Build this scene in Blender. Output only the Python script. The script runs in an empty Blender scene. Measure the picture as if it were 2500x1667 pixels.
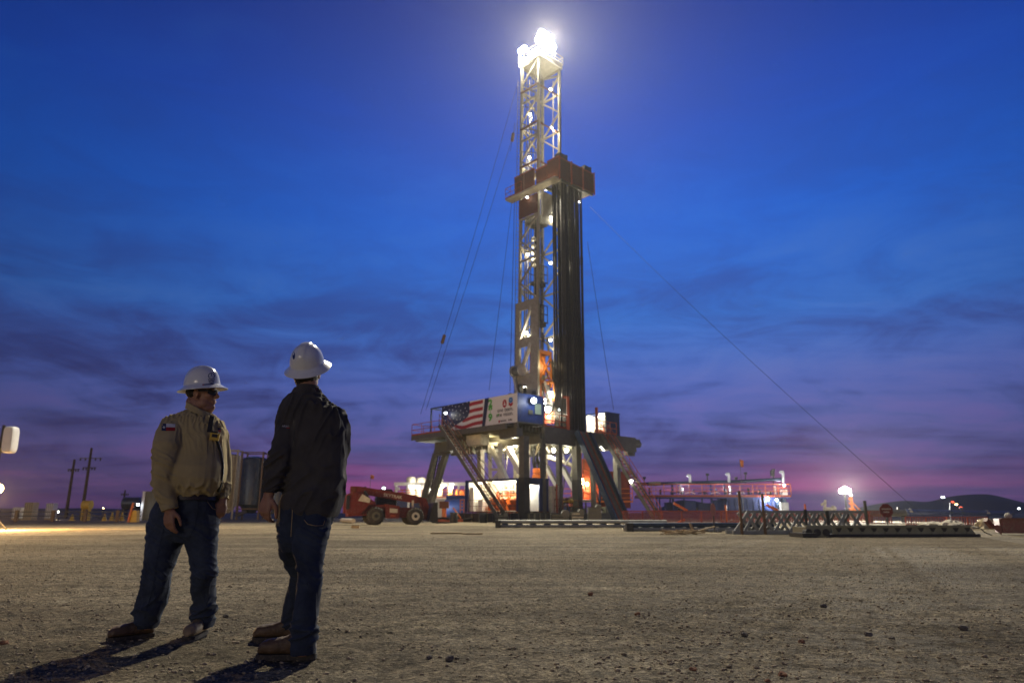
import bpy, math, random
import numpy as np
from mathutils import Vector, Matrix
from mathutils.bvhtree import BVHTree
random.seed(7); np.random.seed(7)
sc = bpy.context.scene
COL = sc.collection
rad = math.radians

# ------------------------------------------------------------------ camera
FPX = 1667.0                       # focal length in pixels of the 2500 px wide photograph (24 mm)
CAM_H = 0.82
PITCH = math.atan((1250 - 833.5) / FPX)
_c, _s = math.cos(PITCH), math.sin(PITCH)
cam_d = bpy.data.cameras.new('camera'); cam = bpy.data.objects.new('camera', cam_d)
COL.objects.link(cam); sc.camera = cam
cam.location = (0, 0, CAM_H); cam.rotation_euler = (math.pi / 2 + PITCH, 0, 0)
cam_d.sensor_width = 36; cam_d.lens = 24.0; cam_d.clip_start = 0.05; cam_d.clip_end = 6000
cam_d.dof.use_dof = True; cam_d.dof.focus_distance = 4.5; cam_d.dof.aperture_fstop = 2.6

# ------------------------------------------------------------------ world: dusk sky
def S(r, g, b):                    # sRGB 0-255 -> linear rgba
    q = [((v / 255) / 12.92 if v / 255 < .04045 else ((v / 255 + .055) / 1.055) ** 2.4) for v in (r, g, b)]
    return (q[0], q[1], q[2], 1)
w = bpy.data.worlds.new('World'); sc.world = w; w.use_nodes = True
nt = w.node_tree; N = nt.nodes; L = nt.links
N.clear()
def nd(t, **k):
    n = N.new(t)
    for a, b in k.items(): setattr(n, a, b)
    return n
def lk(a, b): L.new(a, b)
def mth(op, a, b=None, c=None):
    n = nd('ShaderNodeMath', operation=op)
    for i, v in enumerate((a, b, c)):
        if v is None: continue
        if isinstance(v, (int, float)): n.inputs[i].default_value = v
        else: lk(v, n.inputs[i])
    return n.outputs[0]
def ramp(fac, stops, interp='EASE'):
    n = nd('ShaderNodeValToRGB'); cr = n.color_ramp; cr.interpolation = interp
    while len(cr.elements) < len(stops): cr.elements.new(.5)
    for e, (p, c) in zip(cr.elements, stops):
        e.position = p; e.color = c if len(c) == 4 else (c[0], c[0], c[0], 1)
    lk(fac, n.inputs[0]); return n.outputs[0]
def mixc(f, a, b, mode='MIX'):
    n = nd('ShaderNodeMix', data_type='RGBA', blend_type=mode)
    for s, v in ((n.inputs[0], f), (n.inputs[6], a), (n.inputs[7], b)):
        if isinstance(v, (int, float)): s.default_value = v
        elif isinstance(v, tuple): s.default_value = v
        else: lk(v, s)
    return n.outputs[2]
tc = nd('ShaderNodeTexCoord'); sx = nd('ShaderNodeSeparateXYZ'); lk(tc.outputs['Generated'], sx.inputs[0])
dx, dy, dz = sx.outputs
zc = mth('MAXIMUM', dz, 0.0)
sky = ramp(zc, [(0, S(78, 64, 116)), (.035, S(98, 82, 132)), (.09, S(94, 98, 162)), (.17, S(84, 106, 188)), (.27, S(54, 114, 208)),
                (.40, S(30, 102, 216)), (.52, S(22, 80, 196)), (.66, S(16, 50, 146)), (.84, S(9, 30, 100)), (1, S(9, 20, 66))], 'LINEAR')
az = mth('ARCTAN2', dx, dy)
azn = mth('MULTIPLY_ADD', az, 1 / (2 * math.pi), .5)          # 0.5 = straight ahead
# twilight is brighter towards the rig and falls off smoothly round the whole circle
azb = mth('MULTIPLY_ADD', mth('COSINE', mth('SUBTRACT', az, .16)), .5, .5)
azb = mth('POWER', azb, 6.5)
DARK = mth('MULTIPLY_ADD', azb, -.85, .85)
# cloud layer seen in perspective
den = mth('ADD', zc, .075)
cv = nd('ShaderNodeCombineXYZ'); lk(mth('DIVIDE', dx, den), cv.inputs[0]); lk(mth('DIVIDE', dy, den), cv.inputs[1])
def noise(vec, scale, detail=7, rough=.55, dist=0.0, loc=(0, 0, 0), scl=(1, 1, 1)):
    mp = nd('ShaderNodeMapping'); mp.inputs['Location'].default_value = loc; mp.inputs['Scale'].default_value = scl
    lk(vec, mp.inputs[0])
    n = nd('ShaderNodeTexNoise'); n.inputs['Scale'].default_value = scale; n.inputs['Detail'].default_value = detail
    n.inputs['Roughness'].default_value = rough; n.inputs['Distortion'].default_value = dist
    lk(mp.outputs[0], n.inputs['Vector']); return n.outputs[0]
n1 = noise(cv.outputs[0], .62, 9, .56, .55, (3.1, 1.7, 0), (.55, 1.15, 1))
n2 = noise(cv.outputs[0], 1.7, 8, .55, .3, (7.7, 4.2, 0), (.45, 1.3, 1))
n3 = noise(tc.outputs['Generated'], 6.0, 11, .66, 1.0, (1.3, .4, 2.2), (1, 1, 3.0))
cl = mth('ADD', mth('MULTIPLY', n3, .50), mth('MULTIPLY_ADD', n2, .30, mth('MULTIPLY', n1, .40)))
cm = ramp(cl, [(.53, (0,)), (.75, (1,))])
low = ramp(zc, [(0, (.55,)), (.03, (.8,)), (.10, (1,)), (.22, (.85,)), (.38, (.42,)), (.60, (.24,)), (1, (.12,))], 'LINEAR')
ccol = ramp(zc, [(0, S(58, 50, 98)), (.07, S(62, 58, 112)), (.14, S(58, 62, 120)), (.24, S(52, 70, 146)), (.42, S(34, 80, 178)), (1, S(12, 24, 76))], 'LINEAR')
sky = mixc(mth('MULTIPLY', cm, low), sky, ccol)
lm = ramp(cl, [(.44, (1,)), (.60, (0,))])
lcol = ramp(zc, [(0, S(150, 92, 150)), (.1, S(126, 100, 172)), (.24, S(92, 132, 208)), (.45, S(52, 120, 220)), (1, S(14, 28, 84))], 'LINEAR')
sky = mixc(mth('MULTIPLY', lm, mth('MULTIPLY', low, .55)), sky, lcol)
# afterglow: rosy bars low on the horizon
pk = ramp(azn, [(0, (.25,)), (.12, (.4,)), (.25, (.2,)), (.375, (.5,)), (.43, (.45,)), (.462, (1,)), (.488, (.25,)), (.545, (.25,)), (.566, (.9,)), (.588, (.4,)), (.63, (.22,)), (.80, (.35,)), (1, (.25,))])
pel = ramp(zc, [(0, (.10,)), (.014, (.4,)), (.034, (1,)), (.055, (.5,)), (.08, (.14,)), (.13, (0,))])
pn = noise(tc.outputs['Generated'], 3.0, 6, .5, .4, (2, 5, 1), (1, 1, 14))
pn = ramp(pn, [(.36, (.15,)), (.60, (1,))])
sky = mixc(mth('MULTIPLY', mth('MULTIPLY', pk, pel), mth('MULTIPLY', pn, .75)), sky, S(196, 92, 152))
sky = mixc(DARK, sky, mixc(1.0, sky, S(118, 112, 120), 'MULTIPLY'))
nis = nd('ShaderNodeTexSky', sky_type='NISHITA'); nis.sun_disc = False
nis.sun_elevation = rad(-4); nis.sun_rotation = rad(172)
sky = mixc(.05, sky, nis.outputs[0], 'ADD')
bg = nd('ShaderNodeBackground'); lk(sky, bg.inputs[0]); bg.inputs[1].default_value = 0.92
out = nd('ShaderNodeOutputWorld'); lk(bg.outputs[0], out.inputs[0])

# ------------------------------------------------------------------ low warm fill, added in place of unseen lamps behind the camera
sd = bpy.data.lights.new('front_fill', 'SUN'); sd.energy = 0.36; sd.angle = rad(16); sd.color = (1.0, .86, .66)
front_fill = bpy.data.objects.new('front_fill', sd); COL.objects.link(front_fill); front_fill.location = (-3, -30, 8)
front_fill.rotation_euler = (rad(90 - 6), 0, rad(-24))

# ------------------------------------------------------------------ render settings
sc.view_settings.view_transform = 'Standard'; sc.view_settings.look = 'None'
sc.view_settings.exposure = 0; sc.view_settings.gamma = 1; sc.view_settings.use_curve_mapping = False
sc.render.engine = 'CYCLES'
cy = sc.cycles
cy.max_bounces = 6; cy.diffuse_bounces = 3; cy.glossy_bounces = 3; cy.transmission_bounces = 4; cy.volume_bounces = 0
cy.transparent_max_bounces = 8
cy.caustics_reflective = False; cy.caustics_refractive = False
cy.sample_clamp_indirect = 3.0; cy.use_denoising = True; cy.use_light_tree = True

# ------------------------------------------------------------------ photograph pixels -> places
def ray(x, y):
    u = (x - 1250) / FPX; v = (833.5 - y) / FPX
    return Vector((u, _c - v * _s, _s + v * _c))
def at(x, y, Y):                   # the point at world depth Y seen at pixel x, y
    r = ray(x, y); t = Y / r.y
    return Vector((r.x * t, Y, CAM_H + r.z * t))
def gp(x, y, z=0.0):               # the ground point seen at pixel x, y
    r = ray(x, y); t = (z - CAM_H) / r.z
    return Vector((r.x * t, r.y * t, z))
def ppm(Y, Z=.82):                 # pixels per metre there
    return FPX / (_c * Y + _s * (Z - CAM_H))

# ------------------------------------------------------------------ materials
MATS = {}
def mat(name, col, rough=.6, metal=0.0, var=.25, vscale=3.0, bump=0.0, bscale=60.0, emit=None, estr=0.0, spec=.5,
        dirt=0.0, coat=0.0, sample=False, col2=None, stretch=(1, 1, 1)):
    if name in MATS: return MATS[name]
    m = bpy.data.materials.new(name); m.use_nodes = True
    t = m.node_tree; b = t.nodes['Principled BSDF']
    if len(col) == 3: col = (*col, 1)
    b.inputs['Base Color'].default_value = col; b.inputs['Roughness'].default_value = rough
    b.inputs['Metallic'].default_value = metal; b.inputs['Specular IOR Level'].default_value = spec
    b.inputs['Coat Weight'].default_value = coat
    if emit:
        b.inputs['Emission Color'].default_value = (*emit[:3], 1); b.inputs['Emission Strength'].default_value = estr
        m.cycles.emission_sampling = 'AUTO' if sample else 'NONE'
    if var > 0 or bump > 0:
        tcn = t.nodes.new('ShaderNodeTexCoord'); mp = t.nodes.new('ShaderNodeMapping')
        mp.inputs['Scale'].default_value = stretch
        t.links.new(tcn.outputs['Object'], mp.inputs[0])
    if var > 0:
        n = t.nodes.new('ShaderNodeTexNoise'); n.inputs['Scale'].default_value = vscale; n.inputs['Detail'].default_value = 8
        n.inputs['Roughness'].default_value = .65
        t.links.new(mp.outputs[0], n.inputs['Vector'])
        r = t.nodes.new('ShaderNodeValToRGB'); r.color_ramp.elements[0].position = .32; r.color_ramp.elements[1].position = .68
        d = tuple(v * (1 - var) for v in col[:3]); e = tuple(min(1, v * (1 + var * .6)) for v in col[:3])
        if col2: e = tuple(col2[:3]); d = tuple(col[:3])
        r.color_ramp.elements[0].color = (*d, 1); r.color_ramp.elements[1].color = (*e, 1)
        t.links.new(n.outputs[0], r.inputs[0]); src = r.outputs[0]
        if dirt > 0:
            n2 = t.nodes.new('ShaderNodeTexNoise'); n2.inputs['Scale'].default_value = vscale * 4; n2.inputs['Detail'].default_value = 10
            t.links.new(mp.outputs[0], n2.inputs['Vector'])
            r2 = t.nodes.new('ShaderNodeValToRGB'); r2.color_ramp.elements[0].position = .52; r2.color_ramp.elements[1].position = .75
            r2.color_ramp.elements[1].color = (dirt, dirt, dirt, 1)
            t.links.new(n2.outputs[0], r2.inputs[0])
            mx = t.nodes.new('ShaderNodeMix'); mx.data_type = 'RGBA'
            t.links.new(r2.outputs[0], mx.inputs[0]); t.links.new(src, mx.inputs[6]); mx.inputs[7].default_value = (.16, .12, .08, 1)
            src = mx.outputs[2]
        t.links.new(src, b.inputs['Base Color'])
        mr = t.nodes.new('ShaderNodeMapRange'); mr.inputs[3].default_value = max(.05, rough - .12); mr.inputs[4].default_value = min(1, rough + .12)
        t.links.new(n.outputs[0], mr.inputs[0]); t.links.new(mr.outputs[0], b.inputs['Roughness'])
    if bump > 0:
        nb = t.nodes.new('ShaderNodeTexNoise'); nb.inputs['Scale'].default_value = bscale; nb.inputs['Detail'].default_value = 6
        t.links.new(mp.outputs[0], nb.inputs['Vector'])
        bp = t.nodes.new('ShaderNodeBump'); bp.inputs['Strength'].default_value = bump; bp.inputs['Distance'].default_value = .01
        t.links.new(nb.outputs[0], bp.inputs['Height']); t.links.new(bp.outputs[0], b.inputs['Normal'])
    MATS[name] = m
    return m
mat('steel_white', (.50, .48, .42), .5, dirt=.5)
mat('mast_steel', (.33, .30, .235), .5, dirt=.5)
mat('steel_grey', (.115, .112, .095), .5, .2, dirt=.4)
mat('rack_grey', (.24, .25, .24), .5, dirt=.5)
mat('rack_olive', (.25, .25, .17), .55, dirt=.5)
mat('orange_dark', (.34, .105, .014), .5, dirt=.5)
mat('steel_dark', (.045, .044, .042), .5, .3)
mat('steel_olive', (.12, .12, .085), .6, dirt=.4)
mat('orange_paint', (.36, .065, .02), .5, dirt=.3)
mat('orange_bright', (.62, .15, .02), .45, dirt=.3)
mat('yellow_paint', (.62, .40, .04), .5, dirt=.3)
mat('red_paint', (.16, .018, .012), .5, dirt=.8)
mat('red_rust', (.135, .040, .018), .7, dirt=.5)
mat('blue_paint', (.022, .05, .20), .5, dirt=.3)
mat('blue_deep', (.009, .024, .11), .5, dirt=.25)
mat('blue_steel', (.028, .052, .10), .4, .3, dirt=.3)
mat('black_rubber', (.018, .018, .018), .85, bump=.3, bscale=40)
mat('tyre', (.045, .043, .04), .9, dirt=.7, bump=.3, bscale=30)
mat('pipe_brown', (.026, .019, .012), .38, .3, var=.6, vscale=6, stretch=(1, 1, .1), dirt=.6)
mat('pipe_black', (.008, .0065, .005), .45, .2, var=.5, vscale=6, stretch=(1, 1, .12), dirt=.4)
mat('white_paint', (.74, .74, .72), .45, var=.10, dirt=.15)
mat('banner_white', (.70, .70, .74), .5, var=.05, vscale=1)
mat('banner_navy', (.012, .014, .06), .5, var=.15)
mat('banner_red', (.36, .012, .022), .5, var=.12)
mat('print_green', (.06, .38, .03), .5, var=.1)
mat('print_dark', (.03, .03, .05), .5, var=.1)
mat('print_blue', (.03, .17, .50), .5, var=.1)
mat('cream', (.62, .57, .44), .6, dirt=.3)
mat('inside_white', (.80, .77, .68), .6, var=.08)
mat('wood', (.42, .31, .16), .75, var=.35, vscale=6, bump=.2, stretch=(1, 6, 6))
mat('cable', (.02, .02, .022), .5, .4, var=0)
mat('tarp', (.46, .42, .34), .7, var=.4, vscale=5, bump=.4, bscale=12)
mat('tan_tank', (.42, .34, .20), .55, dirt=.4)
mat('tank_dark', (.035, .055, .085), .4, .2, var=.5, vscale=1.2, dirt=.5, stretch=(1, 1, .3))
mat('glass_dark', (.012, .014, .016), .08, var=0, spec=.6)
mat('glass_window', (.10, .13, .12), .12, var=0, emit=(.55, .70, .50), estr=.30)
mat('grate', (.10, .095, .08), .6, .4, dirt=.4)
mat('bulb', (.9, .9, .9), .4, var=0, emit=(1.0, .95, .80), estr=16)
mat('bulb_cool', (.9, .9, .9), .4, var=0, emit=(.86, .95, 1.0), estr=14)
mat('bulb_crown', (.9, .9, .9), .4, var=0, emit=(1.0, .96, .86), estr=220)
mat('bulb_warm', (.9, .8, .6), .4, var=0, emit=(1.0, .62, .26), estr=26)
mat('bulb_red', (.6, .05, .03), .4, var=0, emit=(1.0, .12, .05), estr=3.5)
mat('tube_lamp', (.9, .9, .9), .4, var=0, emit=(1.0, .96, .78), estr=6)

# ------------------------------------------------------------------ mesh helpers
WL = {}
class MB:
    def __init__(s): s.v = []; s.f = []
    def add(s, vs, fs):
        o = len(s.v); s.v.extend([tuple(q) for q in vs]); s.f.extend([tuple(i + o for i in q) for q in fs])
        return s
    def box(s, c, size, ax=None):
        c = Vector(c); X, Y, Z = ax if ax else (Vector((1, 0, 0)), Vector((0, 1, 0)), Vector((0, 0, 1)))
        hx, hy, hz = [q / 2 for q in size]
        vs = [c + X * (i * hx) + Y * (j * hy) + Z * (k * hz) for k in (-1, 1) for i, j in ((-1, -1), (1, -1), (1, 1), (-1, 1))]
        return s.add(vs, [(3, 2, 1, 0), (4, 5, 6, 7), (0, 1, 5, 4), (1, 2, 6, 5), (2, 3, 7, 6), (3, 0, 4, 7)])
    def beam(s, p, q, w, h=None, up=(0, 0, 1)):
        p = Vector(p); q = Vector(q); d = q - p; l = d.length
        if l < 1e-6: return s
        d /= l; up = Vector(up)
        if abs(d.dot(up)) > .985: up = Vector((0, 1, 0)) if abs(d.y) < .9 else Vector((1, 0, 0))
        x = d.cross(up).normalized(); z = x.cross(d).normalized()
        return s.box((p + q) / 2, (w, l, h or w), (x, d, z))
    def tube(s, p, q, r, n=8, r2=None, caps=True):
        p = Vector(p); q = Vector(q); d = (q - p)
        if d.length < 1e-6: return s
        d.normalize(); a = Vector((0, 0, 1)) if abs(d.z) < .9 else Vector((1, 0, 0))
        x = d.cross(a).normalized(); y = d.cross(x); r2 = r if r2 is None else r2
        vs = []
        for k in range(n):
            t = 2 * math.pi * k / n; e = x * math.cos(t) + y * math.sin(t)
            vs += [p + e * r, q + e * r2]
        fs = [(2 * k, 2 * ((k + 1) % n), 2 * ((k + 1) % n) + 1, 2 * k + 1) for k in range(n)]
        if caps: fs += [tuple(2 * k for k in range(n))[::-1], tuple(2 * k + 1 for k in range(n))]
        return s.add(vs, fs)
    def pipe(s, pts, r, n=8):
        pts = [Vector(q) for q in pts]; rings = []; vs = []
        pv = None
        for i, q in enumerate(pts):
            d = (pts[min(i + 1, len(pts) - 1)] - pts[max(i - 1, 0)]).normalized()
            if pv is None: a = Vector((0, 0, 1)) if abs(d.z) < .9 else Vector((1, 0, 0)); x = d.cross(a).normalized()
            else: x = (pv - d * pv.dot(d)).normalized()
            pv = x; y = d.cross(x); rr = r[i] if isinstance(r, (list, tuple)) else r
            vs += [q + (x * math.cos(2 * math.pi * k / n) + y * math.sin(2 * math.pi * k / n)) * rr for k in range(n)]
        fs = []
        for i in range(len(pts) - 1):
            for k in range(n): fs.append((i * n + k, i * n + (k + 1) % n, (i + 1) * n + (k + 1) % n, (i + 1) * n + k))
        fs += [tuple(range(n))[::-1], tuple(range((len(pts) - 1) * n, len(pts) * n))]
        return s.add(vs, fs)
    def lathe(s, c, prof, n=20, ax=None):
        c = Vector(c); X, Y, Z = ax if ax else (Vector((1, 0, 0)), Vector((0, 1, 0)), Vector((0, 0, 1)))
        vs = [c + X * (r * math.cos(2 * math.pi * k / n)) + Y * (r * math.sin(2 * math.pi * k / n)) + Z * z for r, z in prof for k in range(n)]
        fs = [(i * n + k, i * n + (k + 1) % n, (i + 1) * n + (k + 1) % n, (i + 1) * n + k) for i in range(len(prof) - 1) for k in range(n)]
        fs += [tuple(range(n))[::-1], tuple(range((len(prof) - 1) * n, len(prof) * n))]
        return s.add(vs, fs)
    def ball(s, c, r, n=10, m=6, ax=None):
        r = r if isinstance(r, (tuple, list)) else (r, r, r)
        c = Vector(c); X, Y, Z = ax if ax else (Vector((1, 0, 0)), Vector((0, 1, 0)), Vector((0, 0, 1)))
        vs = [c - Z * r[2]]
        for i in range(1, m):
            t = math.pi * i / m - math.pi / 2
            for k in range(n):
                p = 2 * math.pi * k / n
                vs.append(c + X * (r[0] * math.cos(t) * math.cos(p)) + Y * (r[1] * math.cos(t) * math.sin(p)) + Z * (r[2] * math.sin(t)))
        vs.append(c + Z * r[2]); fs = [(0, 1 + (k + 1) % n, 1 + k) for k in range(n)]
        for i in range(m - 2):
            for k in range(n):
                a = 1 + i * n + k; b = 1 + i * n + (k + 1) % n; fs.append((a, b, b + n, a + n))
        e = len(vs) - 1; o = 1 + (m - 2) * n
        fs += [(o + k, o + (k + 1) % n, e) for k in range(n)]
        return s.add(vs, fs)
    def ext(s, pts, vec):          # polygon (3-D points) extruded along vec
        pts = [Vector(q) for q in pts]; vec = Vector(vec); n = len(pts)
        vs = pts + [q + vec for q in pts]
        return s.add(vs, [tuple(range(n))[::-1], tuple(range(n, 2 * n))] + [(k, (k + 1) % n, n + (k + 1) % n, n + k) for k in range(n)])
    def poly(s, pts): return s.add(pts, [tuple(range(len(pts)))])
    def build(s, name, m, parent=None, loc=None, smooth=None):
        base = WL.get(parent.name, Vector()) if parent else (Vector(loc) if loc is not None else Vector())
        me = bpy.data.meshes.new(name)
        me.from_pydata([(a - base.x, b - base.y, c - base.z) for a, b, c in s.v], [], s.f); me.validate(); me.update()
        me.materials.append(MATS[m] if isinstance(m, str) else m)
        if smooth:
            me.polygons.foreach_set('use_smooth', [True] * len(me.polygons)); me.set_sharp_from_angle(angle=rad(smooth))
        return link(name, me, parent, base)
def link(name, me, parent=None, base=None):
    o = bpy.data.objects.new(name, me); COL.objects.link(o)
    if parent: o.parent = parent
    elif base is not None: o.location = base
    WL[o.name] = Vector(base) if base is not None else Vector()
    return o
def tag(o, label=None, cat=None, group=None, kind=None):
    for k, v in (('label', label), ('category', cat), ('group', group), ('kind', kind)):
        if v: o[k] = v
    return o
def thing(name, label, cat, loc=(0, 0, 0), group=None):
    o = bpy.data.objects.new(name, None); COL.objects.link(o); o.location = loc; o.empty_display_size = .2
    WL[o.name] = Vector(loc)
    return tag(o, label, cat, group)
def lit(parent, pos, power, col=(1, .94, .80), r=.12, kind='POINT'):
    d = bpy.data.lights.new('lamp_light', kind); d.energy = power; d.color = col[:3]; d.shadow_soft_size = r
    o = bpy.data.objects.new('lamp_light', d); COL.objects.link(o)
    o.parent = parent; o.location = Vector(pos) - WL[parent.name]
    return o
def lamp(parent, pos, r=.16, power=0, m='bulb', col=(1, .94, .80), name='lamp', hood=True, off=(0, 0, 0)):
    """a lamp head: glowing bulb and a small dark housing above it, with its own light"""
    pos = Vector(pos)
    b = MB().ball(pos, r, 10, 6).build(name, m, parent, smooth=60)
    if hood:
        MB().lathe(pos + Vector((0, 0, r * .55)), [(r * 1.25, 0), (r * 1.0, r * .7), (r * .4, r * 1.0)], 10).build('hood', 'steel_dark', b)
    if power > 0: lit(b, pos + Vector(off) + Vector((0, 0, -r * 1.3)), power, col, r * .8)
    return b
def text_mesh(body, size, m, parent, origin, U, Vv, name='lettering', depth=.004, bold=0.0, align='LEFT', squeeze=1.0, space=1.0):
    cu = bpy.data.curves.new('t', 'FONT'); cu.body = body; cu.size = size; cu.extrude = 0; cu.align_x = align; cu.offset = bold
    cu.space_character = space
    to = bpy.data.objects.new('t', cu); COL.objects.link(to)
    me0 = bpy.data.meshes.new_from_object(to.evaluated_get(bpy.context.evaluated_depsgraph_get()))
    U = Vector(U).normalized(); Vv = Vector(Vv).normalized(); Nn = U.cross(Vv)
    vs = [Vector(origin) + U * (v.co.x * squeeze) + Vv * v.co.y + Nn * depth for v in me0.vertices]
    fs = [tuple(p.vertices) for p in me0.polygons]
    bpy.data.objects.remove(to); bpy.data.curves.remove(cu)
    bpy.data.meshes.remove(me0)
    b = MB(); b.add(vs, fs)
    return b.build(name, m, parent) if parent is not None else b
def copy_tree(o, parent=None):
    c = o.copy(); COL.objects.link(c); WL[c.name] = WL.get(o.name, Vector()).copy()
    if parent is not None: c.parent = parent
    for ch in list(o.children):
        if ch.type == 'MESH': copy_tree(ch, c)
    return c

# ================================================================== noise for meshes (numpy Perlin)
_perm = np.random.RandomState(3).permutation(256); _perm = np.concatenate([_perm, _perm, _perm])
_gr = np.random.RandomState(5).normal(size=(256, 3)); _gr /= np.linalg.norm(_gr, axis=1)[:, None]
def pnoise(P):
    P = np.asarray(P, float); i = np.floor(P).astype(int); f = P - i; i &= 255
    u = f * f * f * (f * (f * 6 - 15) + 10); r = 0
    for a in (0, 1):
        for b in (0, 1):
            for c in (0, 1):
                hsh = _perm[(_perm[(_perm[(i[:, 0] + a) & 255] + i[:, 1] + b) & 255] + i[:, 2] + c) & 255]
                g = _gr[hsh]; d = g[:, 0] * (f[:, 0] - a) + g[:, 1] * (f[:, 1] - b) + g[:, 2] * (f[:, 2] - c)
                wx = u[:, 0] if a else 1 - u[:, 0]; wy = u[:, 1] if b else 1 - u[:, 1]; wz = u[:, 2] if c else 1 - u[:, 2]
                r = r + d * wx * wy * wz
    return r
def fbm(P, o=4):
    r = 0; a = 1.
    for k in range(o): r = r + a * pnoise(P * 2 ** k + 17.3 * k); a *= .5
    return r
def np_mesh(name, V, F, m, parent=None, smooth=False, base=None):
    V = np.asarray(V, np.float32); F = np.asarray(F, np.int32)
    me = bpy.data.meshes.new(name); me.vertices.add(len(V)); me.vertices.foreach_set('co', V.ravel())
    k = F.shape[1]; me.loops.add(F.size); me.loops.foreach_set('vertex_index', F.ravel())
    me.polygons.add(len(F)); me.polygons.foreach_set('loop_start', np.arange(0, F.size, k, dtype=np.int32))
    me.polygons.foreach_set('loop_total', np.full(len(F), k, np.int32))
    me.update(calc_edges=True); me.validate()
    if smooth: me.polygons.foreach_set('use_smooth', [True] * len(me.polygons))
    me.materials.append(MATS[m] if isinstance(m, str) else m)
    return link(name, me, parent, base)

# ================================================================== ground
def ground_material():
    m = bpy.data.materials.new('caliche_ground'); m.use_nodes = True; t = m.node_tree; b = t.nodes['Principled BSDF']
    def n(ty, **k):
        q = t.nodes.new(ty)
        for a, v in k.items(): setattr(q, a, v)
        return q
    g = n('ShaderNodeNewGeometry')
    def nz(scale, detail=8, rough=.6, sc_=(1, 1, 1), dist=0):
        mp = n('ShaderNodeMapping'); mp.inputs['Scale'].default_value = sc_; t.links.new(g.outputs['Position'], mp.inputs[0])
        q = n('ShaderNodeTexNoise'); q.inputs['Scale'].default_value = scale; q.inputs['Detail'].default_value = detail
        q.inputs['Roughness'].default_value = rough; q.inputs['Distortion'].default_value = dist
        t.links.new(mp.outputs[0], q.inputs['Vector']); return q.outputs[0]
    def rp(src, st):
        q = n('ShaderNodeValToRGB'); cr = q.color_ramp
        while len(cr.elements) < len(st): cr.elements.new(.5)
        for e, (p, c) in zip(cr.elements, st): e.position = p; e.color = (*c, 1) if len(c) == 3 else (c[0],) * 3 + (1,)
        t.links.new(src, q.inputs[0]); return q.outputs[0]
    def mx(f, a, b_, mode='MIX'):
        q = n('ShaderNodeMix', data_type='RGBA', blend_type=mode)
        if isinstance(f, float): q.inputs[0].default_value = f
        else: t.links.new(f, q.inputs[0])
        for s, v in ((q.inputs[6], a), (q.inputs[7], b_)):
            if isinstance(v, tuple): s.default_value = v
            else: t.links.new(v, s)
        return q.outputs[2]
    base = rp(nz(.35, 10, .62), [(.34, (.20, .160, .100)), (.52, (.30, .246, .160)), (.68, (.38, .32, .215))])
    fine = rp(nz(30, 7, .75), [(.34, (.30,)), (.47, (.92,)), (.66, (1.35,))])
    mid = rp(nz(5.5, 8, .65), [(.35, (.62,)), (.6, (1.1,))])
    streak = rp(nz(1.2, 6, .6, (.16, 1.6, 1), .6), [(.40, (.70,)), (.58, (1.08,))])   # tyre scuffs across the pad
    c = mx(1.0, base, mid, 'MULTIPLY'); c = mx(1.0, c, fine, 'MULTIPLY'); c = mx(.8, c, streak, 'MULTIPLY')
    for vsc, lo_, hi_ in ((16, .62, 1.22), (42, .55, 1.30), (95, .6, 1.3)):      # crushed stone of mixed sizes
        vv = n('ShaderNodeTexVoronoi'); vv.inputs['Scale'].default_value = vsc; vv.inputs['Randomness'].default_value = 1; t.links.new(g.outputs['Position'], vv.inputs['Vector'])
        sp = n('ShaderNodeSeparateColor'); t.links.new(vv.outputs['Color'], sp.inputs[0])
        c = mx(.85, c, rp(sp.outputs[0], [(.05, (lo_,)), (.5, (1.0,)), (.95, (hi_,))]), 'MULTIPLY')
    pale = rp(nz(2.3, 9, .7), [(.60, (0,)), (.72, (.55,))])
    c = mx(pale, c, (.50, .43, .32, 1))
    lane = rp(nz(.11, 5, .5, (.35, 1.3, 1), 1.2), [(.40, (.66,)), (.50, (1.0,)), (.62, (1.16,))])    # packed and loose lanes
    stain = rp(nz(.55, 6, .6, (1, 1, 1), 1.5), [(.27, (.55,)), (.38, (1.0,))])                      # damp and oily patches
    c = mx(.9, c, lane, 'MULTIPLY'); c = mx(.9, c, stain, 'MULTIPLY')
    t.links.new(c, b.inputs['Base Color']); b.inputs['Roughness'].default_value = .95; b.inputs['Specular IOR Level'].default_value = .2
    vo = n('ShaderNodeTexVoronoi'); vo.inputs['Scale'].default_value = 26; t.links.new(g.outputs['Position'], vo.inputs['Vector'])
    ad = n('ShaderNodeMath', operation='MULTIPLY_ADD'); t.links.new(nz(30, 8, .75), ad.inputs[0]); ad.inputs[1].default_value = 1.0
    sb = n('ShaderNodeMath', operation='MULTIPLY'); t.links.new(vo.outputs[0], sb.inputs[0]); sb.inputs[1].default_value = -.35
    t.links.new(sb.outputs[0], ad.inputs[2])
    bp = n('ShaderNodeBump'); bp.inputs['Strength'].default_value = 1.0; bp.inputs['Distance'].default_value = .045
    t.links.new(ad.outputs[0], bp.inputs['Height']); t.links.new(bp.outputs[0], b.inputs['Normal'])
    return m
MATS['ground'] = ground_material()
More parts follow.
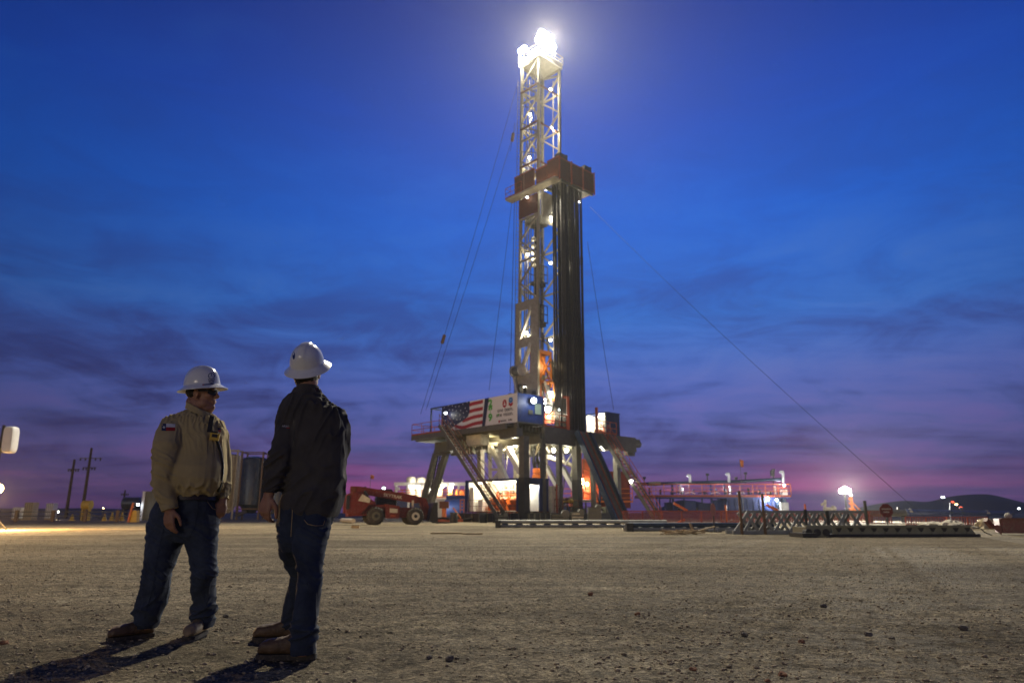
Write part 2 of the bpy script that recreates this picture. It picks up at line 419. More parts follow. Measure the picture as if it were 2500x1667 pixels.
def ground_z(x, y):
    P = np.stack([x, y, 0 * x], 1); d = np.hypot(x, y - 4)
    k = np.clip(1 - d / 60, 0, 1)
    z = .016 * fbm(P * np.array([.7, 1.3, 1]), 3) + .012 * fbm(P * 3.1 + 9, 3) + .007 * fbm(P * np.array([9, 14, 1]), 2)
    z = z * k + .006 * np.clip(fbm(P * np.array([22, 26, 1]) + 5, 2), -.2, 1) * np.clip(1 - d / 22, 0, 1)
    for x0, sl, cu in ((1.05, .55, .012), (1.75, .55, .012), (3.1, -.75, .03), (-1.2, .9, -.02)):   # old tyre tracks pressed into the pad
        cx = x0 + sl * (y - 5) + cu * (y - 5) ** 2; e = (x - cx) / math.hypot(1, sl)
        z = z + np.where(np.abs(e) < .16, .004 * np.sin(e * 105) - .004, 0) * np.clip(1 - np.abs(y - 7) / 6, 0, 1)
    return z
def graded(n, ext, fine, c):       # coordinates fine round c and stretched to +-ext
    t = np.linspace(-1, 1, n); k = 7.4
    return c + np.sinh(k * t) / math.sinh(k) * ext * 1.0
GX = graded(720, 900, .02, -.2); GY = graded(720, 900, .02, 5.2)
gx, gy = np.meshgrid(GX, GY); gv = np.stack([gx.ravel(), gy.ravel(), ground_z(gx.ravel(), gy.ravel())], 1)
ii = np.arange(719 * 720).reshape(719, 720)[:, :-1].ravel()
go = np_mesh('ground', gv, np.stack([ii, ii + 1, ii + 721, ii + 720], 1), 'ground', smooth=True)
tag(go, 'pale crushed caliche gravel pad', None, None, 'structure')
# gravel: loose stones too many to count
def stones(n, ymin, ymax, smin, smax, seed):
    r = np.random.RandomState(seed); y = ymin * (ymax / ymin) ** r.rand(n) ; x = (r.rand(n) * 2 - 1) * (1.0 + y * .82)
    k = fbm(np.stack([x * .6, y * .9, 0 * x], 1), 3); keep = k > r.rand(n) * .9 - .55; x = x[keep]; y = y[keep]; n = len(x)
    sz = smin * (smax / smin) ** (r.rand(n) ** 2.6)
    ph = (1 + 5 ** .5) / 2
    ico = np.array([(-1, ph, 0), (1, ph, 0), (-1, -ph, 0), (1, -ph, 0), (0, -1, ph), (0, 1, ph), (0, -1, -ph), (0, 1, -ph), (ph, 0, -1), (ph, 0, 1), (-ph, 0, -1), (-ph, 0, 1)]) / 1.9
    fc = np.array([(0, 11, 5), (0, 5, 1), (0, 1, 7), (0, 7, 10), (0, 10, 11), (1, 5, 9), (5, 11, 4), (11, 10, 2), (10, 7, 6), (7, 1, 8), (3, 9, 4), (3, 4, 2), (3, 2, 6), (3, 6, 8), (3, 8, 9), (4, 9, 5), (2, 4, 11), (6, 2, 10), (8, 6, 7), (9, 8, 1)])
    a = r.rand(n) * 6.283; ca, sa = np.cos(a), np.sin(a)
    v = ico[None] * (1 + .55 * (r.rand(n, 12, 1) - .5)) * np.stack([.8 + .6 * r.rand(n), .7 + .5 * r.rand(n), .45 + .4 * r.rand(n)], 1)[:, None, :]
    X = v[:, :, 0] * ca[:, None] - v[:, :, 1] * sa[:, None]; Y = v[:, :, 0] * sa[:, None] + v[:, :, 1] * ca[:, None]
    z0 = ground_z(x, y)
    V = np.stack([X * sz[:, None] + x[:, None], Y * sz[:, None] + y[:, None], v[:, :, 2] * sz[:, None] + (z0 + sz * .18)[:, None]], 2).reshape(-1, 3)
    F = (fc[None] + (np.arange(n) * 12)[:, None, None]).reshape(-1, 3)
    return V, F
mat('stone', (.17, .135, .09), .9, var=.5, vscale=9, col2=(.46, .37, .25), bump=.3, bscale=120, spec=.2)
mat('stone_red', (.26, .13, .075), .9, var=.4, vscale=20, bump=.4, bscale=80, spec=.2)
mat('stone_grey', (.15, .13, .11), .9, var=.4, vscale=20, bump=.4, bscale=80, spec=.2)
sv, sf = stones(70000, 1.5, 34, .0035, .0145, 11)
tag(np_mesh('gravel', sv, sf, 'stone'), 'loose pebbles strewn over the caliche pad', 'gravel', None, 'stuff')
# the larger stones, one by one
def rock(x, y, px, m, seed):
    p = gp(x, y); r = random.Random(seed); s = px / ppm(p.y, 0) / 2
    b = MB().ball((p.x, p.y, 0), (s, s * .9, s * .62), 7, 5)
    b.v = [tuple(Vector((p.x, p.y, s * .35)) + (Vector(q) - Vector((p.x, p.y, 0))) * r.uniform(.72, 1.18)) for q in b.v]
    return b.build('rock', m, None, loc=p)
for i, (x, y, px, m, lb) in enumerate([
    (1557, 1502, 14, 'stone_red', 'reddish stone standing out on the pad right of the dark jacketed man'),
    (1442, 1452, 12, 'stone_red', 'small rusty stone on the pad below the rig stairs'),
    (2120, 1552, 17, 'stone_grey', 'tan stone on the pad beneath the olive skid'),
    (1958, 1570, 16, 'stone_red', 'broken reddish stone among pebbles at lower right'),
    (2352, 1537, 19, 'stone_grey', 'flat grey stone on the pad at far right'),
    (2010, 1482, 15, 'stone_grey', 'grey stone on the pad below the cross braced rack'),
    (1693, 1637, 16, 'stone_red', 'orange brown stone near the bottom edge of the picture'),
    (1098, 1612, 21, 'stone_grey', 'brown stone to the right of the dark jacketed man boots'),
    (1048, 1607, 13, 'stone_grey', 'small tan stone beside the larger brown stone by the boots'),
    (10, 1573, 18, 'stone_red', 'dark red stone at the left edge of the picture'),
    (1912, 1650, 18, 'stone_red', 'reddish stone at the bottom edge right of centre'),
    (1875, 1665, 14, 'stone_red', 'stone cut off by the bottom edge'),
    (550, 1507, 12, 'stone_grey', 'pale stone on the pad between the two men'),
    (1816, 1551, 13, 'stone_grey', 'yellowish stone on the pad right of centre'),
    (2178, 1560, 12, 'stone_grey', 'small stone right of the tan stone at lower right')]):
    tag(rock(x, y, px * 1.25, m, i), lb, 'stone', 'larger stones on the pad')
# distant hills
def hill(name, Y, pts, label, thick=120):
    b = MB(); top = [at(x, y, Y) for x, y in pts]; n = len(top); vs = []; fs = []
    for k, p in enumerate(top):
        zz = max(p.z, .2)
        vs += [(p.x * .99, Y - thick * .45, -.5), (p.x, Y - thick * .18, zz * .55), (p.x, Y, zz), (p.x, Y + thick * .3, zz * .5), (p.x, Y + thick * .6, -.5)]
    for k in range(n - 1):
        for j in range(4): fs.append((k * 5 + j, k * 5 + j + 1, k * 5 + 6 + j, k * 5 + 5 + j))
    b.add(vs, fs); o = b.build(name, 'hill', None, smooth=80); return tag(o, label, None, None, 'structure')
mat('hill', (.008, .006, .008), .95, var=.4, vscale=.08)
def curve(pts, n=6):
    o = []
    for i in range(len(pts) - 1):
        p0, p1, p2, p3 = pts[max(i - 1, 0)], pts[i], pts[i + 1], pts[min(i + 2, len(pts) - 1)]
        for k in range(n):
            t = k / n
            o.append(tuple(.5 * (2 * p1[j] + (p2[j] - p0[j]) * t + (2 * p0[j] - 5 * p1[j] + 4 * p2[j] - p3[j]) * t * t + (3 * p1[j] - p0[j] - 3 * p2[j] + p3[j]) * t ** 3) for j in (0, 1)))
    o.append(pts[-1]); return o
hill('hill', 520, curve([(1990, 1249), (2090, 1241), (2150, 1228), (2210, 1222), (2265, 1224), (2310, 1214), (2350, 1208), (2400, 1206), (2430, 1209), (2470, 1219), (2530, 1236), (2600, 1246)]), 'dark rounded hill on the horizon at right')
hill('hill', 480, curve([(1600, 1248), (1625, 1234), (1655, 1221), (1690, 1222), (1730, 1228), (1790, 1230), (1850, 1236), (1930, 1248)]), 'low black mound on the horizon behind the tank walkway')
hill('hill', 600, curve([(-300, 1244), (-100, 1240), (60, 1241), (200, 1240), (330, 1243), (460, 1246), (600, 1249)]), 'long flat dark ridge on the horizon at left')

# ================================================================== the drilling rig, in its own axes
# a runs back-left along the banner, b runs back-right along the V-door edge
AL = rad(47); RA = Vector((-math.cos(AL), math.sin(AL), 0)); RB = Vector((math.sin(AL), math.cos(AL), 0)); RZ = Vector((0, 0, 1))
RO = at(1263.3, 1031, 57); RO.z = 0
RAX = (RA, RB, RZ)
def r(a, b, z): return RO + RA * a + RB * b + RZ * z
def q(x, y, a=None, b=None, z=None):      # photograph pixel -> point on a plane of the rig
    d = ray(x, y)
    if z is not None: t = (z - CAM_H) / d.z
    elif a is not None: t = (a + RO.dot(RA)) / d.dot(RA)
    else: t = (b + RO.dot(RB)) / d.dot(RB)
    return Vector((0, 0, CAM_H)) + d * t
def rc(p): e = Vector(p) - RO; return e.dot(RA), e.dot(RB), p[2]
class RB_(MB):
    def rbox(s, a0, a1, b0, b1, z0, z1): return s.box(r((a0 + a1) / 2, (b0 + b1) / 2, (z0 + z1) / 2), (abs(a1 - a0), abs(b1 - b0), abs(z1 - z0)), RAX)
def railing(parent, pts, h=1.05, m='orange_paint', r0=.03, step=1.5, mids=(.5,), kick=True, name='railing'):
    """handrail along a polyline: posts, top and mid rails, kick plate; one part"""
    b = MB(); pts = [Vector(p) for p in pts]; up = Vector((0, 0, 1))
    for p, t in zip(pts[:-1], pts[1:]):
        n = max(1, int(round((t - p).length / step)))
        for k in range(n + 1): c = p.lerp(t, k / n); b.tube(c, c + up * h, r0, 6)
        for f in (1.0,) + tuple(mids): b.tube(p + up * h * f, t + up * h * f, r0, 6)
        if kick: b.beam(p + up * .08, t + up * .08, .02, .15)
    return b.build(name, m, parent)

# ---- mast ----------------------------------------------------------------
MA0, MA1, MB0, MB1 = 3.95, 6.55, 6.35, 9.55
def rm(a, b, z): return r(a, b, z) + Vector((1, 0, 0)) * (.0125 * (z - 8.1))
mast = thing('drilling_mast', 'tall white lattice drilling mast with floodlit crown above the rig floor', 'mast', r(5.2, 7.9, 8.1))
ZT = 48.6
for a, b in ((MA0, MB0), (MA1, MB0), (MA0, MB1), (MA1, MB1)):
    MB().beam(rm(a, b, 8.1), rm(a, b, ZT), .26, .26, RA).build('leg', 'mast_steel', mast)
def brace(p, t, w=.14, m='mast_steel', name='brace'): return MB().beam(p, t, w, w).build(name, m, mast)
def lattice(fa, z0, z1, bay, seed, horiz=2):
    """fa(t, z): point on a mast face, t 0..1"""
    z = z0; k = seed; i = 0
    while z < z1 - .3:
        ze = min(z + bay, z1); s = k % 2
        brace(fa(s, z), fa(1 - s, ze), .15)
        if i % horiz == 0: brace(fa(0, z), fa(1, z), .17, name='girt')
        z = ze; k += 1; i += 1
    brace(fa(0, z1), fa(1, z1), .2, name='girt')
lattice(lambda t, z: rm(MA0 + (MA1 - MA0) * t, MB0, z), 21.2, ZT, 2.28, 0)
lattice(lambda t, z: rm(MA0 + (MA1 - MA0) * t, MB1, z), 9.0, ZT, 2.28, 1)
lattice(lambda t, z: rm(MA1, MB0 + (MB1 - MB0) * t, z), 9.0, ZT, 2.28, 0)
for z in (36.2, 40.7, 45.2): brace(rm(MA0, MB0, z), rm(MA0, MB1, z), .12, 'red_rust', 'girt')
for z in (36.2, 40.7, 45.2): brace(rm(MA0 - .02, MB0 - .16, z + .1), rm(MA1, MB0 - .16, z + .1), .16, 'red_rust', 'girt')
# the heavy plated lower section on the doghouse side
lo = RB_()
def lplate(y0, z0, y1, z1, th=.12, bb=MB0 - .2):
    return [rm(y0, bb, z0), rm(y1, bb, z0), rm(y1, bb, z1), rm(y0, bb, z1)]
def lp(a0, a1, z0, z1, name='plate', m='mast_steel', bb=MB0 - .22, th=.14):
    MB().ext([rm(a0, bb, z0), rm(a1, bb, z0), rm(a1, bb, z1), rm(a0, bb, z1)], RB * th).build(name, m, mast)
lp(3.75, 4.75, 9.4, 21.3); lp(6.35, 6.95, 9.4, 21.3); lp(4.75, 6.35, 20.4, 21.3); lp(4.75, 6.35, 16.6, 17.5); lp(4.75, 6.35, 9.4, 13.9)
MB().beam(rm(6.35, MB0 - .15, 17.4), rm(4.75, MB0 - .15, 20.5), .22).build('brace', 'steel_white', mast)
MB().beam(rm(6.35, MB0 - .15, 13.9), rm(4.75, MB0 - .15, 16.8), .30).build('brace', 'steel_white', mast)
MB().ext([rm(3.75, MB0 - .3, 9.4), rm(4.75, MB0 - .3, 9.4), rm(4.45, MB0 - .3, 12.0), rm(3.95, MB0 - .3, 12.0)], RB * .08).build('plate', 'steel_grey', mast)
# winch and sheaves bolted low on that face
wn = MB().tube(rm(6.6, 5.75, 14.2), rm(5.6, 5.75, 14.2), .42, 14).build('winch', 'steel_grey', mast, smooth=40)
MB().tube(rm(6.75, 5.75, 14.2), rm(6.6, 5.75, 14.2), .58, 16).tube(rm(5.6, 5.75, 14.2), rm(5.45, 5.75, 14.2), .58, 16).build('flange', 'steel_white', wn)
RB_().rbox(5.2, 5.4, 5.9, 6.12, 11.6, 12.5).build('slot', 'steel_dark', mast)
RB_().rbox(5.9, 6.2, 5.9, 6.12, 11.2, 12.9).build('slot', 'steel_dark', mast)
MB().beam(rm(6.9, 5.9, 14.0), rm(6.1, 5.9, 11.6), .25).build('brace', 'steel_white', mast)
RB_().rbox(7.3, 7.65, 6.0, 6.4, 10.4, 12.2).build('reel_box', 'steel_dark', mast)
# crown
cr = RB_().rbox(MA0 - .25, MA1 + .25, MB0 - .25, MB1 + .25, 0, .5); cr.v = [tuple(Vector(v) + RZ * ZT + Vector((.5, 0, 0))) for v in cr.v]
cr = cr.build('crown_block', 'steel_white', mast)
for k in range(5):
    bb = MB0 + .7 + k * .42; MB().tube(rm(5.2, bb, 49.6), rm(5.2, bb + .16, 49.6), .75, 18).build('sheave', 'steel_grey', cr, smooth=40)
railing(mast, [rm(MA0 - .3, MB0 - .3, 49.1), rm(MA1 + .3, MB0 - .3, 49.1), rm(MA1 + .3, MB1 + .3, 49.1), rm(MA0 - .3, MB1 + .3, 49.1), rm(MA0 - .3, MB0 - .3, 49.1)], 1.0, 'mast_steel')
# crown floodlights: banks of lamps on brackets
def bank(a, b, z, n, da, db, power, sz, rr):
    hd = MB()
    for k in range(n):
        p = rm(a + da * k, b + db * k, z); hd.beam(p, p - RZ * 1.3, .08)
    hd = hd.build('flood_bracket', 'steel_dark', mast)
    for k in range(n):
        p = rm(a + da * k, b + db * k, z)
        MB().ball(p, sz, 12, 8).build('flood_lamp', 'bulb_crown', hd, smooth=60)
    m_ = rm(a + da * (n - 1) / 2, b + db * (n - 1) / 2, z)
    sp = lit(hd, m_ - RA * .72 - RB * .45 + RZ * .05, power * 1.2, (1, .91, .68), rr, 'SPOT')
    sp.data.spot_size = rad(104); sp.data.spot_blend = .65
    sp.rotation_euler = (Vector((6, 15, 0)) - m_).to_track_quat('-Z', 'Y').to_euler()
    lit(hd, m_ + RA * 1.0 - RZ * .9, power * .005, (1, .92, .74), .2)  # weak extra point light added to brighten the crown structure
bank(3.5, 6.0, 50.3, 4, 0, .62, 150000, .46, .4)
bank(3.5, 6.3, 51.2, 3, 0, .62, 16000, .40, .4)
bank(5.9, 6.05, 50.5, 2, .55, 0, 13000, .34, .35)
lamp(mast, rm(5.9, 5.95, 49.1), .2, 900, off=-RB * .4)
# lamps down the inside of the mast
for x, y, bb in ((1294, 280, 6.5), (1292, 385, 6.5), (1291, 505, 6.5), (1288, 621, 6.5), (1284, 812, 6.1), (1281, 946, 6.1)):
    p = q(x, y, b=bb); lamp(mast, p, .15, 240, 'bulb', (1, .88, .60), 'mast_lamp', off=RB * .5)
for x, y, bb in ((1344, 219, 8.6), (1346, 313, 8.6), (1346, 413, 8.6), (1334, 462, 7.4), (1344, 531, 8.3), (1344, 642, 8.3), (1344, 830, 8.3), (1346, 958, 8.0)):
    p = q(x, y, b=bb); lamp(mast, p, .15, 240 if y != 642 else 90, 'bulb' if y not in (642, 958) else 'bulb_cool', (1, .90, .64), 'mast_lamp', off=RB * .4)
# ladder on the back-left leg
lad = MB(); la, lb = MA1 + .25, MB0 - .1
for o_ in (-.22, .22): lad.beam(rm(la + .1, lb + o_, 9), rm(la + .1, lb + o_, 47), .05)
for k in range(95): z = 9.2 + k * .4; lad.beam(rm(la + .1, lb - .22, z), rm(la + .1, lb + .22, z), .035)
lad.build('ladder', 'steel_grey', mast)
for a_, b_ in ((4.6, 6.45), (5.9, 6.45), (6.45, 7.4), (6.45, 8.6), (4.8, 9.45)): MB().beam(rm(a_, b_, 10), rm(a_, b_, 47.5), .09).build('guide_rail', 'mast_steel', mast)
for k in range(9):
    z_ = 23.5 + 2.7 * k; brace(rm(MA0, MB0, z_), rm(MA1, MB0, z_ + 1.3), .07, 'steel_grey', 'tie_bar')
# torque track, service lines and the drilling lines inside
MB().beam(rm(6.1, 8.3, 9), rm(6.1, 8.3, 33), .5, .4, RA).build('torque_track', 'steel_dark', mast)
dl = MB()
for k in range(6): dl.tube(rm(5.0 + .12 * k, 7.4 + .25 * k, 21), rm(5.0 + .12 * k, 7.4 + .25 * k, 48), .022, 5)
dl.build('drilling_line', 'cable', mast)
sl = MB()
for k in range(4): sl.tube(rm(5.2 + .3 * k, 6.55, 17), rm(5.2 + .3 * k, 6.55, 47 - 4 * k), .05, 6)
sl.build('service_line', 'steel_grey', mast)
RB_().rbox(4.6, 6.2, 7.0, 8.8, 29.8, 30.6).build('catwalk', 'steel_grey', mast)
for zz in (19.3, 23.6):
    RB_().rbox(5.8, 6.5, 8.0, 9.6, zz, zz + .35).build('platform', 'steel_dark', mast)
    railing(mast, [rm(5.8, 8.0, zz + .3), rm(5.8, 9.6, zz + .3)], 1.9, 'steel_dark', .05, .5, name='guard')
hm = MB()
for k in range(5): hm.ball(rm(5.2 + .2 * k, 6.9 + .2 * k, 28 - .6 * k), .28, 8, 6)
hm.build('travelling_block', 'steel_white', mast, smooth=60)

# ---- racking board -------------------------------------------------------
rb = thing('racking_board', 'rusty orange racking board with tall side panels round the mast', 'platform', rm(2.6, 8.4, 32.8))
def rpan(p0, p1, h, th=.1, m='red_rust', name='panel'):
    MB().beam(p0 + RZ * h / 2, p1 + RZ * h / 2, th, h).build(name, m, rb)
    MB().beam(p0 + RZ * (h - .06), p1 + RZ * (h - .06), th + .12, .12).build('rim', 'orange_paint', rb)
for k in range(3):
    b0, b1 = 5.75 + k * 1.75, 5.75 + (k + 1) * 1.75 - .06
    rpan(rm(.5, b0, 32.8), rm(.5, b1, 32.8), 2.2)
for k in range(4): MB().beam(rm(.42, 5.75 + k * 1.75, 32.6), rm(.42, 5.75 + k * 1.75, 35.1), .14).build('stiffener', 'orange_paint', rb)
for k in range(2): rpan(rm(.5 + k * 1.6, 5.75, 32.8), rm(.5 + (k + 1) * 1.6 - .06, 5.75, 32.8), 2.3 - .3 * k)
for k in range(2): rpan(rm(3.8 + k * 1.5, 5.6, 32.9), rm(3.8 + (k + 1) * 1.5 - .1, 5.6, 32.9), 2.1)
for k in range(2): rpan(rm(.6 + k * 1.6, 11.0, 32.8), rm(.6 + (k + 1) * 1.6 - .06, 11.0, 32.8), 2.2)
fl = MB()
for k in range(16): fl.beam(rm(.6, 6.4 + k * .3, 32.85), rm(2.9, 6.4 + k * .3, 32.85), .09, .12)
fl.build('finger', 'steel_grey', rb)
MB().beam(rm(3.0, 5.4, 32.8), rm(3.0, 11.0, 32.8), .25, .3).build('beam', 'steel_olive', rb)
MB().beam(rm(.7, 5.4, 32.7), rm(.7, 11.0, 32.7), .2, .25).build('beam', 'steel_olive', rb)
MB().ext([rm(.5, 5.1, 32.55), rm(7.6, 5.1, 32.55), rm(7.6, 6.1, 32.55), rm(.5, 6.1, 32.55)], RZ * .16).build('walkway', 'cream', rb)
MB().ext([rm(3.2, 9.7, 32.55), rm(6.6, 9.7, 32.55), rm(6.6, 10.9, 32.55), rm(3.2, 10.9, 32.55)], RZ * .16).build('walkway', 'cream', rb)
railing(rb, [rm(5.2, 5.1, 32.7), rm(7.6, 5.1, 32.7), rm(7.6, 6.1, 32.7)], 1.2, step=.9)
for a_, b_, s_ in ((.9, 6.5, .8), (.9, 10.2, .75)):
    k0 = MB().box(rm(a_, b_, 35.25), (.7, s_ * 1.4, .7), RAX).build('control_box', 'steel_dark', rb)
    MB().tube(rm(a_, b_ + .8, 34.9), rm(a_, b_ + .8, 35.9), .1, 8).build('fitting', 'steel_dark', k0)
# flared white shroud under the board
MB().add([rm(3.3, 6.4, 32.5), rm(3.3, 9.6, 32.5), rm(4.1, 9.2, 29.6), rm(4.1, 7.2, 29.6)], [(0, 1, 2, 3)]).add([rm(3.36, 6.4, 32.5), rm(3.36, 9.6, 32.5), rm(4.16, 9.2, 29.6), rm(4.16, 7.2, 29.6)], [(3, 2, 1, 0)]).build('shroud', 'steel_white', rb)
MB().ext([rm(3.9, 6.1, 30.4), rm(6.6, 6.1, 30.4), rm(6.6, 6.1, 32.5), rm(3.9, 6.1, 32.5)], RB * .1).build('wind_panel', 'red_rust', rb)
lamp(rb, q(1287, 482, b=6.0), .12, 500, 'bulb', name='board_lamp', off=RB * .6)
lamp(rb, rm(2.0, 10.4, 32.2), .10, 260, 'bulb', name='board_lamp')

# ---- pipe stands racked in the mast -----------------------------------------
pm = MB()
PZ0, PZ1 = 8.1, 33.6; PL = PZ1 - PZ0
prof = [(.0, 0), (.082, 0), (.082, .5), (.066, .7)]
for k in (1, 2):
    zc_ = PL * k / 3; prof += [(.066, zc_ - .5), (.085, zc_ - .3), (.085, zc_ + .35), (.066, zc_ + .55)]
prof += [(.066, PL - .6), (.084, PL - .4), (.084, PL)]
pm.lathe((0, 0, 0), [p for p in prof if p[0] > 0], 8)
me_p = bpy.data.meshes.new('pipe_stand'); me_p.from_pydata(pm.v, [], pm.f); me_p.materials.append(MATS['pipe_black'])
me_p.polygons.foreach_set('use_smooth', [True] * len(me_p.polygons)); me_p.set_sharp_from_angle(angle=rad(50))
me_q = me_p.copy(); me_q.materials.clear(); me_q.materials.append(MATS['pipe_brown'])
nb, na = 15, 9; cnt = 0
for i in range(nb):
    for j in range(na):
        if not (i == 0 or j == 0 or j == 1 or i == nb - 1 or j == na - 1): continue      # only the ones round the outside can be seen
        if random.random() < .05 and j > 0: continue
        p = r(.8 + .19 * j + random.uniform(-.03, .03), 7.0 + .181 * i + random.uniform(-.03, .03), PZ0 + random.uniform(-.05, .05))
        o = bpy.data.objects.new('pipe_stand', me_p if (i * 7 + j * 3) % 5 > 1 else me_q); COL.objects.link(o); o.location = p
        t_ = rm(0, 0, PZ1) - r(0, 0, PZ1); o.rotation_euler = (random.uniform(-.003, .003), math.atan(.0125) * .55 + random.uniform(-.0034, .0034), random.uniform(0, 6.28))
        tag(o, 'tall dark drill pipe stand racked upright beside the mast', 'drill pipe', 'pipe stands racked upright beside the mast')
# ---- top drive ---------------------------------------------------------------
td = thing('top_drive', 'orange top drive hanging inside the mast just above the rig floor', 'top drive', rm(4.6, 7.4, 12))
def tdb(a0, a1, b0, b1, z0, z1, nm, m='orange_bright'): return RB_().rbox(a0, a1, b0, b1, z0, z1).build(nm, m, td)
tdb(4.1, 5.5, 6.9, 8.6, 15.9, 16.2, 'yoke', 'orange_dark'); 
for bb in (6.95, 8.5):
    for aa in (4.15, 5.4): tdb(aa - .07, aa + .07, bb - .07, bb + .07, 12.6, 16.0, 'upright', 'orange_dark')
    for z_ in (13.6, 14.8): tdb(4.15, 5.4, bb - .05, bb + .05, z_ - .08, z_ + .08, 'rail', 'orange_dark')
    MB().beam(r(4.15, bb, 12.7), r(5.4, bb, 15.9), .1).build('brace', 'orange_dark', td)
MB().beam(r(4.1, 6.95, 13.4), r(4.1, 8.5, 15.8), .12).build('brace', 'orange_dark', td); MB().beam(r(4.1, 8.5, 13.4), r(4.1, 6.95, 15.8), .12).build('brace', 'orange_dark', td)
MB().tube(r(4.7, 7.7, 13.8), r(4.7, 7.7, 15.7), .42, 16).build('motor', 'orange_dark', td, smooth=40)
MB().tube(r(4.7, 7.7, 12.2), r(4.7, 7.7, 13.8), .33, 14).build('gearbox', 'steel_grey', td, smooth=40)
tdb(4.0, 5.4, 6.9, 8.7, 11.3, 11.55, 'frame', 'orange_dark'); tdb(4.0, 5.4, 6.9, 8.7, 13.0, 13.2, 'frame', 'orange_dark')
for bb in (6.95, 7.5, 8.1, 8.65): MB().beam(r(4.0, bb, 11.3), r(4.0, bb, 13.1), .12).build('guard_bar', 'orange_dark', td)
for bb in (7.35, 8.05): MB().beam(r(4.5, bb, 8.9), r(4.5, bb, 12.4), .12).build('link', 'orange_bright', td)
MB().tube(r(4.5, 7.7, 8.1), r(4.5, 7.7, 12.2), .11, 10).build('saver_sub', 'steel_grey', td)
MB().pipe([r(4.2, 8.6, 15.5), r(4.0, 9.1, 14.0), r(4.2, 9.3, 12.5), r(4.8, 9.2, 14.5), r(5.3, 9.2, 18.0)], .12, 8).build('mud_hose', 'black_rubber', td, smooth=60)
MB().ext([r(3.9, 8.4, 15.2), r(3.9, 9.6, 14.3), r(3.9, 9.6, 12.4), r(3.9, 8.9, 13.2)], RA * .3).build('dolly', 'steel_dark', td)
lit(td, r(3.4, 7.2, 14.6), 130, (1, .80, .45), .2)

# ---- substructure ------------------------------------------------------------
sub = thing('rig_substructure', 'grey steel substructure with columns and rig floor under the mast', 'substructure', r(4, 7, 0))
def sb(a0, a1, b0, b1, z0, z1, nm, m='steel_grey', par=None): return RB_().rbox(a0, a1, b0, b1, z0, z1).build(nm, m, par or sub)
floor_ = sb(.05, 12.2, 3.2, 13.2, 7.62, 8.02, 'rig_floor', 'grate')
sb(-.15, .25, 3.1, 16.0, 6.55, 7.95, 'girder', 'steel_grey'); sb(9.6, 10.0, .3, 14.0, 6.5, 7.5, 'girder', 'steel_grey')
sb(.3, 12.0, 12.9, 13.3, 6.6, 7.9, 'girder'); sb(.3, 12.0, 3.0, 3.35, 6.6, 7.6, 'girder')
for k in range(7): sb(.3, 11.8, .35 + .42 * k, .47 + .42 * k, 7.55, 7.95, 'joist', 'steel_olive')
for k in range(6): sb(.35 + 1.9 * k, .5 + 1.9 * k, 3.4, 12.8, 7.2, 7.6, 'joist', 'steel_olive')
sb(-.05, 12.4, -.05, .12, 7.7, 8.08, 'edge_beam', 'steel_grey')
for a_, b_, w_, m_ in ((0, .75, .62, 'steel_grey'), (.15, 3.15, .36, 'steel_grey'), (0, 5.0, .40, 'steel_grey'), (0, 7.3, .60, 'steel_grey'), (.1, 9.6, .36, 'steel_grey'), (0, 13.0, .5, 'steel_grey'),
                       (9.6, 4.2, .5, 'mast_steel'), (9.6, 9.0, .5, 'mast_steel'), (9.6, 13.0, .5, 'mast_steel')):
    col = sb(a_ - w_ / 2, a_ + w_ / 2, b_ - w_ / 2, b_ + w_ / 2, .75, 7.0, 'column', m_)
    if w_ > .55: sb(a_ - w_ / 2 - .03, a_ + w_ / 2 + .03, b_ - w_ / 2 - .03, b_ + w_ / 2 + .03, .75, 3.6, 'sleeve', 'steel_dark', col)
# raising legs and diagonals, traced on the planes they stand in
def tr(x0, y0, x1, y1, w, m='white_paint', nm='diagonal', b=None, a=None):
    return MB().beam(q(x0, y0, a=a, b=b), q(x1, y1, a=a, b=b), w).build(nm, m, sub)
tr(1196, 1082, 1197, 1172, .34, b=3.0); tr(1221, 1082, 1221, 1172, .44, b=3.0); tr(1193, 1084, 1222, 1084, .3, b=3.0); tr(1198, 1146, 1221, 1146, .22, b=3.0)
tr(1198, 1090, 1238, 1172, .36, b=2.6); tr(1204, 1172, 1221, 1150, .26, b=3.0)
tr(1238, 1090, 1272, 1154, .46, b=3.2); tr(1229, 1082, 1224, 1098, .3, b=3.2)
tr(1334, 1138, 1362, 1190, .34, b=5.6); tr(1372, 1140, 1404, 1196, .40, b=7.8); tr(1333, 1085, 1345, 1104, .3, b=5.8)
tr(1380, 1135, 1402, 1100, .14, b=8.5); tr(1372, 1105, 1382, 1132, .14, b=8.5)
sb(9.0, 12.3, 2.6, 3.2, 6.2, 7.1, 'outrigger', 'steel_olive'); sb(8.3, 12.0, .4, 1.2, 6.4, 7.3, 'outrigger', 'steel_olive')
sb(4.6, 6.6, -.1, .9, 6.6, 7.5, 'bracket_box', 'cream'); sb(.2, 2.4, .1, .8, 6.9, 7.7, 'bracket_box', 'steel_grey')
sb(.1, 3.2, 13.4, 17.0, 7.55, 7.85, 'wing_floor', 'steel_olive'); MB().tube(r(.6, 13.6, 7.45), r(.6, 17.4, 7.45), .35, 12).build('roller', 'steel_grey', sub, smooth=40)
sb(.2, .7, 15.0, 16.2, 6.2, 7.2, 'bracket_box', 'steel_grey')
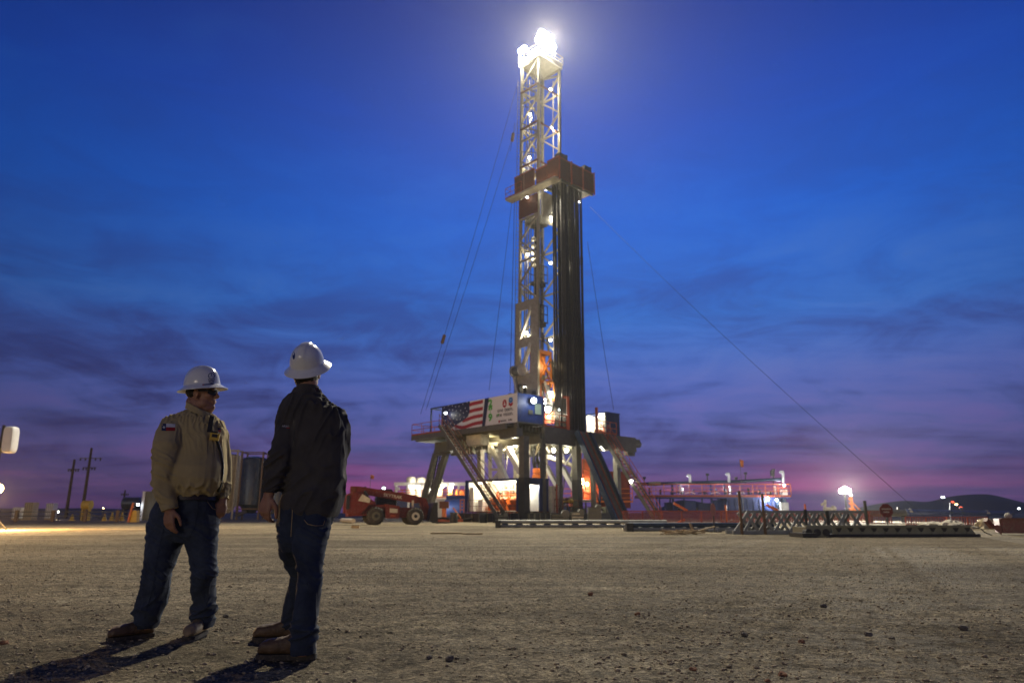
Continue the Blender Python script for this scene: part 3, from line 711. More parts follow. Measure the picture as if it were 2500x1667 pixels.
# walkway round the doghouse, with its rail
sb(.4, 14.0, -.9, -.05, 7.85, 8.0, 'walkway', 'grate'); sb(11.6, 14.0, -.05, 3.2, 7.85, 8.0, 'walkway', 'grate')
sb(.4, 14.0, -.95, -.8, 7.55, 8.0, 'edge_beam', 'steel_grey'); sb(10.5, 13.9, -.5, 3.0, 7.45, 7.8, 'bracket', 'steel_olive')
railing(sub, [r(9.2, -.9, 8), r(14, -.9, 8), r(14, 3.2, 8)], 1.1)
railing(sub, [r(11.8, 3.1, 8), r(13.9, 3.1, 8)], 1.1)
railing(sub, [r(.1, 3.3, 8.05), r(.1, 6.2, 8.05)], 1.15, step=1.0, r0=.04)
railing(sub, [r(.1, 10.4, 8.05), r(.1, 13.3, 8.05)], 1.15, step=1.0, r0=.04)
MB().beam(r(0.0, 6.3, 7.9), r(0.0, 6.3, 11.0), .22).build('gate_post', 'orange_paint', sub); MB().beam(r(0.0, 6.3, 10.9), r(0.0, 5.7, 10.9), .18).build('gate_arm', 'orange_paint', sub)
MB().beam(r(0.0, 10.25, 7.9), r(0.0, 10.25, 10.4), .25).build('gate_post', 'orange_paint', sub)
# base boxes on the ground
for a0, a1, b0, b1, z1, m_ in ((-.6, 9.5, .5, 4.4, .75, 'steel_dark'), (-.9, 10, 5.6, 8.4, .72, 'steel_dark'), (-.6, 10, 9.0, 13.4, .75, 'steel_dark')):
    sb(a0, a1, b0, b1, 0, z1, 'base_box', m_)
for k in range(6): sb(-.66, -.6, .6 + .63 * k, .75 + .63 * k, .05, .72, 'stiffener', 'steel_olive')
for k in range(9): sb(.3 + 1.0 * k, .45 + 1.0 * k, .44, .5, .05, .72, 'stiffener', 'steel_olive')
# floodlights under the floor
for x, y, a_, pw in ((1258, 1084, 4.0, 900), (1236, 1085, 7.0, 1100), (1250, 1100, 8.0, 250), (1351, 1099, 4.5, 800), (1383, 1099, 3.0, 800), (1249, 1171, 2.5, 120)):
    p = q(x, y, a=a_); lamp(sub, p, .2 if pw > 300 else .14, pw * .8, 'bulb', (1, .90, .66), 'floor_lamp', hood=False)
for x, y, a_ in ((1300, 1060, 2.0), (1252, 1052, 4.0), (1196, 1062, 6.0)):
    p = q(x, y, a=a_); tb0 = MB().beam(p - RA * .6, p + RA * .6, .07).build('tube_lamp', 'tube_lamp', sub); lit(tb0, p - RZ * .25, 110, (1, .80, .42), .2)  # tube lamps added to brighten the joists under the deck
lamp(sub, q(1338, 998, a=2.6), .30, 700, 'bulb', (1, .93, .7), 'floor_lamp', off=RA * -.2)
lamp(sub, q(1346, 958, a=3.0), .14, 120, 'bulb_cool', name='floor_lamp')
lamp(sub, q(1365, 1000, a=.6), .06, 0, 'bulb_cool', name='signal_lamp', hood=False)
lamp(sub, q(1331, 975, a=2.0), .10, 60, 'bulb_cool', name='floor_lamp'); lamp(sub, q(1331, 984, a=2.0), .09, 0, 'bulb_cool', name='floor_lamp', hood=False)
# diagonal shine inside: raking struts from floor to mast on the drill floor
for x0, y0, x1, y1, w_ in ((1337, 940, 1348, 1008, .28), (1333, 960, 1337, 1010, .2), (1352, 1015, 1330, 930, .16)):
    MB().beam(q(x0, y0, a=3.4), q(x1, y1, a=3.4), w_).build('strut', 'steel_white', sub)
for k in range(5):
    x = 1334 + 4.5 * k; MB().beam(q(x, 1006, a=2.8), q(x - 2, 1034, a=2.8), .18).build('manifold_pipe', 'orange_paint', sub)
MB().pipe([q(1352, 985, a=2.2), q(1350, 1000, a=2.2), q(1342, 1010, a=2.2), q(1334, 1012, a=2.2)], .09, 8).build('hose', 'black_rubber', sub, smooth=60)
# hoses, pipes and flow line below the floor
for pts, rr, m_ in (([(1335, 1115), (1350, 1120), (1372, 1126), (1392, 1134), (1402, 1140)], .22, 'cream'), ([(1398, 1140), (1394, 1160), (1396, 1180)], .12, 'steel_olive'),
                    ([(1305, 1085), (1305, 1130)], .05, 'cable'), ([(1293, 1080), (1292, 1165)], .07, 'cream'), ([(1232, 1100), (1228, 1165)], .05, 'cream'), ([(1240, 1098), (1234, 1168)], .05, 'cream'),
                    ([(1376, 1150), (1378, 1170), (1374, 1200), (1370, 1240)], .06, 'black_rubber'), ([(1420, 1080), (1418, 1130), (1412, 1190)], .06, 'orange_paint'), ([(1428, 1085), (1424, 1150), (1430, 1200)], .06, 'red_rust')):
    MB().pipe([q(x, y, a=5.0) for x, y in pts], rr, 8).build('flow_pipe' if rr > .1 else 'hose', m_, sub, smooth=60)
for k in range(16):                       # festoon of cables below the deck edge at left
    x0 = random.uniform(1105, 1190); y0 = random.uniform(1086, 1096); x1 = x0 + random.uniform(6, 24); y1 = y0 + random.uniform(18, 66)
    a_ = 9.0; MB().pipe([q(x0, y0, b=1.0), q((x0 + x1) / 2 - 3, (y0 + y1) / 2 + 8, b=1.0), q(x1, y1, b=1.0)], .035, 5).build('hose', 'cable' if k % 3 else 'cream', sub)

# ---- blowout preventer --------------------------------------------------------
bp_ = q(1312, 1160, a=5.0); bx_, by_, _ = rc(bp_); B0 = r(bx_, by_, 0)
bop = thing('blowout_preventer', 'bright orange blowout preventer cylinder under the rig floor', 'valve stack', B0)
MB().lathe(B0 + RZ * 3.3, [(.42, 0), (.50, .05), (.50, .95), (.42, 1.0)], 20).build('annular', 'orange_bright', bop, smooth=40)
MB().lathe(B0 + RZ * 4.35, [(.44, 0), (.46, .1), (.46, .45), (.36, .5)], 20).build('cap', 'orange_bright', bop, smooth=40)
MB().lathe(B0 + RZ * .7, [(.5, 0), (.5, .4), (.36, .5), (.36, 1.6), (.5, 1.7), (.5, 2.0), (.4, 2.1), (.4, 2.6)], 16).build('ram_body', 'steel_grey', bop, smooth=40)
hs = MB()
for k in range(9): hs.pipe([B0 + Vector((.3 * math.cos(k), .3 * math.sin(k), 4.7)), B0 + Vector((.45 * math.cos(k + .5), .3 * math.sin(k), 5.5)), B0 + Vector((.3 * math.cos(k * 1.3), .25 * math.sin(k), 6.8))], .09, 6)
hs.build('hose_bundle', 'black_rubber', bop, smooth=60)

# crowded pipework, valves and hoses standing on the base between the legs
rr_ = random.Random(12)
for k in range(46):
    a_ = rr_.uniform(-.4, 8.5); b_ = rr_.uniform(4.0, 13.2); kind = k % 5; z0 = .74
    m_ = rr_.choice(['steel_dark', 'steel_grey', 'steel_olive', 'cream', 'orange_paint', 'red_rust', 'blue_deep'])
    if kind == 0: MB().tube(r(a_, b_, z0), r(a_, b_, z0 + rr_.uniform(.8, 2.6)), rr_.uniform(.05, .13), 8).build('riser', m_, sub)
    elif kind == 1:
        l_ = rr_.uniform(.8, 2.6); z_ = z0 + rr_.uniform(.3, 1.8); MB().tube(r(a_, b_, z_), r(a_, b_ + l_, z_), rr_.uniform(.06, .14), 8).build('line_pipe', m_, sub)
    elif kind == 2: RB_().rbox(a_, a_ + rr_.uniform(.4, 1.0), b_, b_ + rr_.uniform(.4, 1.1), z0, z0 + rr_.uniform(.4, 1.3)).build('skid_box', m_, sub)
    elif kind == 3:
        c = r(a_, b_, z0 + rr_.uniform(.5, 1.6)); v_ = MB().ball(c, .2, 8, 6).build('valve', m_, sub, smooth=60); MB().lathe(c + RZ * .3, [(.18, 0), (.2, .03), (.18, .06)], 10).tube(c, c + RZ * .33, .03, 6).build('handwheel', 'red_rust', v_)
        MB().tube(r(a_, b_, z0), c, .06, 6).build('riser', 'steel_grey', sub)
    else:
        p0 = r(a_, b_, z0 + 2.0 + rr_.random()); p1 = r(a_ + rr_.uniform(-1, 1), b_ + rr_.uniform(-1.5, 1.5), z0 + .1); mid_ = (p0 + p1) / 2 - RZ * .6
        MB().pipe([p0, p0.lerp(mid_, .5) - RZ * .1, mid_, p1], .06, 6).build('hose', 'black_rubber', sub, smooth=60)
railing(sub, [r(-.7, 4.6, .76), r(-.7, 8.6, .76)], 1.05, 'red_rust', .025, 1.0, kick=False)
railing(sub, [r(9.2, 4.6, .76), r(9.2, 12.6, .76)], 1.15, 'orange_bright', .035, 1.0, (.33, .66))
for k in range(10): MB().pipe([r(.4 + .8 * k, 4.0 + .3 * (k % 3), 7.1), r(.6 + .8 * k, 4.3, 6.2 - .2 * (k % 4)), r(.9 + .8 * k, 5.5, 6.9)], .05, 6).build('hose', 'black_rubber' if k % 2 else 'cream', sub)
for k in range(7): MB().beam(r(.5, 3.8 + 1.3 * k, 6.9), r(9.2, 3.8 + 1.3 * k, 6.9), .12, .2).build('cable_tray_bar', 'steel_olive', sub)

# ---- doghouse with its banner ---------------------------------------------------
dog = thing('doghouse', 'blue rig cabin with flag banner on its side and floodlight on its end', 'cabin', r(6, 1.5, 8.1))
DZ0, DZ1 = 8.1, 10.62; DL = 10.4
RB_().rbox(.02, DL, .04, 3.1, DZ0, DZ0 + .12).build('floor', 'steel_grey', dog)
RB_().rbox(.02, DL, .04, 3.1, DZ1 - .1, DZ1).build('roof', 'blue_paint', dog)
RB_().rbox(.02, .1, .04, 3.1, DZ0 + .12, DZ1 - .1).build('end_wall', 'blue_paint', dog)
RB_().rbox(DL - .08, DL, .04, 3.1, DZ0 + .12, DZ1 - .1).build('end_wall', 'blue_deep', dog)
RB_().rbox(.1, DL - .08, .04, .1, DZ0 + .12, DZ1 - .1).build('side_wall', 'blue_deep', dog)
RB_().rbox(.1, DL - .08, 3.0, 3.1, DZ0 + .12, DZ1 - .1).build('side_wall', 'blue_deep', dog)
w_ = RB_().rbox(-.03, .02, 2.0, 2.85, 8.95, 9.95).build('window', 'blue_deep', dog); RB_().rbox(-.05, -.03, 2.05, 2.8, 9.0, 9.9).build('pane', 'glass_window', w_)
# open porch frame behind the banner
pf = RB_()
for a_, b_ in ((12.2, .05), (12.2, 3.0)): pf.rbox(a_ - .06, a_ + .06, b_ - .06, b_ + .06, 8.0, DZ1)
pf.build('porch_post', 'blue_steel', dog)
RB_().rbox(DL, 12.3, 0, .1, DZ1 - .12, DZ1).rbox(DL, 12.3, 2.95, 3.1, DZ1 - .12, DZ1).rbox(12.2, 12.3, .1, 2.95, DZ1 - .12, DZ1).build('porch_beam', 'blue_steel', dog)
RB_().rbox(DL + .1, DL + .5, .3, 1.2, 8.1, 10.2).build('door_leaf', 'steel_olive', dog)
lamp(dog, r(11.3, 1.6, 10.2), .12, 160, 'bulb', (1, .92, .72), 'porch_lamp')
# banner: real printed sheet, every field its own piece
BN = thing('flag_banner', 'large banner with waving flag, green numbers and slogan on the cabin side', 'banner', r(5, 0, 9.3))
def bp(s, t, o=0.0): return r(DL - s * DL, -.03 - o, DZ0 + .02 + t * (DZ1 - DZ0 - .04))     # s 0 = left end, 1 = corner
MB().ext([bp(0, 0), bp(1, 0), bp(1, 1), bp(0, 1)], RB * .02).build('sheet', 'banner_white', BN)
def bpoly(pts, m, nm, o=.004): return MB().poly([bp(s, t, o) for s, t in pts]).build(nm, m, BN)
bpoly([(.565, 0), (.605, 0), (.655, 1), (.60, 1)], 'banner_navy', 'edge_stripe', .012)
# red stripes, waving
def wave(s, k): return .10 * math.sin(s * 9.2 + .9 + k * .5) + .05 * math.sin(s * 17 + k)
for k in range(5):
    y0 = -.13 + k * .245; n = 22; s0 = .12 if k < 2 else .30; top = []; bot = []
    for i in range(n + 1):
        s_ = s0 + (.575 - s0) * i / n; lim = .565 + .04 * 0
        lo_ = y0 + wave(s_, k * .2) + .06 * (s_ - .3); hi_ = lo_ + .125
        lo_ = min(max(lo_, 0), 1); hi_ = min(max(hi_, 0), 1)
        top.append((s_, hi_)); bot.append((s_, lo_))
    bm_ = MB()
    for i in range(n):
        if top[i][1] - bot[i][1] > .003 or top[i + 1][1] - bot[i + 1][1] > .003: bm_.poly([bp(*bot[i], .005), bp(*bot[i + 1], .005), bp(*top[i + 1], .005), bp(*top[i], .005)])
    if bm_.f: bm_.build('red_stripe', 'banner_red', BN)
cn = [(0, .0), (0, 1), (.40, 1), (.395, .8), (.40, .62), (.375, .45), (.31, .32), (.24, .24), (.18, .17), (.12, .05), (.1, 0)]
bpoly(cn, 'banner_navy', 'star_field', .009)
def star(s, t, sz):
    b = MB(); pts = []
    for k in range(10):
        rr = sz if k % 2 == 0 else sz * .42; an = math.pi / 2 + k * math.pi / 5
        pts.append(bp(s, t, .012) - RA * (rr * math.cos(an)) + RZ * (rr * math.sin(an)))
    c = sum((p for p in pts), Vector()) / 10; b.add([c] + pts, [(0, 1 + k, 1 + (k + 1) % 10) for k in range(10)])
    return b.build('star', 'banner_white', BN)
for i in range(7):
    for j in range(5):
        s_ = .035 + i * .055 + (.02 if j % 2 else 0) + .008 * math.sin(j * 2.1 + i); t_ = .93 - j * .165 + .05 * math.sin(i * 1.3)
        if s_ < .37 and t_ > .14 + max(0, (s_ - .1)) * .95: star(s_, t_, .085)
def btext(s, t, body, size, m, align='RIGHT', bold=.0, squeeze=1.0): return text_mesh(body, size, m, BN, bp(s, t), -RA, RZ, 'lettering', .012, bold, align, squeeze)
for ch, t_ in (('2', .68), ('8', .43), ('9', .18)): btext(.672, t_, ch, .86, 'print_green', 'CENTER', .04, 1.2)
btext(.955, .43, 'one team.', .50, 'print_dark', 'RIGHT', .008); btext(.955, .27, 'one vision.', .50, 'print_dark', 'RIGHT', .008)
bpoly([(.755, .30), (.775, .31), (.785, .38), (.765, .37)], 'print_green', 'leaf', .012)
# round red emblem and blue-over-red shield
ec = bp(.85, .70, .010)
MB().add([ec] + [ec - RA * (.27 * math.cos(k * .3927)) + RZ * (.36 * math.sin(k * .3927)) for k in range(16)], [(0, 1 + k, 1 + (k + 1) % 16) for k in range(16)]).build('round_emblem', 'banner_red', BN)
MB().poly([ec - RB * .004 + RA * .13 - RZ * .14, ec - RB * .004 - RA * .13 - RZ * .14, ec - RB * .004 - RA * .05 + RZ * .0, ec - RB * .004 + RZ * .24, ec - RB * .004 + RA * .05]).build('emblem_tower', 'banner_white', BN)
for t0, m_ in ((.02, 'print_blue'), (-.26, 'banner_red')):
    e2 = bp(.925, .72, .010) + RZ * t0
    MB().poly([e2 + RA * .26 + RZ * .28, e2 + RA * .26 + RZ * .02, e2 - RZ * .14, e2 - RA * .26 + RZ * .02, e2 - RA * .26 + RZ * .28, e2 + RZ * .12]).build('chevron', m_, BN)
bpoly([(.905, .80), (.945, .80), (.945, .88), (.905, .88)], 'print_blue', 'chevron_top', .010)
rr_ = random.Random(4)
bl = MB()
for s0_, n_ in ((.80, 9), (.895, 6)):
    for k in range(n_):
        a_ = s0_ + k * .0082; hh = .055 + .02 * (k % 3 == 0)
        bl.poly([bp(a_, .08, .01), bp(a_ + .0055, .08, .01), bp(a_ + .0055, .08 + hh, .01), bp(a_, .08 + hh, .01)])
bl.build('small_print', 'print_dark', BN)
e3 = bp(.785, .105, .010); MB().add([e3] + [e3 - RA * (.12 * math.cos(k * .785)) + RZ * (.12 * math.sin(k * .785)) for k in range(8)], [(0, 1 + k, 1 + (k + 1) % 8) for k in range(8)]).build('dot_emblem', 'banner_red', BN)
# the bright flood on the blue end and small lamps
fl_ = MB().box(r(-.18, 1.55, 10.05), (.2, .5, .36), RAX).build('floodlight', 'steel_dark', dog)
MB().ball(r(-.40, 1.55, 10.05), .24, 12, 8).build('flood_lens', 'bulb_cool', fl_, smooth=60)
lit(fl_, r(-1.05, 1.55, 10.05), 80, (.92, .97, 1), .16)
lamp(dog, q(1088, 1008, b=-.5), .12, 12, 'bulb_cool', name='stair_lamp')
MB().box(r(-.06, 1.5, 9.1), (.06, .5, .35), RAX).build('speaker', 'steel_olive', dog)
MB().beam(r(3.0, 1.2, 10.75), r(4.6, 1.2, 10.75), .12).build('roof_lamp', 'tube_lamp', dog)

# ---- hut on the far side of the rig floor ---------------------------------------
hut = thing('rig_floor_hut', 'small blue hut with a brightly lit open front at the right of the rig floor', 'hut', r(2.7, 14.4, 8))
RB_().rbox(1.4, 4.0, 13.4, 15.5, 7.98, 8.08).build('floor', 'steel_grey', hut); RB_().rbox(1.36, 4.04, 13.36, 15.54, 10.34, 10.46).build('roof', 'blue_paint', hut)
for k in range(6): RB_().rbox(1.4, 1.46, 13.4 + .35 * k, 13.73 + .35 * k, 8.08, 10.34).build('wall_panel', 'blue_deep', hut)
RB_().rbox(1.46, 4.0, 15.44, 15.5, 8.08, 10.34).build('back_wall', 'inside_white', hut); RB_().rbox(3.94, 4.0, 13.4, 15.44, 8.08, 10.34).build('end_wall', 'inside_white', hut)
RB_().rbox(1.46, 1.5, 13.45, 15.4, 8.08, 10.34).build('lining', 'inside_white', hut)
RB_().rbox(1.5, 1.62, 13.4, 13.5, 8.08, 10.34).build('jamb', 'cream', hut)
RB_().rbox(1.8, 2.6, 14.2, 14.8, 8.08, 9.1).build('console', 'orange_paint', hut); RB_().rbox(2.9, 3.5, 14.0, 14.5, 8.08, 8.9).build('drum', 'red_rust', hut)
for k in range(3): MB().beam(r(1.7 + .5 * k, 13.5, 8.1), r(1.7 + .5 * k, 13.5, 9.2), .05).build('rail_post', 'orange_paint', hut)
MB().beam(r(1.5, 13.5, 9.2), r(3.0, 13.5, 9.2), .05).build('rail', 'orange_paint', hut)
MB().beam(r(1.8, 14.4, 10.2), r(3.6, 14.4, 10.2), .12).build('tube_lamp', 'tube_lamp', hut); lit(hut, r(2.7, 14.2, 10.0), 260, (1, .93, .70), .2)
lit(hut, r(2.7, 13.9, 9.0), 60, (1, .93, .70), .2)

# ---- V-door ramp --------------------------------------------------------------------
ra_b = rc(q(1505, 1266, b=7.1))[0]
rampo = thing('pipe_ramp', 'steep steel ramp with blue edges running from the rig floor to the ground', 'ramp', r(ra_b, 8.6, 0))
P0, P1 = r(-.3, 7.0, 7.85), r(ra_b, 7.0, .1); Q0, Q1 = r(-.3, 8.75, 7.85), r(ra_b, 8.75, .1)
MB().ext([P0, Q0, Q1, P1], Vector((0, 0, -.35))).build('ramp_deck', 'steel_olive', rampo)
up_ = (P1 - P0).cross(RB).normalized(); up_ = up_ if up_.z > 0 else -up_
for e0, e1 in ((P0, P1), (Q0, Q1)):
    MB().beam(e0 + up_ * .02, e1 + up_ * .02, .16, .5, up_).build('side_beam', 'blue_steel', rampo)
for f_ in (.3, .72): MB().beam(P0.lerp(Q0, f_) + up_ * .06, P1.lerp(Q1, f_) + up_ * .06, .06, .06).build('wear_strip', 'orange_paint', rampo)
for k in range(9): t_ = (k + .5) / 9; MB().beam(P0.lerp(P1, t_) + up_ * .03, Q0.lerp(Q1, t_) + up_ * .03, .1, .04).build('cross_plate', 'steel_grey', rampo)

# ---- stairs ----------------------------------------------------------------------------
def stairs(name, label, p0, p1, width, side, n, m_str, m_rail, m_step='grate'):
    t = thing(name, label, 'stairs', (p1.x, p1.y, 0))
    side = side.normalized() * width
    for o_ in (Vector(), side): MB().beam(p0 + o_, p1 + o_, .08, .34).build('stringer', m_str, t)
    for k in range(n):
        c = p0.lerp(p1, (k + .5) / n); MB().beam(c + side * .04, c + side * .96, .24, .05).build('tread', m_step, t)
    for o_ in (Vector(), side):
        b = MB(); u = RZ * 1.0
        for k in range(8): c = p0.lerp(p1, k / 7) + o_; b.tube(c, c + u, .028, 6)
        for f_ in (.5, 1.0): b.tube(p0 + o_ + u * f_, p1 + o_ + u * f_, .03, 6)
        b.build('handrail', m_rail, t)
    return t
stairs('steel_stairs', 'long steel stairs from the banner cabin down to the ground', q(1072, 1038, b=-2.0), q(1222, 1272, b=-2.0), .95, RB, 30, 'steel_grey', 'red_rust')
s2b = q(1597, 1240, b=10.6)
stairs('steel_stairs', 'steel stairs with orange rails descending behind the pipe ramp', r(-.2, 10.6, 7.9), Vector((r(rc(s2b)[0], 10.6, .2))), 1.0, RB, 26, 'steel_grey', 'orange_paint')
lamp(rampo, q(1541, 1174, b=10.6), .16, 120, 'bulb', name='stair_lamp')
MB().beam(q(1466, 1090, b=10.4), q(1475, 1100, b=10.4), .1).build('tube_lamp', 'tube_lamp', rampo)

# ---- lit pump house container under the cabin ---------------------------------------------
pc = thing('pump_house', 'blue container with a brightly lit open side full of orange machinery', 'container', r(4, 2.3, .78))
CA0, CA1, CB0, CB1, CZ0, CZ1 = 0.05, 8.0, 1.0, 3.75, .8, 3.62
def cb(a0, a1, b0, b1, z0, z1, nm, m='blue_deep', par=None): return RB_().rbox(a0, a1, b0, b1, z0, z1).build(nm, m, par or pc)
cb(CA0, CA1, CB0, CB1, CZ0, CZ0 + .1, 'floor', 'red_rust'); cb(CA0, CA1, CB0, CB1, CZ1 - .14, CZ1, 'roof')
cb(CA1 - .45, CA1, CB0, CB0 + .12, CZ0 + .1, CZ1 - .14, 'corner_post'); cb(CA0, 1.25, CB0, CB0 + .1, CZ0 + .1, CZ1 - .14, 'side_wall')
for k in range(5): cb(.15 + .23 * k, .25 + .23 * k, CB0 - .03, CB0, CZ0 + .15, CZ1 - .2, 'rib', 'blue_paint')
cb(CA0, CA1, CB1 - .08, CB1, CZ0 + .1, CZ1 - .14, 'back_wall', 'inside_white'); cb(CA1 - .08, CA1, CB0 + .12, CB1 - .08, CZ0 + .1, CZ1 - .14, 'end_wall', 'inside_white')
cb(1.15, 1.22, CB0 + .1, CB1 - .08, CZ0 + .1, CZ1 - .14, 'partition', 'inside_white'); cb(1.25, CA1 - .08, CB0 + .1, CB1 - .08, CZ1 - .2, CZ1 - .14, 'ceiling', 'inside_white')
cb(CA0, CA0 + .08, CB0 + .1, 1.35, CZ0 + .1, CZ1 - .14, 'end_wall'); cb(CA0, CA0 + .08, 2.55, CB1, CZ0 + .1, CZ1 - .14, 'end_wall'); cb(CA0, CA0 + .08, 1.35, 2.55, 3.05, CZ1 - .14, 'lintel')
cb(1.08, 1.14, CB0 + .12, CB1 - .1, CZ0 + .1, CZ1 - .16, 'lining', 'inside_white')
cb(7.0, 7.5, 1.2, 2.2, .9, 3.0, 'cabinet', 'white_paint'); cb(6.0, 6.9, 2.9, 3.6, .9, 2.6, 'cabinet', 'cream'); cb(6.0, 6.6, 1.4, 2.2, .9, 1.9, 'chest', 'white_paint')
for k in range(3):
    a_ = 2.2 + 1.35 * k
    mm_ = cb(a_ - .5, a_ + .5, 1.5, 2.4, .95, 1.45, 'pump_skid', 'orange_bright')
    MB().tube(r(a_ - .45, 1.95, 1.75), r(a_ + .45, 1.95, 1.75), .36, 14).build('motor', 'orange_bright', mm_, smooth=40)
    MB().tube(r(a_, 2.2, 1.4), r(a_, 2.2, 2.6), .1, 8).build('riser', 'orange_paint', mm_)
    MB().tube(r(a_ - .4, 2.9, 1.0), r(a_ - .4, 2.9, 3.0), .07, 8).build('riser', 'orange_paint', mm_)
for z_ in (1.1, 2.3, 2.75): MB().tube(r(1.5, 2.9, z_), r(5.6, 2.9, z_), .08, 8).build('manifold', 'orange_bright' if z_ < 2.5 else 'cream', pc)
for k in range(11): MB().tube(r(1.6 + .38 * k, 3.2, 1.4), r(1.6 + .38 * k, 3.2, 3.2 - .25 * (k % 3)), .045, 6).build('pipe', 'orange_paint' if k % 2 else 'red_rust', pc)
for a_ in (2.4, 4.4, 6.4): MB().beam(r(a_ - .5, 1.6, 3.36), r(a_ + .5, 1.6, 3.36), .12).build('tube_lamp', 'tube_lamp', pc); lit(pc, r(a_, 1.75, 3.15), 210, (1, .88, .62), .2)
lit(pc, r(.6, 2.1, 3.0), 330, (1, .95, .78), .15)
railing(pc, [r(1.3, CB0 - .04, CZ0 + .02), r(7.5, CB0 - .04, CZ0 + .02)], 1.05, 'red_rust', .02, 1.2, kick=False)
# pale cabinet beside the container door
hp = thing('power_cabinet', 'pale square cabinet standing beside the lit container door', 'cabinet', r(.5, 4.5, .75))
c0 = RB_().rbox(-.2, .9, 3.82, 4.75, 1.2, 3.0).build('housing', 'cream', hp); RB_().rbox(-.22, -.2, 4.2, 4.5, 2.6, 2.8).build('label_plate', 'steel_olive', c0)
RB_().rbox(-.2, .9, 3.9, 4.7, .75, 1.2).build('plinth', 'cream', hp)
railing(hp, [r(-.5, 3.8, .78), r(-.5, 5.4, .78)], 1.1, 'red_rust', .025, .5, kick=False)

# ================================================================== yard
def PL(x, y, Y): return at(x, y, Y)
class Ax:                                   # a local frame standing on the ground
    def __init__(s, org, yaw): s.o = Vector(org); s.f = Vector((math.cos(yaw), math.sin(yaw), 0)); s.l = Vector((-math.sin(yaw), math.cos(yaw), 0)); s.ax = (s.f, s.l, Vector((0, 0, 1)))
    def p(s, f, l, z): return s.o + s.f * f + s.l * l + Vector((0, 0, z))
    def box(s, b, f0, f1, l0, l1, z0, z1): return b.box(s.p((f0 + f1) / 2, (l0 + l1) / 2, (z0 + z1) / 2), (abs(f1 - f0), abs(l1 - l0), abs(z1 - z0)), s.ax)

# ---- red telehandler ------------------------------------------------------------
T = Ax(gp(917, 1281.5), rad(21))
th = thing('telehandler', 'red telescopic handler with big tyres parked left of the rig', 'telehandler', T.o)
def side(pts, l0, l1, nm, m='red_paint', par=None):     # profile in (f, z) extruded from l0 to l1
    return MB().ext([T.p(f, l0, z) for f, z in pts], T.l * (l1 - l0)).build(nm, m, par or th)
ch_ = side([(-1.75, .55), (-1.75, 1.0), (-.7, 1.0), (-.7, 1.35), (.7, 1.3), (1.3, 1.15), (3.3, 1.1), (3.5, .75), (3.4, .5), (.9, .45), (.5, .65), (-.6, .6)], .35, 1.75, 'chassis')
side([(-1.9, .75), (-1.95, 1.95), (-1.55, 2.1), (-.95, 1.98), (-.1, 1.5), (.0, 1.35), (-.5, 1.3), (-.75, .95), (-1.0, .72)], .12, .75, 'engine_cover')
side([(-1.9, .75), (-1.95, 1.95), (-1.5, 2.05), (-1.0, 1.5), (-.8, .8)], 1.35, 2.0, 'counterweight')
side([(-1.96, 1.0), (-1.96, 1.85), (-1.75, 1.9), (-1.75, 1.0)], .08, .12, 'side_grille', 'steel_dark')
side([(-1.2, 1.55), (-.95, 1.98), (-.4, 1.68), (-.45, 1.42)], .09, .12, 'decal', 'cream')
side([(.62, .42), (.62, 1.35), (1.55, 1.22), (1.55, .42)], .05, .6, 'tool_box')
side([(.9, .8), (.9, 1.08), (1.42, 1.03), (1.42, .78)], .03, .05, 'label_plate', 'cream')
side([(.95, .55), (.95, .66), (1.3, .64), (1.3, .54)], .03, .05, 'label_plate', 'orange_paint')
cab_ = side([(.2, 1.2), (.2, 1.75), (.5, 2.35), (1.2, 2.35), (1.55, 1.7), (1.55, 1.2)], 1.15, 2.0, 'cab', 'steel_dark')
side([(.35, 1.5), (.55, 2.22), (1.12, 2.22), (1.4, 1.7), (1.4, 1.5)], 1.12, 1.15, 'cab_window', 'glass_dark', cab_)
bm_ = side([(-1.62, 2.02), (-1.6, 2.50), (-1.1, 2.50), (2.6, 1.98), (2.9, 1.9), (2.9, 1.42), (2.6, 1.45), (-.4, 1.92)], .72, 1.22, 'boom')
side([(-1.60, 2.06), (-1.58, 2.46), (-1.3, 2.47), (-1.3, 2.02)], .69, .72, 'boom_plate', 'red_rust', bm_)
side([(2.3, 1.55), (2.3, 1.95), (3.3, 1.78), (3.3, 1.40)], .78, 1.16, 'boom_extension', 'red_paint')
side([(3.1, 1.80), (3.5, 1.75), (3.75, 1.2), (3.6, .35), (3.35, .35), (3.25, 1.1)], .75, 1.2, 'boom_head')
fk = side([(3.62, .25), (3.95, 1.45), (4.2, 1.5), (4.25, .2)], .2, 1.9, 'fork_carriage', 'steel_dark')
for l_ in (.4, 1.5): side([(4.2, .08), (4.2, .2), (5.2, .14), (5.2, .08)], l_, l_ + .15, 'fork', 'steel_dark', fk)
for k in range(4): MB().beam(T.p(3.9 + .1 * k, .3 + .45 * k, .3), T.p(4.0, .3 + .45 * k, 1.9), .06).build('guard_bar', 'steel_olive', fk)
MB().tube(T.p(-.75, .66, 2.2), T.p(-.15, .66, 1.25), .09, 8).build('lift_cylinder', 'steel_dark', th)
text_mesh('SKYTRAK', .30, 'cream', bm_, T.p(.55, .70, 1.86), T.f * 1.0 - RZ * .135, RZ + T.f * .135, 'lettering', .006, .006)
MB().box(T.p(2.55, .55, 1.35), (.12, .1, .5), T.ax).build('headlamp_post', 'cream', th)
wm = []
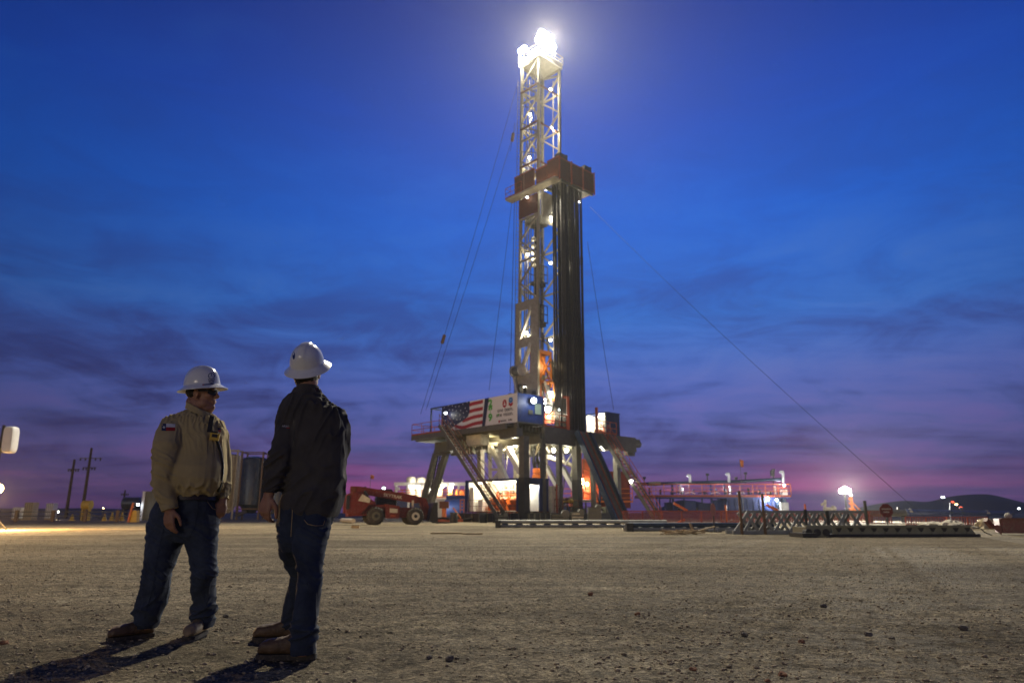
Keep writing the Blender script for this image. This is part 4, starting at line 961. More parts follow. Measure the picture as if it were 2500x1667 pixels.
def wheel(f, l, rr, nm='wheel'):
    c = T.p(f, l, rr)
    wh = MB().lathe(c, [(rr * .45, -.19), (rr * .78, -.21), (rr * .96, -.15), (rr, -.05), (rr, .05), (rr * .96, .15), (rr * .78, .21), (rr * .45, .19)], 28, (T.f, Vector((0, 0, 1)), T.l)).build('wheel', 'tyre', th, smooth=50)
    for k in range(18):
        an = 2 * math.pi * k / 18; d = T.f * math.cos(an) + Vector((0, 0, 1)) * math.sin(an); t_ = T.l
        if k % 1 == 0: wm.append(MB().beam(c + d * rr * .97 - t_ * .17, c + d * rr * .97 + t_ * .02 + d.cross(t_) * .09, .07, .06, d).build('tread_lug', 'tyre', wh))
    MB().lathe(c, [(rr * .48, -.205), (rr * .44, -.17), (rr * .30, -.13), (rr * .26, -.17), (.0001, -.18)][::1], 20, (T.f, Vector((0, 0, 1)), T.l)).build('rim', 'cream' if f > 2 else 'steel_olive', wh, smooth=40)
    MB().lathe(c, [(rr * .22, -.19), (rr * .18, -.24), (.0001, -.25)], 14, (T.f, Vector((0, 0, 1)), T.l)).build('hub', 'steel_dark', wh, smooth=40)
for f, l, rr in ((0, .2, .58), (2.65, .2, .56), (0, 1.95, .58), (2.65, 1.95, .56)): wheel(f, l, rr)

# ---- silos behind the two men --------------------------------------------------------
def silo(x0, x1, y0, Y, m, label, frame='cream', group='upright mud silos behind the men'):
    c = at((x0 + x1) / 2, 1262, Y); c.z = 0; R_ = (x1 - x0) / 2 / ppm(Y, 4); top = at(x0, y0, Y).z
    t = thing('silo', label, 'silo', c, group)
    v_ = MB().lathe(c, [(R_ * .3, .7), (R_, 1.7), (R_, top - .5), (R_ * .9, top - .2), (R_ * .3, top)], 24).build('tank', m, t, smooth=40)
    for z_ in (4.6, 6.4): MB().lathe(c + RZ * z_, [(R_ * 1.01, 0), (R_ * 1.02, .04), (R_ * 1.01, .08)], 24).build('hoop', m, v_)
    for k in range(4):
        an = math.pi / 4 + k * math.pi / 2 + .12; e = c + Vector((math.cos(an), math.sin(an), 0)) * R_ * 1.16
        MB().beam(e, e + RZ * (top + .5), .17).build('frame_post', frame, t)
    for k in range(4):
        a0 = math.pi / 4 + k * math.pi / 2 + .12; a1 = a0 + math.pi / 2
        for z_ in (top + .4, 1.2): MB().beam(c + Vector((math.cos(a0), math.sin(a0), 0)) * R_ * 1.16 + RZ * z_, c + Vector((math.cos(a1), math.sin(a1), 0)) * R_ * 1.16 + RZ * z_, .12).build('frame_rail', frame, t)
    MB().tube(c - Vector((0, R_ * .9, -.9)), c - Vector((R_ * .8, R_ * .9, -.4)), .18, 8).build('outlet', 'steel_grey', t)
    return t
mat('frame_rust', (.16, .09, .04), .6, dirt=.5)
silo(528, 574, 1108, 88, 'tan_tank', 'tan silo lit from the left, half hidden by the man in khaki', 'tan_tank')
silo(580, 640, 1114, 84, 'tank_dark', 'dark blue silo in a rusty frame between the two men', 'frame_rust')
silo(648, 706, 1118, 84, 'tank_dark', 'dark silo mostly hidden behind the dark jacketed man', 'frame_rust')
# ---- utility poles -------------------------------------------------------------------
mat('pole_wood', (.055, .040, .030), .9, var=.4, bump=.3)
def pole(x, yt, Y, label, arms):
    g = at(x, 1250, Y); g.z = 0; top = at(x, yt, Y).z; g.x = at(x, (1250 + yt) / 2, Y).x
    t = thing('utility_pole', label, 'utility pole', g, 'wooden utility poles on the horizon')
    MB().tube(g, g + RZ * top, .24, 8, .15).build('pole', 'pole_wood', t, smooth=50)
    for z_, w_, m_ in arms:
        a_ = MB().beam(g + RZ * (top - z_) - Vector((w_, 0, 0)), g + RZ * (top - z_) + Vector((w_, .4, 0)), .1).build('crossarm', m_, t)
        for k in (-1, -.5, .5, 1): MB().tube(g + RZ * (top - z_ - .35) + Vector((w_ * k, .1, 0)), g + RZ * (top - z_) + Vector((w_ * k, .1, 0)), .09, 6).build('insulator', 'steel_dark', a_)
    return t
pole(172, 1121, 100, 'shorter utility pole at far left with small bracket', [(1.4, .7, 'pole_wood')])
pole(212, 1093, 96, 'taller utility pole with long pale crossarm at far left', [(1.4, 1.4, 'steel_grey'), (2.7, .8, 'pole_wood')])
pole(302, 1196, 150, 'small distant utility pole left of the man in khaki', [(.8, .7, 'pole_wood')])
# ---- left edge: added stand for a white housing and the warm lamp ------------------------------------------------------
ls = thing('lamp_stand', 'added stand with white boxy housing and warm lamp at the left edge', 'floodlight', (at(-28, 1250, 33).x, 33, 0))
px0 = at(-28, 1250, 33).x
MB().tube((px0, 33, 0), (px0, 33, 4.9), .07, 8).build('post', 'steel_dark', ls)
for k in range(3): MB().beam((px0, 33, .9), (px0 + .8 * math.cos(k * 2.1 + .5), 33 + .8 * math.sin(k * 2.1 + .5), .03), .06).build('leg', 'steel_dark', ls)
p = at(4, 1099, 33); MB().beam((px0, 33, p.z), p, .28, .22).build('bracket', 'steel_olive', ls)
c0, c1 = at(21, 1106, 33), at(30, 1041, 33); wv = (at(37, 1075, 33) - at(12, 1075, 33)) / 2
hbm = MB(); n_ = 28; rows_ = []
for yy, kk in ((-.24, .90), (-.20, .97), (-.1, 1), (.1, 1), (.2, .97), (.24, .90)):
    row = []
    for k in range(n_):
        an = 2 * math.pi * k / n_; e_ = 2 / 5.0; cx_ = math.copysign(abs(math.cos(an)) ** e_, math.cos(an)); sy_ = math.copysign(abs(math.sin(an)) ** e_, math.sin(an))
        row.append((c0 + c1) / 2 + (c1 - c0) / 2 * sy_ * kk + wv * cx_ * kk + Vector((0, yy, 0)))
    rows_.append(row)
hbm.add([v for r_ in rows_ for v in r_], [tuple(range(n_))[::-1], tuple(range(5 * n_, 6 * n_))] + [(i_ * n_ + k, i_ * n_ + (k + 1) % n_, (i_ + 1) * n_ + (k + 1) % n_, (i_ + 1) * n_ + k) for i_ in range(5) for k in range(n_)])
hbm.build('white_housing', 'white_paint', ls, smooth=40)
MB().beam((px0, 33, at(-2, 1192, 33).z + .3), at(-2, 1187, 33), .08).build('lamp_arm', 'steel_dark', ls)
lamp(ls, at(-5, 1192, 33), .22, 11000, 'bulb_warm', (1, .60, .24), 'warm_lamp', hood=False)
# ---- clutter at far left: barrier fence, boxes, cones, tanks --------------------------
def simple(name, label, cat, loc, group=None): return thing(name, label, cat, loc, group)
fx0, fx1, FY = at(-40, 1250, 62).x, at(345, 1250, 62).x, 62
fn = simple('post_fence', 'low dark post and rail fence along the edge of the pad at left', 'fence', ((fx0 + fx1) / 2, FY, 0))
for x in (-40, 41, 131, 210, 288): X_ = at(x, 1250, FY).x; MB().box((X_, FY, .5), (.22, .22, 1.0)).build('post', 'frame_rust', fn)
for z_ in (.5, .85): MB().beam((fx0, FY, z_), (fx1, FY, z_), .06, .08).build('rail', 'steel_dark', fn)
for x0, x1, y0, m_, lb in ((57, 82, 1226, 'tan_tank', 'tan cube container on the pad at far left'), (110, 131, 1228, 'white_paint', 'white cube container right of the tan one at far left'), (30, 52, 1238, 'white_paint', 'low white box at far left behind the fence')):
    Y_ = 74; p0 = at(x0, 1250, Y_); p1 = at(x1, y0, Y_); w_ = p1.x - p0.x
    t = simple('liquid_tote', lb, 'container', ((p0.x + p1.x) / 2, Y_, 0)); cx = (p0.x + p1.x) / 2
    MB().box((cx, Y_ + w_ / 2, p1.z / 2 + .1), (w_, w_, p1.z - .2)).build('tank', m_, t); MB().box((cx, Y_ + w_ / 2, .1), (w_ * 1.05, w_ * 1.05, .16)).build('pallet', 'wood', t)
    for k in range(4): MB().box((cx - w_ / 2 + w_ * (k + .5) / 4, Y_ - .03, p1.z / 2 + .1), (.04, .04, p1.z - .2)).build('cage_bar', 'steel_grey', t)
Y_ = 70; p0 = at(202, 1240, Y_); p1 = at(224, 1221, Y_)
ym = simple('yellow_machine', 'yellow drum shaped machine on a frame behind the fence at left', 'machine', ((p0.x + p1.x) / 2, Y_, 0)); cx = (p0.x + p1.x) / 2
MB().tube((p0.x, Y_, p1.z - .45), (p1.x, Y_, p1.z - .45), .45, 14).build('drum', 'yellow_paint', ym, smooth=40)
for k in (-.3, .3): MB().box((cx + k, Y_, (p1.z - .8) / 2), (.12, .4, p1.z - .8)).build('leg', 'yellow_paint', ym)
MB().beam((cx + .3, Y_, .8), (cx + 1.5, Y_, .2), .1).build('tow_bar', 'steel_dark', ym)
for i, (x, hgt) in enumerate(((257, 12), (275, 14), (299, 14), (178, 11))):
    Y_ = 68 + i; c = at(x, 1250, Y_); c.z = 0; hh = hgt / ppm(Y_)* 1.5
    co = simple('traffic_cone', ['first', 'second', 'third', 'fourth', 'fifth', 'sixth'][i] + ' yellow cone ' + ('left of' if x > 250 else 'beside') + ' ' + ['the row behind the fence', 'the row, next to the first', 'the row, near the yellow barrier', 'the shorter utility pole'][i], 'cone', c, 'yellow cones behind the fence')
    MB().lathe(c, [(.34, 0), (.34, .05), (.24, .06), (.05, hh)], 12).build('cone', 'yellow_paint', co, smooth=40)
c = at(327, 1250, 60); c.z = 0
yb = simple('yellow_barrier', 'bright yellow barrier block left of the man in khaki', 'barrier', c)
MB().ext([c + Vector((-.42, 0, 0)), c + Vector((.32, 0, 0)), c + Vector((.22, 0, .95)), c + Vector((-.1, 0, 1.0))], (0, .5, 0)).build('block', 'yellow_paint', yb)
MB().beam(c + Vector((-.35, -.1, 0)), c + Vector((-.1, -.1, 1.6)), .14).build('arm', 'orange_bright', yb)
Y_ = 110; p0 = at(300, 1240, Y_); p1 = at(345, 1213, Y_)
ht = simple('horizontal_tank', 'dark horizontal tank on legs left of the man in khaki', 'tank', ((p0.x + p1.x) / 2, Y_, 0))
MB().lathe(((p0.x), Y_, p1.z - .95), [(.5, -.1), (.95, .1), (.95, p1.x - p0.x), (.5, p1.x - p0.x + .2)], 18, (Vector((0, 1, 0)), Vector((0, 0, 1)), Vector((1, 0, 0)))).build('tank', 'tank_dark', ht, smooth=40)
for k in (.15, .85): MB().box((p0.x + (p1.x - p0.x) * k, Y_, .7), (.2, 1.2, 1.4)).build('leg', 'steel_dark', ht)
Y_ = 72; p0 = at(344, 1258, Y_); p1 = at(384, 1199, Y_)
bx = simple('steel_box', 'dark tall container with a lit white edge beside the man in khaki', 'container', ((p0.x + p1.x) / 2, Y_, 0))
MB().box(((p0.x + p1.x) / 2 + .15, Y_ + 1.2, p1.z / 2), (p1.x - p0.x, 2.4, p1.z)).build('body', 'steel_olive', bx)
MB().box((p0.x + .06, Y_ - .05, p1.z / 2), (.24, .12, p1.z)).build('door_edge', 'white_paint', bx)
lamp(bx, (p0.x - .35, Y_ - .2, p1.z * .55), .13, 60, 'bulb_cool', (.75, .85, 1), 'door_lamp')
# lamps of the camp beyond the fence, lighting the ground there
for i, (x, y, Y_, pw, cl_) in enumerate(((142, 1249, 78, 500, (1, .9, .7)), (60, 1243, 98, 1400, (1, .66, .34)), (252, 1240, 92, 1200, (1, .8, .5)))):
    c = at(x, y, Y_); t = simple('yard_lamp', ['small bright lamp near the white cube container at far left', 'warm yard lamp behind the tan cube container', 'warm yard lamp behind the yellow cones'][i], 'lamp', (c.x, c.y, 0))
    MB().tube((c.x, c.y, 0), (c.x, c.y, c.z), .05, 6).build('post', 'steel_dark', t); lamp(t, c, .10 if i == 0 else .07, pw, 'bulb' if i == 0 else 'bulb_warm', cl_, 'lamp_head', hood=False)

# ---- lit tank battery left of the pump house ------------------------------------------
Y_ = 84; k_ = 1 / ppm(Y_, 2.5)
tb = simple('tank_battery', 'white steel tank frame full of lamps and orange rails left of the rig', 'tank frame', (at(1050, 1250, Y_).x, Y_, 0))
def tbx(x0, x1, y0, y1, nm, m, dep=.4, Yo=0, par=None):
    a_ = at(x0, y1, Y_ + Yo); b_ = at(x1, y0, Y_ + Yo); b_x = at(x1, y1, Y_ + Yo).x
    return MB().box(((a_.x + b_x) / 2, Y_ + Yo + dep / 2, (a_.z + b_.z) / 2), (b_x - a_.x, dep, b_.z - a_.z)).build(nm, m, par or tb)
tbx(962, 1140, 1177, 1185, 'top_beam', 'white_paint', .5); tbx(962, 1140, 1214, 1218, 'deck_beam', 'white_paint', 4.0); tbx(962, 1140, 1178, 1183, 'top_beam', 'white_paint', .4, 4)
for x in (964, 996, 1028, 1062, 1092, 1118, 1136): tbx(x - 2.5, x + 2.5, 1185, 1256, 'post', 'white_paint', .3); tbx(x - 2, x + 2, 1185, 1240, 'post', 'cream', .3, 4.2)
for x in (1002, 1026, 1048, 1070):
    c = at(x, 1215, Y_ + 2.4); zt = at(x, 1164 + (x - 1002) * .06, Y_ + 2.4).z; R_ = 11.5 / ppm(Y_ + 2.4, 3)
    MB().lathe((c.x, c.y, 2.6), [(R_, 0), (R_, zt - 2.8), (R_ * .8, zt - 2.6), (.1, zt - 2.58)], 18).build('vertical_tank', 'cream', tb, smooth=40)
    MB().lathe((c.x, c.y, zt - .7), [(R_ * 1.03, 0), (R_ * 1.03, .12)], 18).build('hoop', 'cream', tb)
railing(tb, [at(962, 1214, Y_ - .2), at(1140, 1214, Y_ - .2)], .85, 'orange_bright', .045, 1.0, (.33, .66))
railing(tb, [at(962, 1214, Y_ + 3.8), at(1140, 1214, Y_ + 3.8)], .95, 'orange_paint', .045, 1.0, (.33, .66))
for x0, x1, y in ((998, 1011, 1186), (1037, 1049, 1184.5), (1077, 1090, 1184), (1098, 1108, 1182)):
    a_ = at(x0, y, Y_ - .4); b_ = at(x1, y, Y_ - .4); MB().beam(a_, b_, .22, .14).build('tube_lamp', 'tube_lamp', tb)
for x, y in ((1020, 1187), (1082, 1186), (1103, 1190), (1050, 1195)): lamp(tb, at(x, y, Y_ + .7), .22 if x == 1020 else .14, 520, 'bulb', (1, .95, .78), 'tank_lamp', hood=False)
MB().pipe([at(967, 1215, Y_ - .3), at(967, 1197, Y_ - .3), at(969, 1191, Y_ - .3), at(973, 1191, Y_ - .3), at(974.5, 1196, Y_ - .3)], .16, 8).build('gooseneck', 'white_paint', tb, smooth=60)
tbx(1094, 1103, 1187, 1207, 'yellow_drum', 'yellow_paint', .6, 1.0); tbx(1112, 1134, 1198, 1216, 'pump_cover', 'orange_bright', .8, 1.0)
tbx(1048, 1138, 1219, 1262, 'tank_wall', 'white_paint', .3, 4.5); tbx(962, 1046, 1219, 1262, 'tank_wall', 'blue_paint', .3, 4.5)
MB().tube(at(1086, 1243, Y_ - 4), at(1140, 1240, Y_ - 4), 1.05, 16).build('blue_barrel', 'blue_paint', tb, smooth=40)
MB().tube(at(1090, 1221, Y_ - 3), at(1140, 1221, Y_ - 3), .55, 14).build('blue_barrel', 'blue_deep', tb, smooth=40)
lit(tb, at(1075, 1232, Y_ - 6.5), 300, (1, .95, .8), .3)
# orange ladder frame, small orange pump and hoses left of the pump house
Y_ = 66; lf = simple('ladder_frame', 'bright orange upright ladder frame left of the lit container', 'frame', (at(1129, 1250, Y_).x, Y_, 0))
for x in (1124, 1133): a_ = at(x, 1218, Y_); MB().beam((a_.x, Y_, .4), a_, .09).build('upright', 'orange_bright', lf)
for y in (1220, 1228, 1236, 1244): MB().beam(at(1124, y, Y_), at(1133, y, Y_), .08).build('rung', 'orange_bright', lf)
Y_ = 62; c = at(1098, 1250, Y_); c.z = 0
mp_ = simple('mixing_pump', 'red and orange mixing pump on a low skid left of the lit container', 'pump', c)
MB().box(c + RZ * .12, (2.4, 1.2, .2)).build('skid', 'orange_paint', mp_); MB().tube(c + Vector((-.5, 0, .2)), c + Vector((-.5, 0, 1.3)), .2, 10).build('column', 'orange_bright', mp_)
MB().box(c + Vector((-.5, 0, 1.45)), (.8, .7, .6)).build('motor', 'red_rust', mp_); MB().beam(c + Vector((.3, 0, 1.2)), c + Vector((1.0, 0, .3)), .12).build('lever', 'orange_bright', mp_)
MB().pipe([c + Vector((-1.6, -.3, .1)), c + Vector((-.6, -.6, .35)), c + Vector((.6, -.5, .1)), c + Vector((2.0, -.4, .3))], .09, 8).build('hose', 'black_rubber', mp_, smooth=60)
# cable tray leg
ct = simple('cable_tray', 'slanting box shaped cable tray leg under the left end of the rig floor', 'cable tray', (at(1048, 1250, 66).x, 66, 0))
a0, a1 = at(1090, 1104, 68), at(1048, 1240, 66); b0, b1 = at(1064, 1108, 69), at(1030, 1236, 67.5)
for e0, e1, w_ in ((a0, a1, .5), (b0, b1, .42)): MB().beam(e0, e1, w_, .5).build('channel', 'steel_olive', ct)
for k in range(14): t_ = k / 13; MB().beam(a0.lerp(a1, t_), b0.lerp(b1, t_), .07, .05).build('rung', 'steel_grey', ct)
MB().beam(at(1064, 1106, 68.5), at(1108, 1098, 66), .5, .6).build('head', 'steel_olive', ct)
for k in range(5): MB().pipe([at(1070 + 5 * k, 1110, 67.9), at(1058 + 5 * k, 1170, 67), at(1040 + 4 * k, 1238, 66.2)], .07, 6).build('cable', 'black_rubber', ct)
# flags and distant lamp posts left
def flag(x, y0, y1, Y, label, w=1):
    g = at(x, 1250, Y); g.z = 0; top = at(x, y0, Y).z; g.x = at(x, y0, Y).x; t = simple('marker_flag', label, 'flag', g)
    MB().tube(g, g + RZ * top, .03, 6).build('staff', 'steel_grey', t); h_ = top - at(x, y1, Y).z
    vs = []; fs = []
    for k in range(5):
        vs += [g + Vector((.12 * w * k, .05 * math.sin(k * 1.7), top - .04 * k)), g + Vector((.10 * w * k, .05 * math.sin(k * 1.7 + .4), top - h_ - .02 * k))]
    b = MB().add(vs, [(2 * k, 2 * k + 2, 2 * k + 3, 2 * k + 1) for k in range(4)]); b.build('cloth', 'orange_bright', t); return t
flag(905, 1158, 1168, 90, 'small orange flag on a staff above the telehandler'); flag(1806, 1121, 1139, 84, 'orange flag on a tall staff above the tank walkway')
for i, (x, y) in enumerate(((891, 1193), (937, 1191))):
    c = at(x, y, 92); t = simple('yard_lamp', ['left one of two white lamps on posts behind the telehandler boom', 'right one of two white lamps on posts behind the telehandler boom'][i], 'lamp', (c.x, c.y, 0))
    MB().tube((c.x, c.y, 0), (c.x, c.y, c.z), .05, 6).build('post', 'steel_grey', t); lamp(t, c, .2, 350, 'bulb_cool', (.95, .97, 1), 'lamp_head')
# pipe behind the telehandler, wood bits on the ground
wb = gp(868, 1289); o = MB().box(wb + RZ * .07, (.42, .2, .14)).build('timber_block', 'wood', None, loc=wb); tag(o, 'short pale timber block on the ground before the telehandler', 'timber')
for i, (x0, x1, y) in enumerate(((1052, 1130, 1303), (1128, 1178, 1304.5))):
    a_, b_ = gp(x0, y), gp(x1, y); o = MB().beam(a_ + RZ * .03, b_ + RZ * .03, .18, .05).build('plank', 'wood', None, loc=a_)
    tag(o, ['long thin plank lying flat before the rig stairs', 'shorter plank lying at the right end of the long one'][i], 'plank')
sl_ = gp(835, 1275); o = MB().tube(sl_ + RZ * .18, gp(862, 1277) + RZ * .18, .18, 10).build('timber_log', 'cream', None, loc=sl_, smooth=40); tag(o, 'pale pipe lying on the ground behind the telehandler tyre', 'pipe')

# ================================================================== right hand yard
# ---- tank walkway ---------------------------------------------------------------------
Y_ = 84
tw = simple('tank_walkway', 'long walkway with orange rails and blue pipe over the mud tanks', 'walkway', (at(1750, 1250, Y_).x, Y_, 0))
def wbx(x0, x1, y0, y1, nm, m, dep=.4, Yo=0, par=None):
    a_ = at(x0, y1, Y_ + Yo); b_ = at(x1, y0, Y_ + Yo); bx_ = at(x1, y1, Y_ + Yo).x
    return MB().box(((a_.x + bx_) / 2, Y_ + Yo + dep / 2, (a_.z + b_.z) / 2), (bx_ - a_.x, dep, b_.z - a_.z)).build(nm, m, par or tw)
wbx(1560, 1932, 1208, 1213, 'deck', 'orange_paint', 3.0); wbx(1560, 1932, 1213, 1216, 'deck_beam', 'blue_paint', 3.0)
railing(tw, [at(1560, 1208, Y_), at(1932, 1208, Y_), at(1932, 1208, Y_ + 2.9)], 1.28, 'orange_bright', .04, 1.5, (.33, .66), kick=False)
railing(tw, [at(1560, 1208, Y_ + 2.9), at(1932, 1208, Y_ + 2.9)], 1.28, 'orange_paint', .03, 2.2, (.5,), kick=False)
MB().pipe([at(1562, 1181, Y_ + .6), at(1620, 1180, Y_ + .6), at(1800, 1175, Y_ + .6), at(1914, 1169, Y_ + .6)], .20, 10).build('header_pipe', 'blue_steel', tw, smooth=60)
MB().tube(at(1584, 1181, Y_ + .5), at(1612, 1180, Y_ + .5), .26, 10).build('coupling', 'tan_tank', tw, smooth=40)
for x, y in ((1681, 1160), (1776, 1156), (1908, 1151)):
    Z0 = at(x + 4, 1177, Y_ + .3)
    g_ = MB().pipe([Z0, at(x + 4, y + 5, Y_ + .3), at(x + 3, y, Y_ + .3), at(x - 1, y - .5, Y_ + .3), at(x - 3, y + 3, Y_ + .3)], .17, 8).build('gooseneck', 'white_paint', tw, smooth=60)
    lit(g_, at(x - 8, y + 6, Y_ - 1.5), 60, (.85, .92, 1), .1)
for x, y in ((1573, 1166), (1727, 1158), (1820, 1155), (1888, 1147), (1797, 1167)):
    b_ = MB().tube(at(x, 1180, Y_ + .6), at(x, y, Y_ + .6), .07, 6); b_.box(at(x, y, Y_ + .6), (.35, .2, .25)); b_.build('valve_stem', 'steel_dark', tw)
wbx(1884, 1892, 1148, 1162, 'actuator', 'steel_dark', .4, .6)
for x in (1645, 1740, 1773): wbx(x - 2, x + 2, 1183, 1246, 'post', 'blue_paint', .3, 1.0)
for x in (1605, 1612, 1672): wbx(x - 1.2, x + 1.2, 1214, 1246, 'post', 'blue_deep', .3, 1.0)
bt = wbx(1777, 1912, 1216, 1248, 'mud_tank', 'blue_paint', 3.0, .2)
for k in range(9): wbx(1781 + k * 15, 1784 + k * 15, 1219, 1247, 'rib', 'blue_deep', .12, .05, bt)
wbx(1898, 1906, 1216, 1246, 'tank_leg', 'blue_steel', .4, -.3); wbx(1914, 1922, 1216, 1246, 'tank_leg', 'blue_steel', .4, -.3)
wbx(1907, 1927, 1226, 1247, 'white_hatch', 'white_paint', .3, -.8); wbx(1908, 1924, 1195, 1213, 'switch_box', 'white_paint', .3, 1.2)
wbx(1625, 1775, 1239, 1246, 'low_beam', 'cream', .3, 2.0)
for k in range(4): wbx(1640 + 36 * k, 1662 + 36 * k, 1241, 1245, 'slot', 'steel_dark', .1, 1.95)
for k in range(9): MB().pipe([at(1640 + 32 * k, 1204, Y_ + .9), at(1655 + 32 * k, 1201, Y_ + .9), at(1668 + 30 * k, 1205, Y_ + .9)], .07, 6).build('hose', 'white_paint' if k % 2 else 'blue_steel', tw)
for x in (1661, 1785, 1894): wbx(x - 2, x + 2, 1186, 1206, 'stanchion', 'white_paint', .2, 1.4)
for x, pw in ((1665, 480), (1765, 480), (1905, 480)): lit(tw, at(x, 1190, Y_ + 1.6), pw, (.85, .90, 1), .15)
for x, y, rr, pw in ((1874, 1217, .2, 260), (1896, 1220, .15, 60), (1915, 1184, .13, 120)): lamp(tw, at(x, y, Y_ - .5), rr, pw, 'bulb_cool' if x > 1880 else 'bulb', (.95, .97, 1), 'walkway_lamp', hood=False)
for k, (x0, x1, y0) in enumerate(((1628, 1655, 1226), (1662, 1700, 1222), (1706, 1738, 1228), (1745, 1772, 1220))):
    wbx(x0, x1, y0, 1248, 'pump_unit', 'blue_paint' if k % 2 else 'blue_deep', 1.2, 1.4); MB().tube(at(x0 + 8, y0, Y_ + 1.6), at(x0 + 8, 1214, Y_ + 1.6), .1, 8).build('suction_pipe', 'blue_steel', tw)
for k in range(12): wbx(1585 + 27 * k, 1588 + 27 * k, 1190 + 4 * (k % 3), 1207, 'agitator', 'steel_dark' if k % 2 else 'blue_steel', .4, 1.8)
# red equipment behind the substructure
Y_ = 74
rt = simple('red_separator', 'tall red equipment with rails seen through the legs of the rig', 'equipment', (at(1450, 1250, Y_).x, Y_, 0))
tw_ = tw; tw = rt
wbx(1424, 1462, 1120, 1225, 'tower', 'orange_paint', 1.6); wbx(1458, 1540, 1150, 1240, 'body', 'red_paint', 1.6, 1.5); wbx(1470, 1500, 1190, 1225, 'hatch', 'steel_dark', .2, .3)
for k in range(5): MB().beam(at(1424, 1125 + 18 * k, Y_ - .2), at(1458, 1139 + 18 * k, Y_ - .2), .09).build('brace', 'red_rust', rt)
railing(rt, [at(1335, 1226, Y_ - 3), at(1545, 1226, Y_ - 3)], 1.35, 'orange_bright', .04, 1.3, (.33, .66))
lamp(rt, at(1421, 1175, Y_ - .8), .32, 500, 'bulb_warm', (1, .72, .42), 'work_lamp', hood=False); lamp(rt, at(1433, 1181, Y_ - .8), .2, 200, 'bulb_warm', (1, .6, .35), 'work_lamp', hood=False)
tw = tw_
Y_ = 62
yp = simple('yellow_pipe', 'yellow and white pipe lying level behind the rig columns', 'pipe', (at(1410, 1250, Y_).x, Y_, 0))
MB().tube(at(1376, 1223, Y_), at(1406, 1223, Y_), .14, 10).build('yellow_length', 'yellow_paint', yp, smooth=40); MB().tube(at(1406, 1223, Y_), at(1442, 1222, Y_), .12, 10).build('white_length', 'white_paint', yp, smooth=40)
for x in (1385, 1430): a_ = at(x, 1223, Y_); MB().beam((a_.x, Y_, 0), a_ - RZ * .12, .12).build('support', 'steel_dark', yp)
Y_ = 54
for i, (x0, x1, y0, lb) in enumerate(((1395, 1425, 1244, 'low grey machine block in front of the rig base at left'), (1437, 1468, 1231, 'dark hydraulic unit with round end before the rig base'), (1345, 1390, 1250, 'low dark crate right of the lit container'), (1215, 1240, 1252, 'dark barrel shaped bin left of the stair foot'))):
    a_ = at(x0, 1250, Y_); b_ = at(x1, y0, Y_); t = simple('equipment_block', lb, 'equipment', ((a_.x + b_.x) / 2, Y_, 0)); w_ = b_.x - a_.x; cx = (a_.x + b_.x) / 2
    MB().box((cx, Y_ + .5, b_.z * .45), (w_, 1.0, b_.z * .8)).build('case', 'steel_grey' if i < 2 else 'steel_dark', t)
    for k in range(3): MB().box((cx, Y_ - .03, b_.z * (.2 + .25 * k)), (w_ * .9, .08, .06)).build('slat', 'cream' if i == 0 else 'steel_olive', t)
    MB().tube((cx + w_ * .3, Y_ - .1, b_.z * .85), (cx + w_ * .3, Y_ + .9, b_.z * .85), w_ * .22, 12).build('drum', 'steel_grey', t, smooth=40)
for i, x in enumerate((1108, 1180, 1212)):
    c = at(x, 1262, 56.5); c.z = 0; o = MB().lathe(c, [(.30, 0), (.32, .1), (.32, .75), (.28, .8)], 14).build('steel_drum', 'steel_dark', None, loc=c, smooth=40)
    tag(o, ['dark drum at the left end of the rig base', 'dark drum under the long stairs', 'dark drum right beside the stair foot'][i], 'drum', 'drums along the rig base')

# ---- orange barrier fences -----------------------------------------------------------------
mat('fence_red', (.26, .035, .018), .55, dirt=.4)
def fence(x0, x1, y0, y1, Y, n, label, m, bars=14, group='orange barrier fence panels'):
    for k in range(n):
        xa = x0 + (x1 - x0) * k / n + 1; xb = x0 + (x1 - x0) * (k + 1) / n - 1
        A_, B_ = at(xa, 1250, Y + .3 * (k % 2)), at(xb, 1250, Y + .3 * (k % 2)); zt = at(xa, y0, Y).z; zb = max(.03, at(xa, y1, Y).z)
        A_.z = B_.z = 0
        t = thing('barrier_panel', label(k), 'barrier', (A_ + B_) / 2, group)
        fr = MB()
        for z_ in (zt, zb): fr.beam(A_ + RZ * z_, B_ + RZ * z_, .06)
        fr.beam(A_ + RZ * 0, A_ + RZ * zt, .06); fr.beam(B_ + RZ * 0, B_ + RZ * zt, .06); fr.build('frame', m, t)
        bb = MB()
        for j in range(1, bars): c = A_.lerp(B_, j / bars); bb.beam(c + RZ * zb, c + RZ * zt, .045, .03)
        bb.build('bars', m, t)
ORD = ['first', 'second', 'third', 'fourth', 'fifth', 'sixth', 'seventh', 'eighth', 'ninth', 'tenth']
fence(1520, 1760, 1247, 1276, 50, 5, lambda k: ORD[k] + ' dark red barrier panel from the foot of the pipe ramp', 'fence_red')
fence(1760, 2120, 1247, 1274, 50, 7, lambda k: ORD[k] + ' barrier panel to the right of the thin pole sign', 'orange_paint')
fence(2122, 2175, 1248, 1278, 52, 1, lambda k: 'dark barrier panel left of the red octagonal sign', 'fence_red', 10)
fence(2208, 2410, 1262, 1283, 46, 4, lambda k: ORD[k] + ' low orange barrier panel right of the octagonal sign', 'orange_paint', 8)
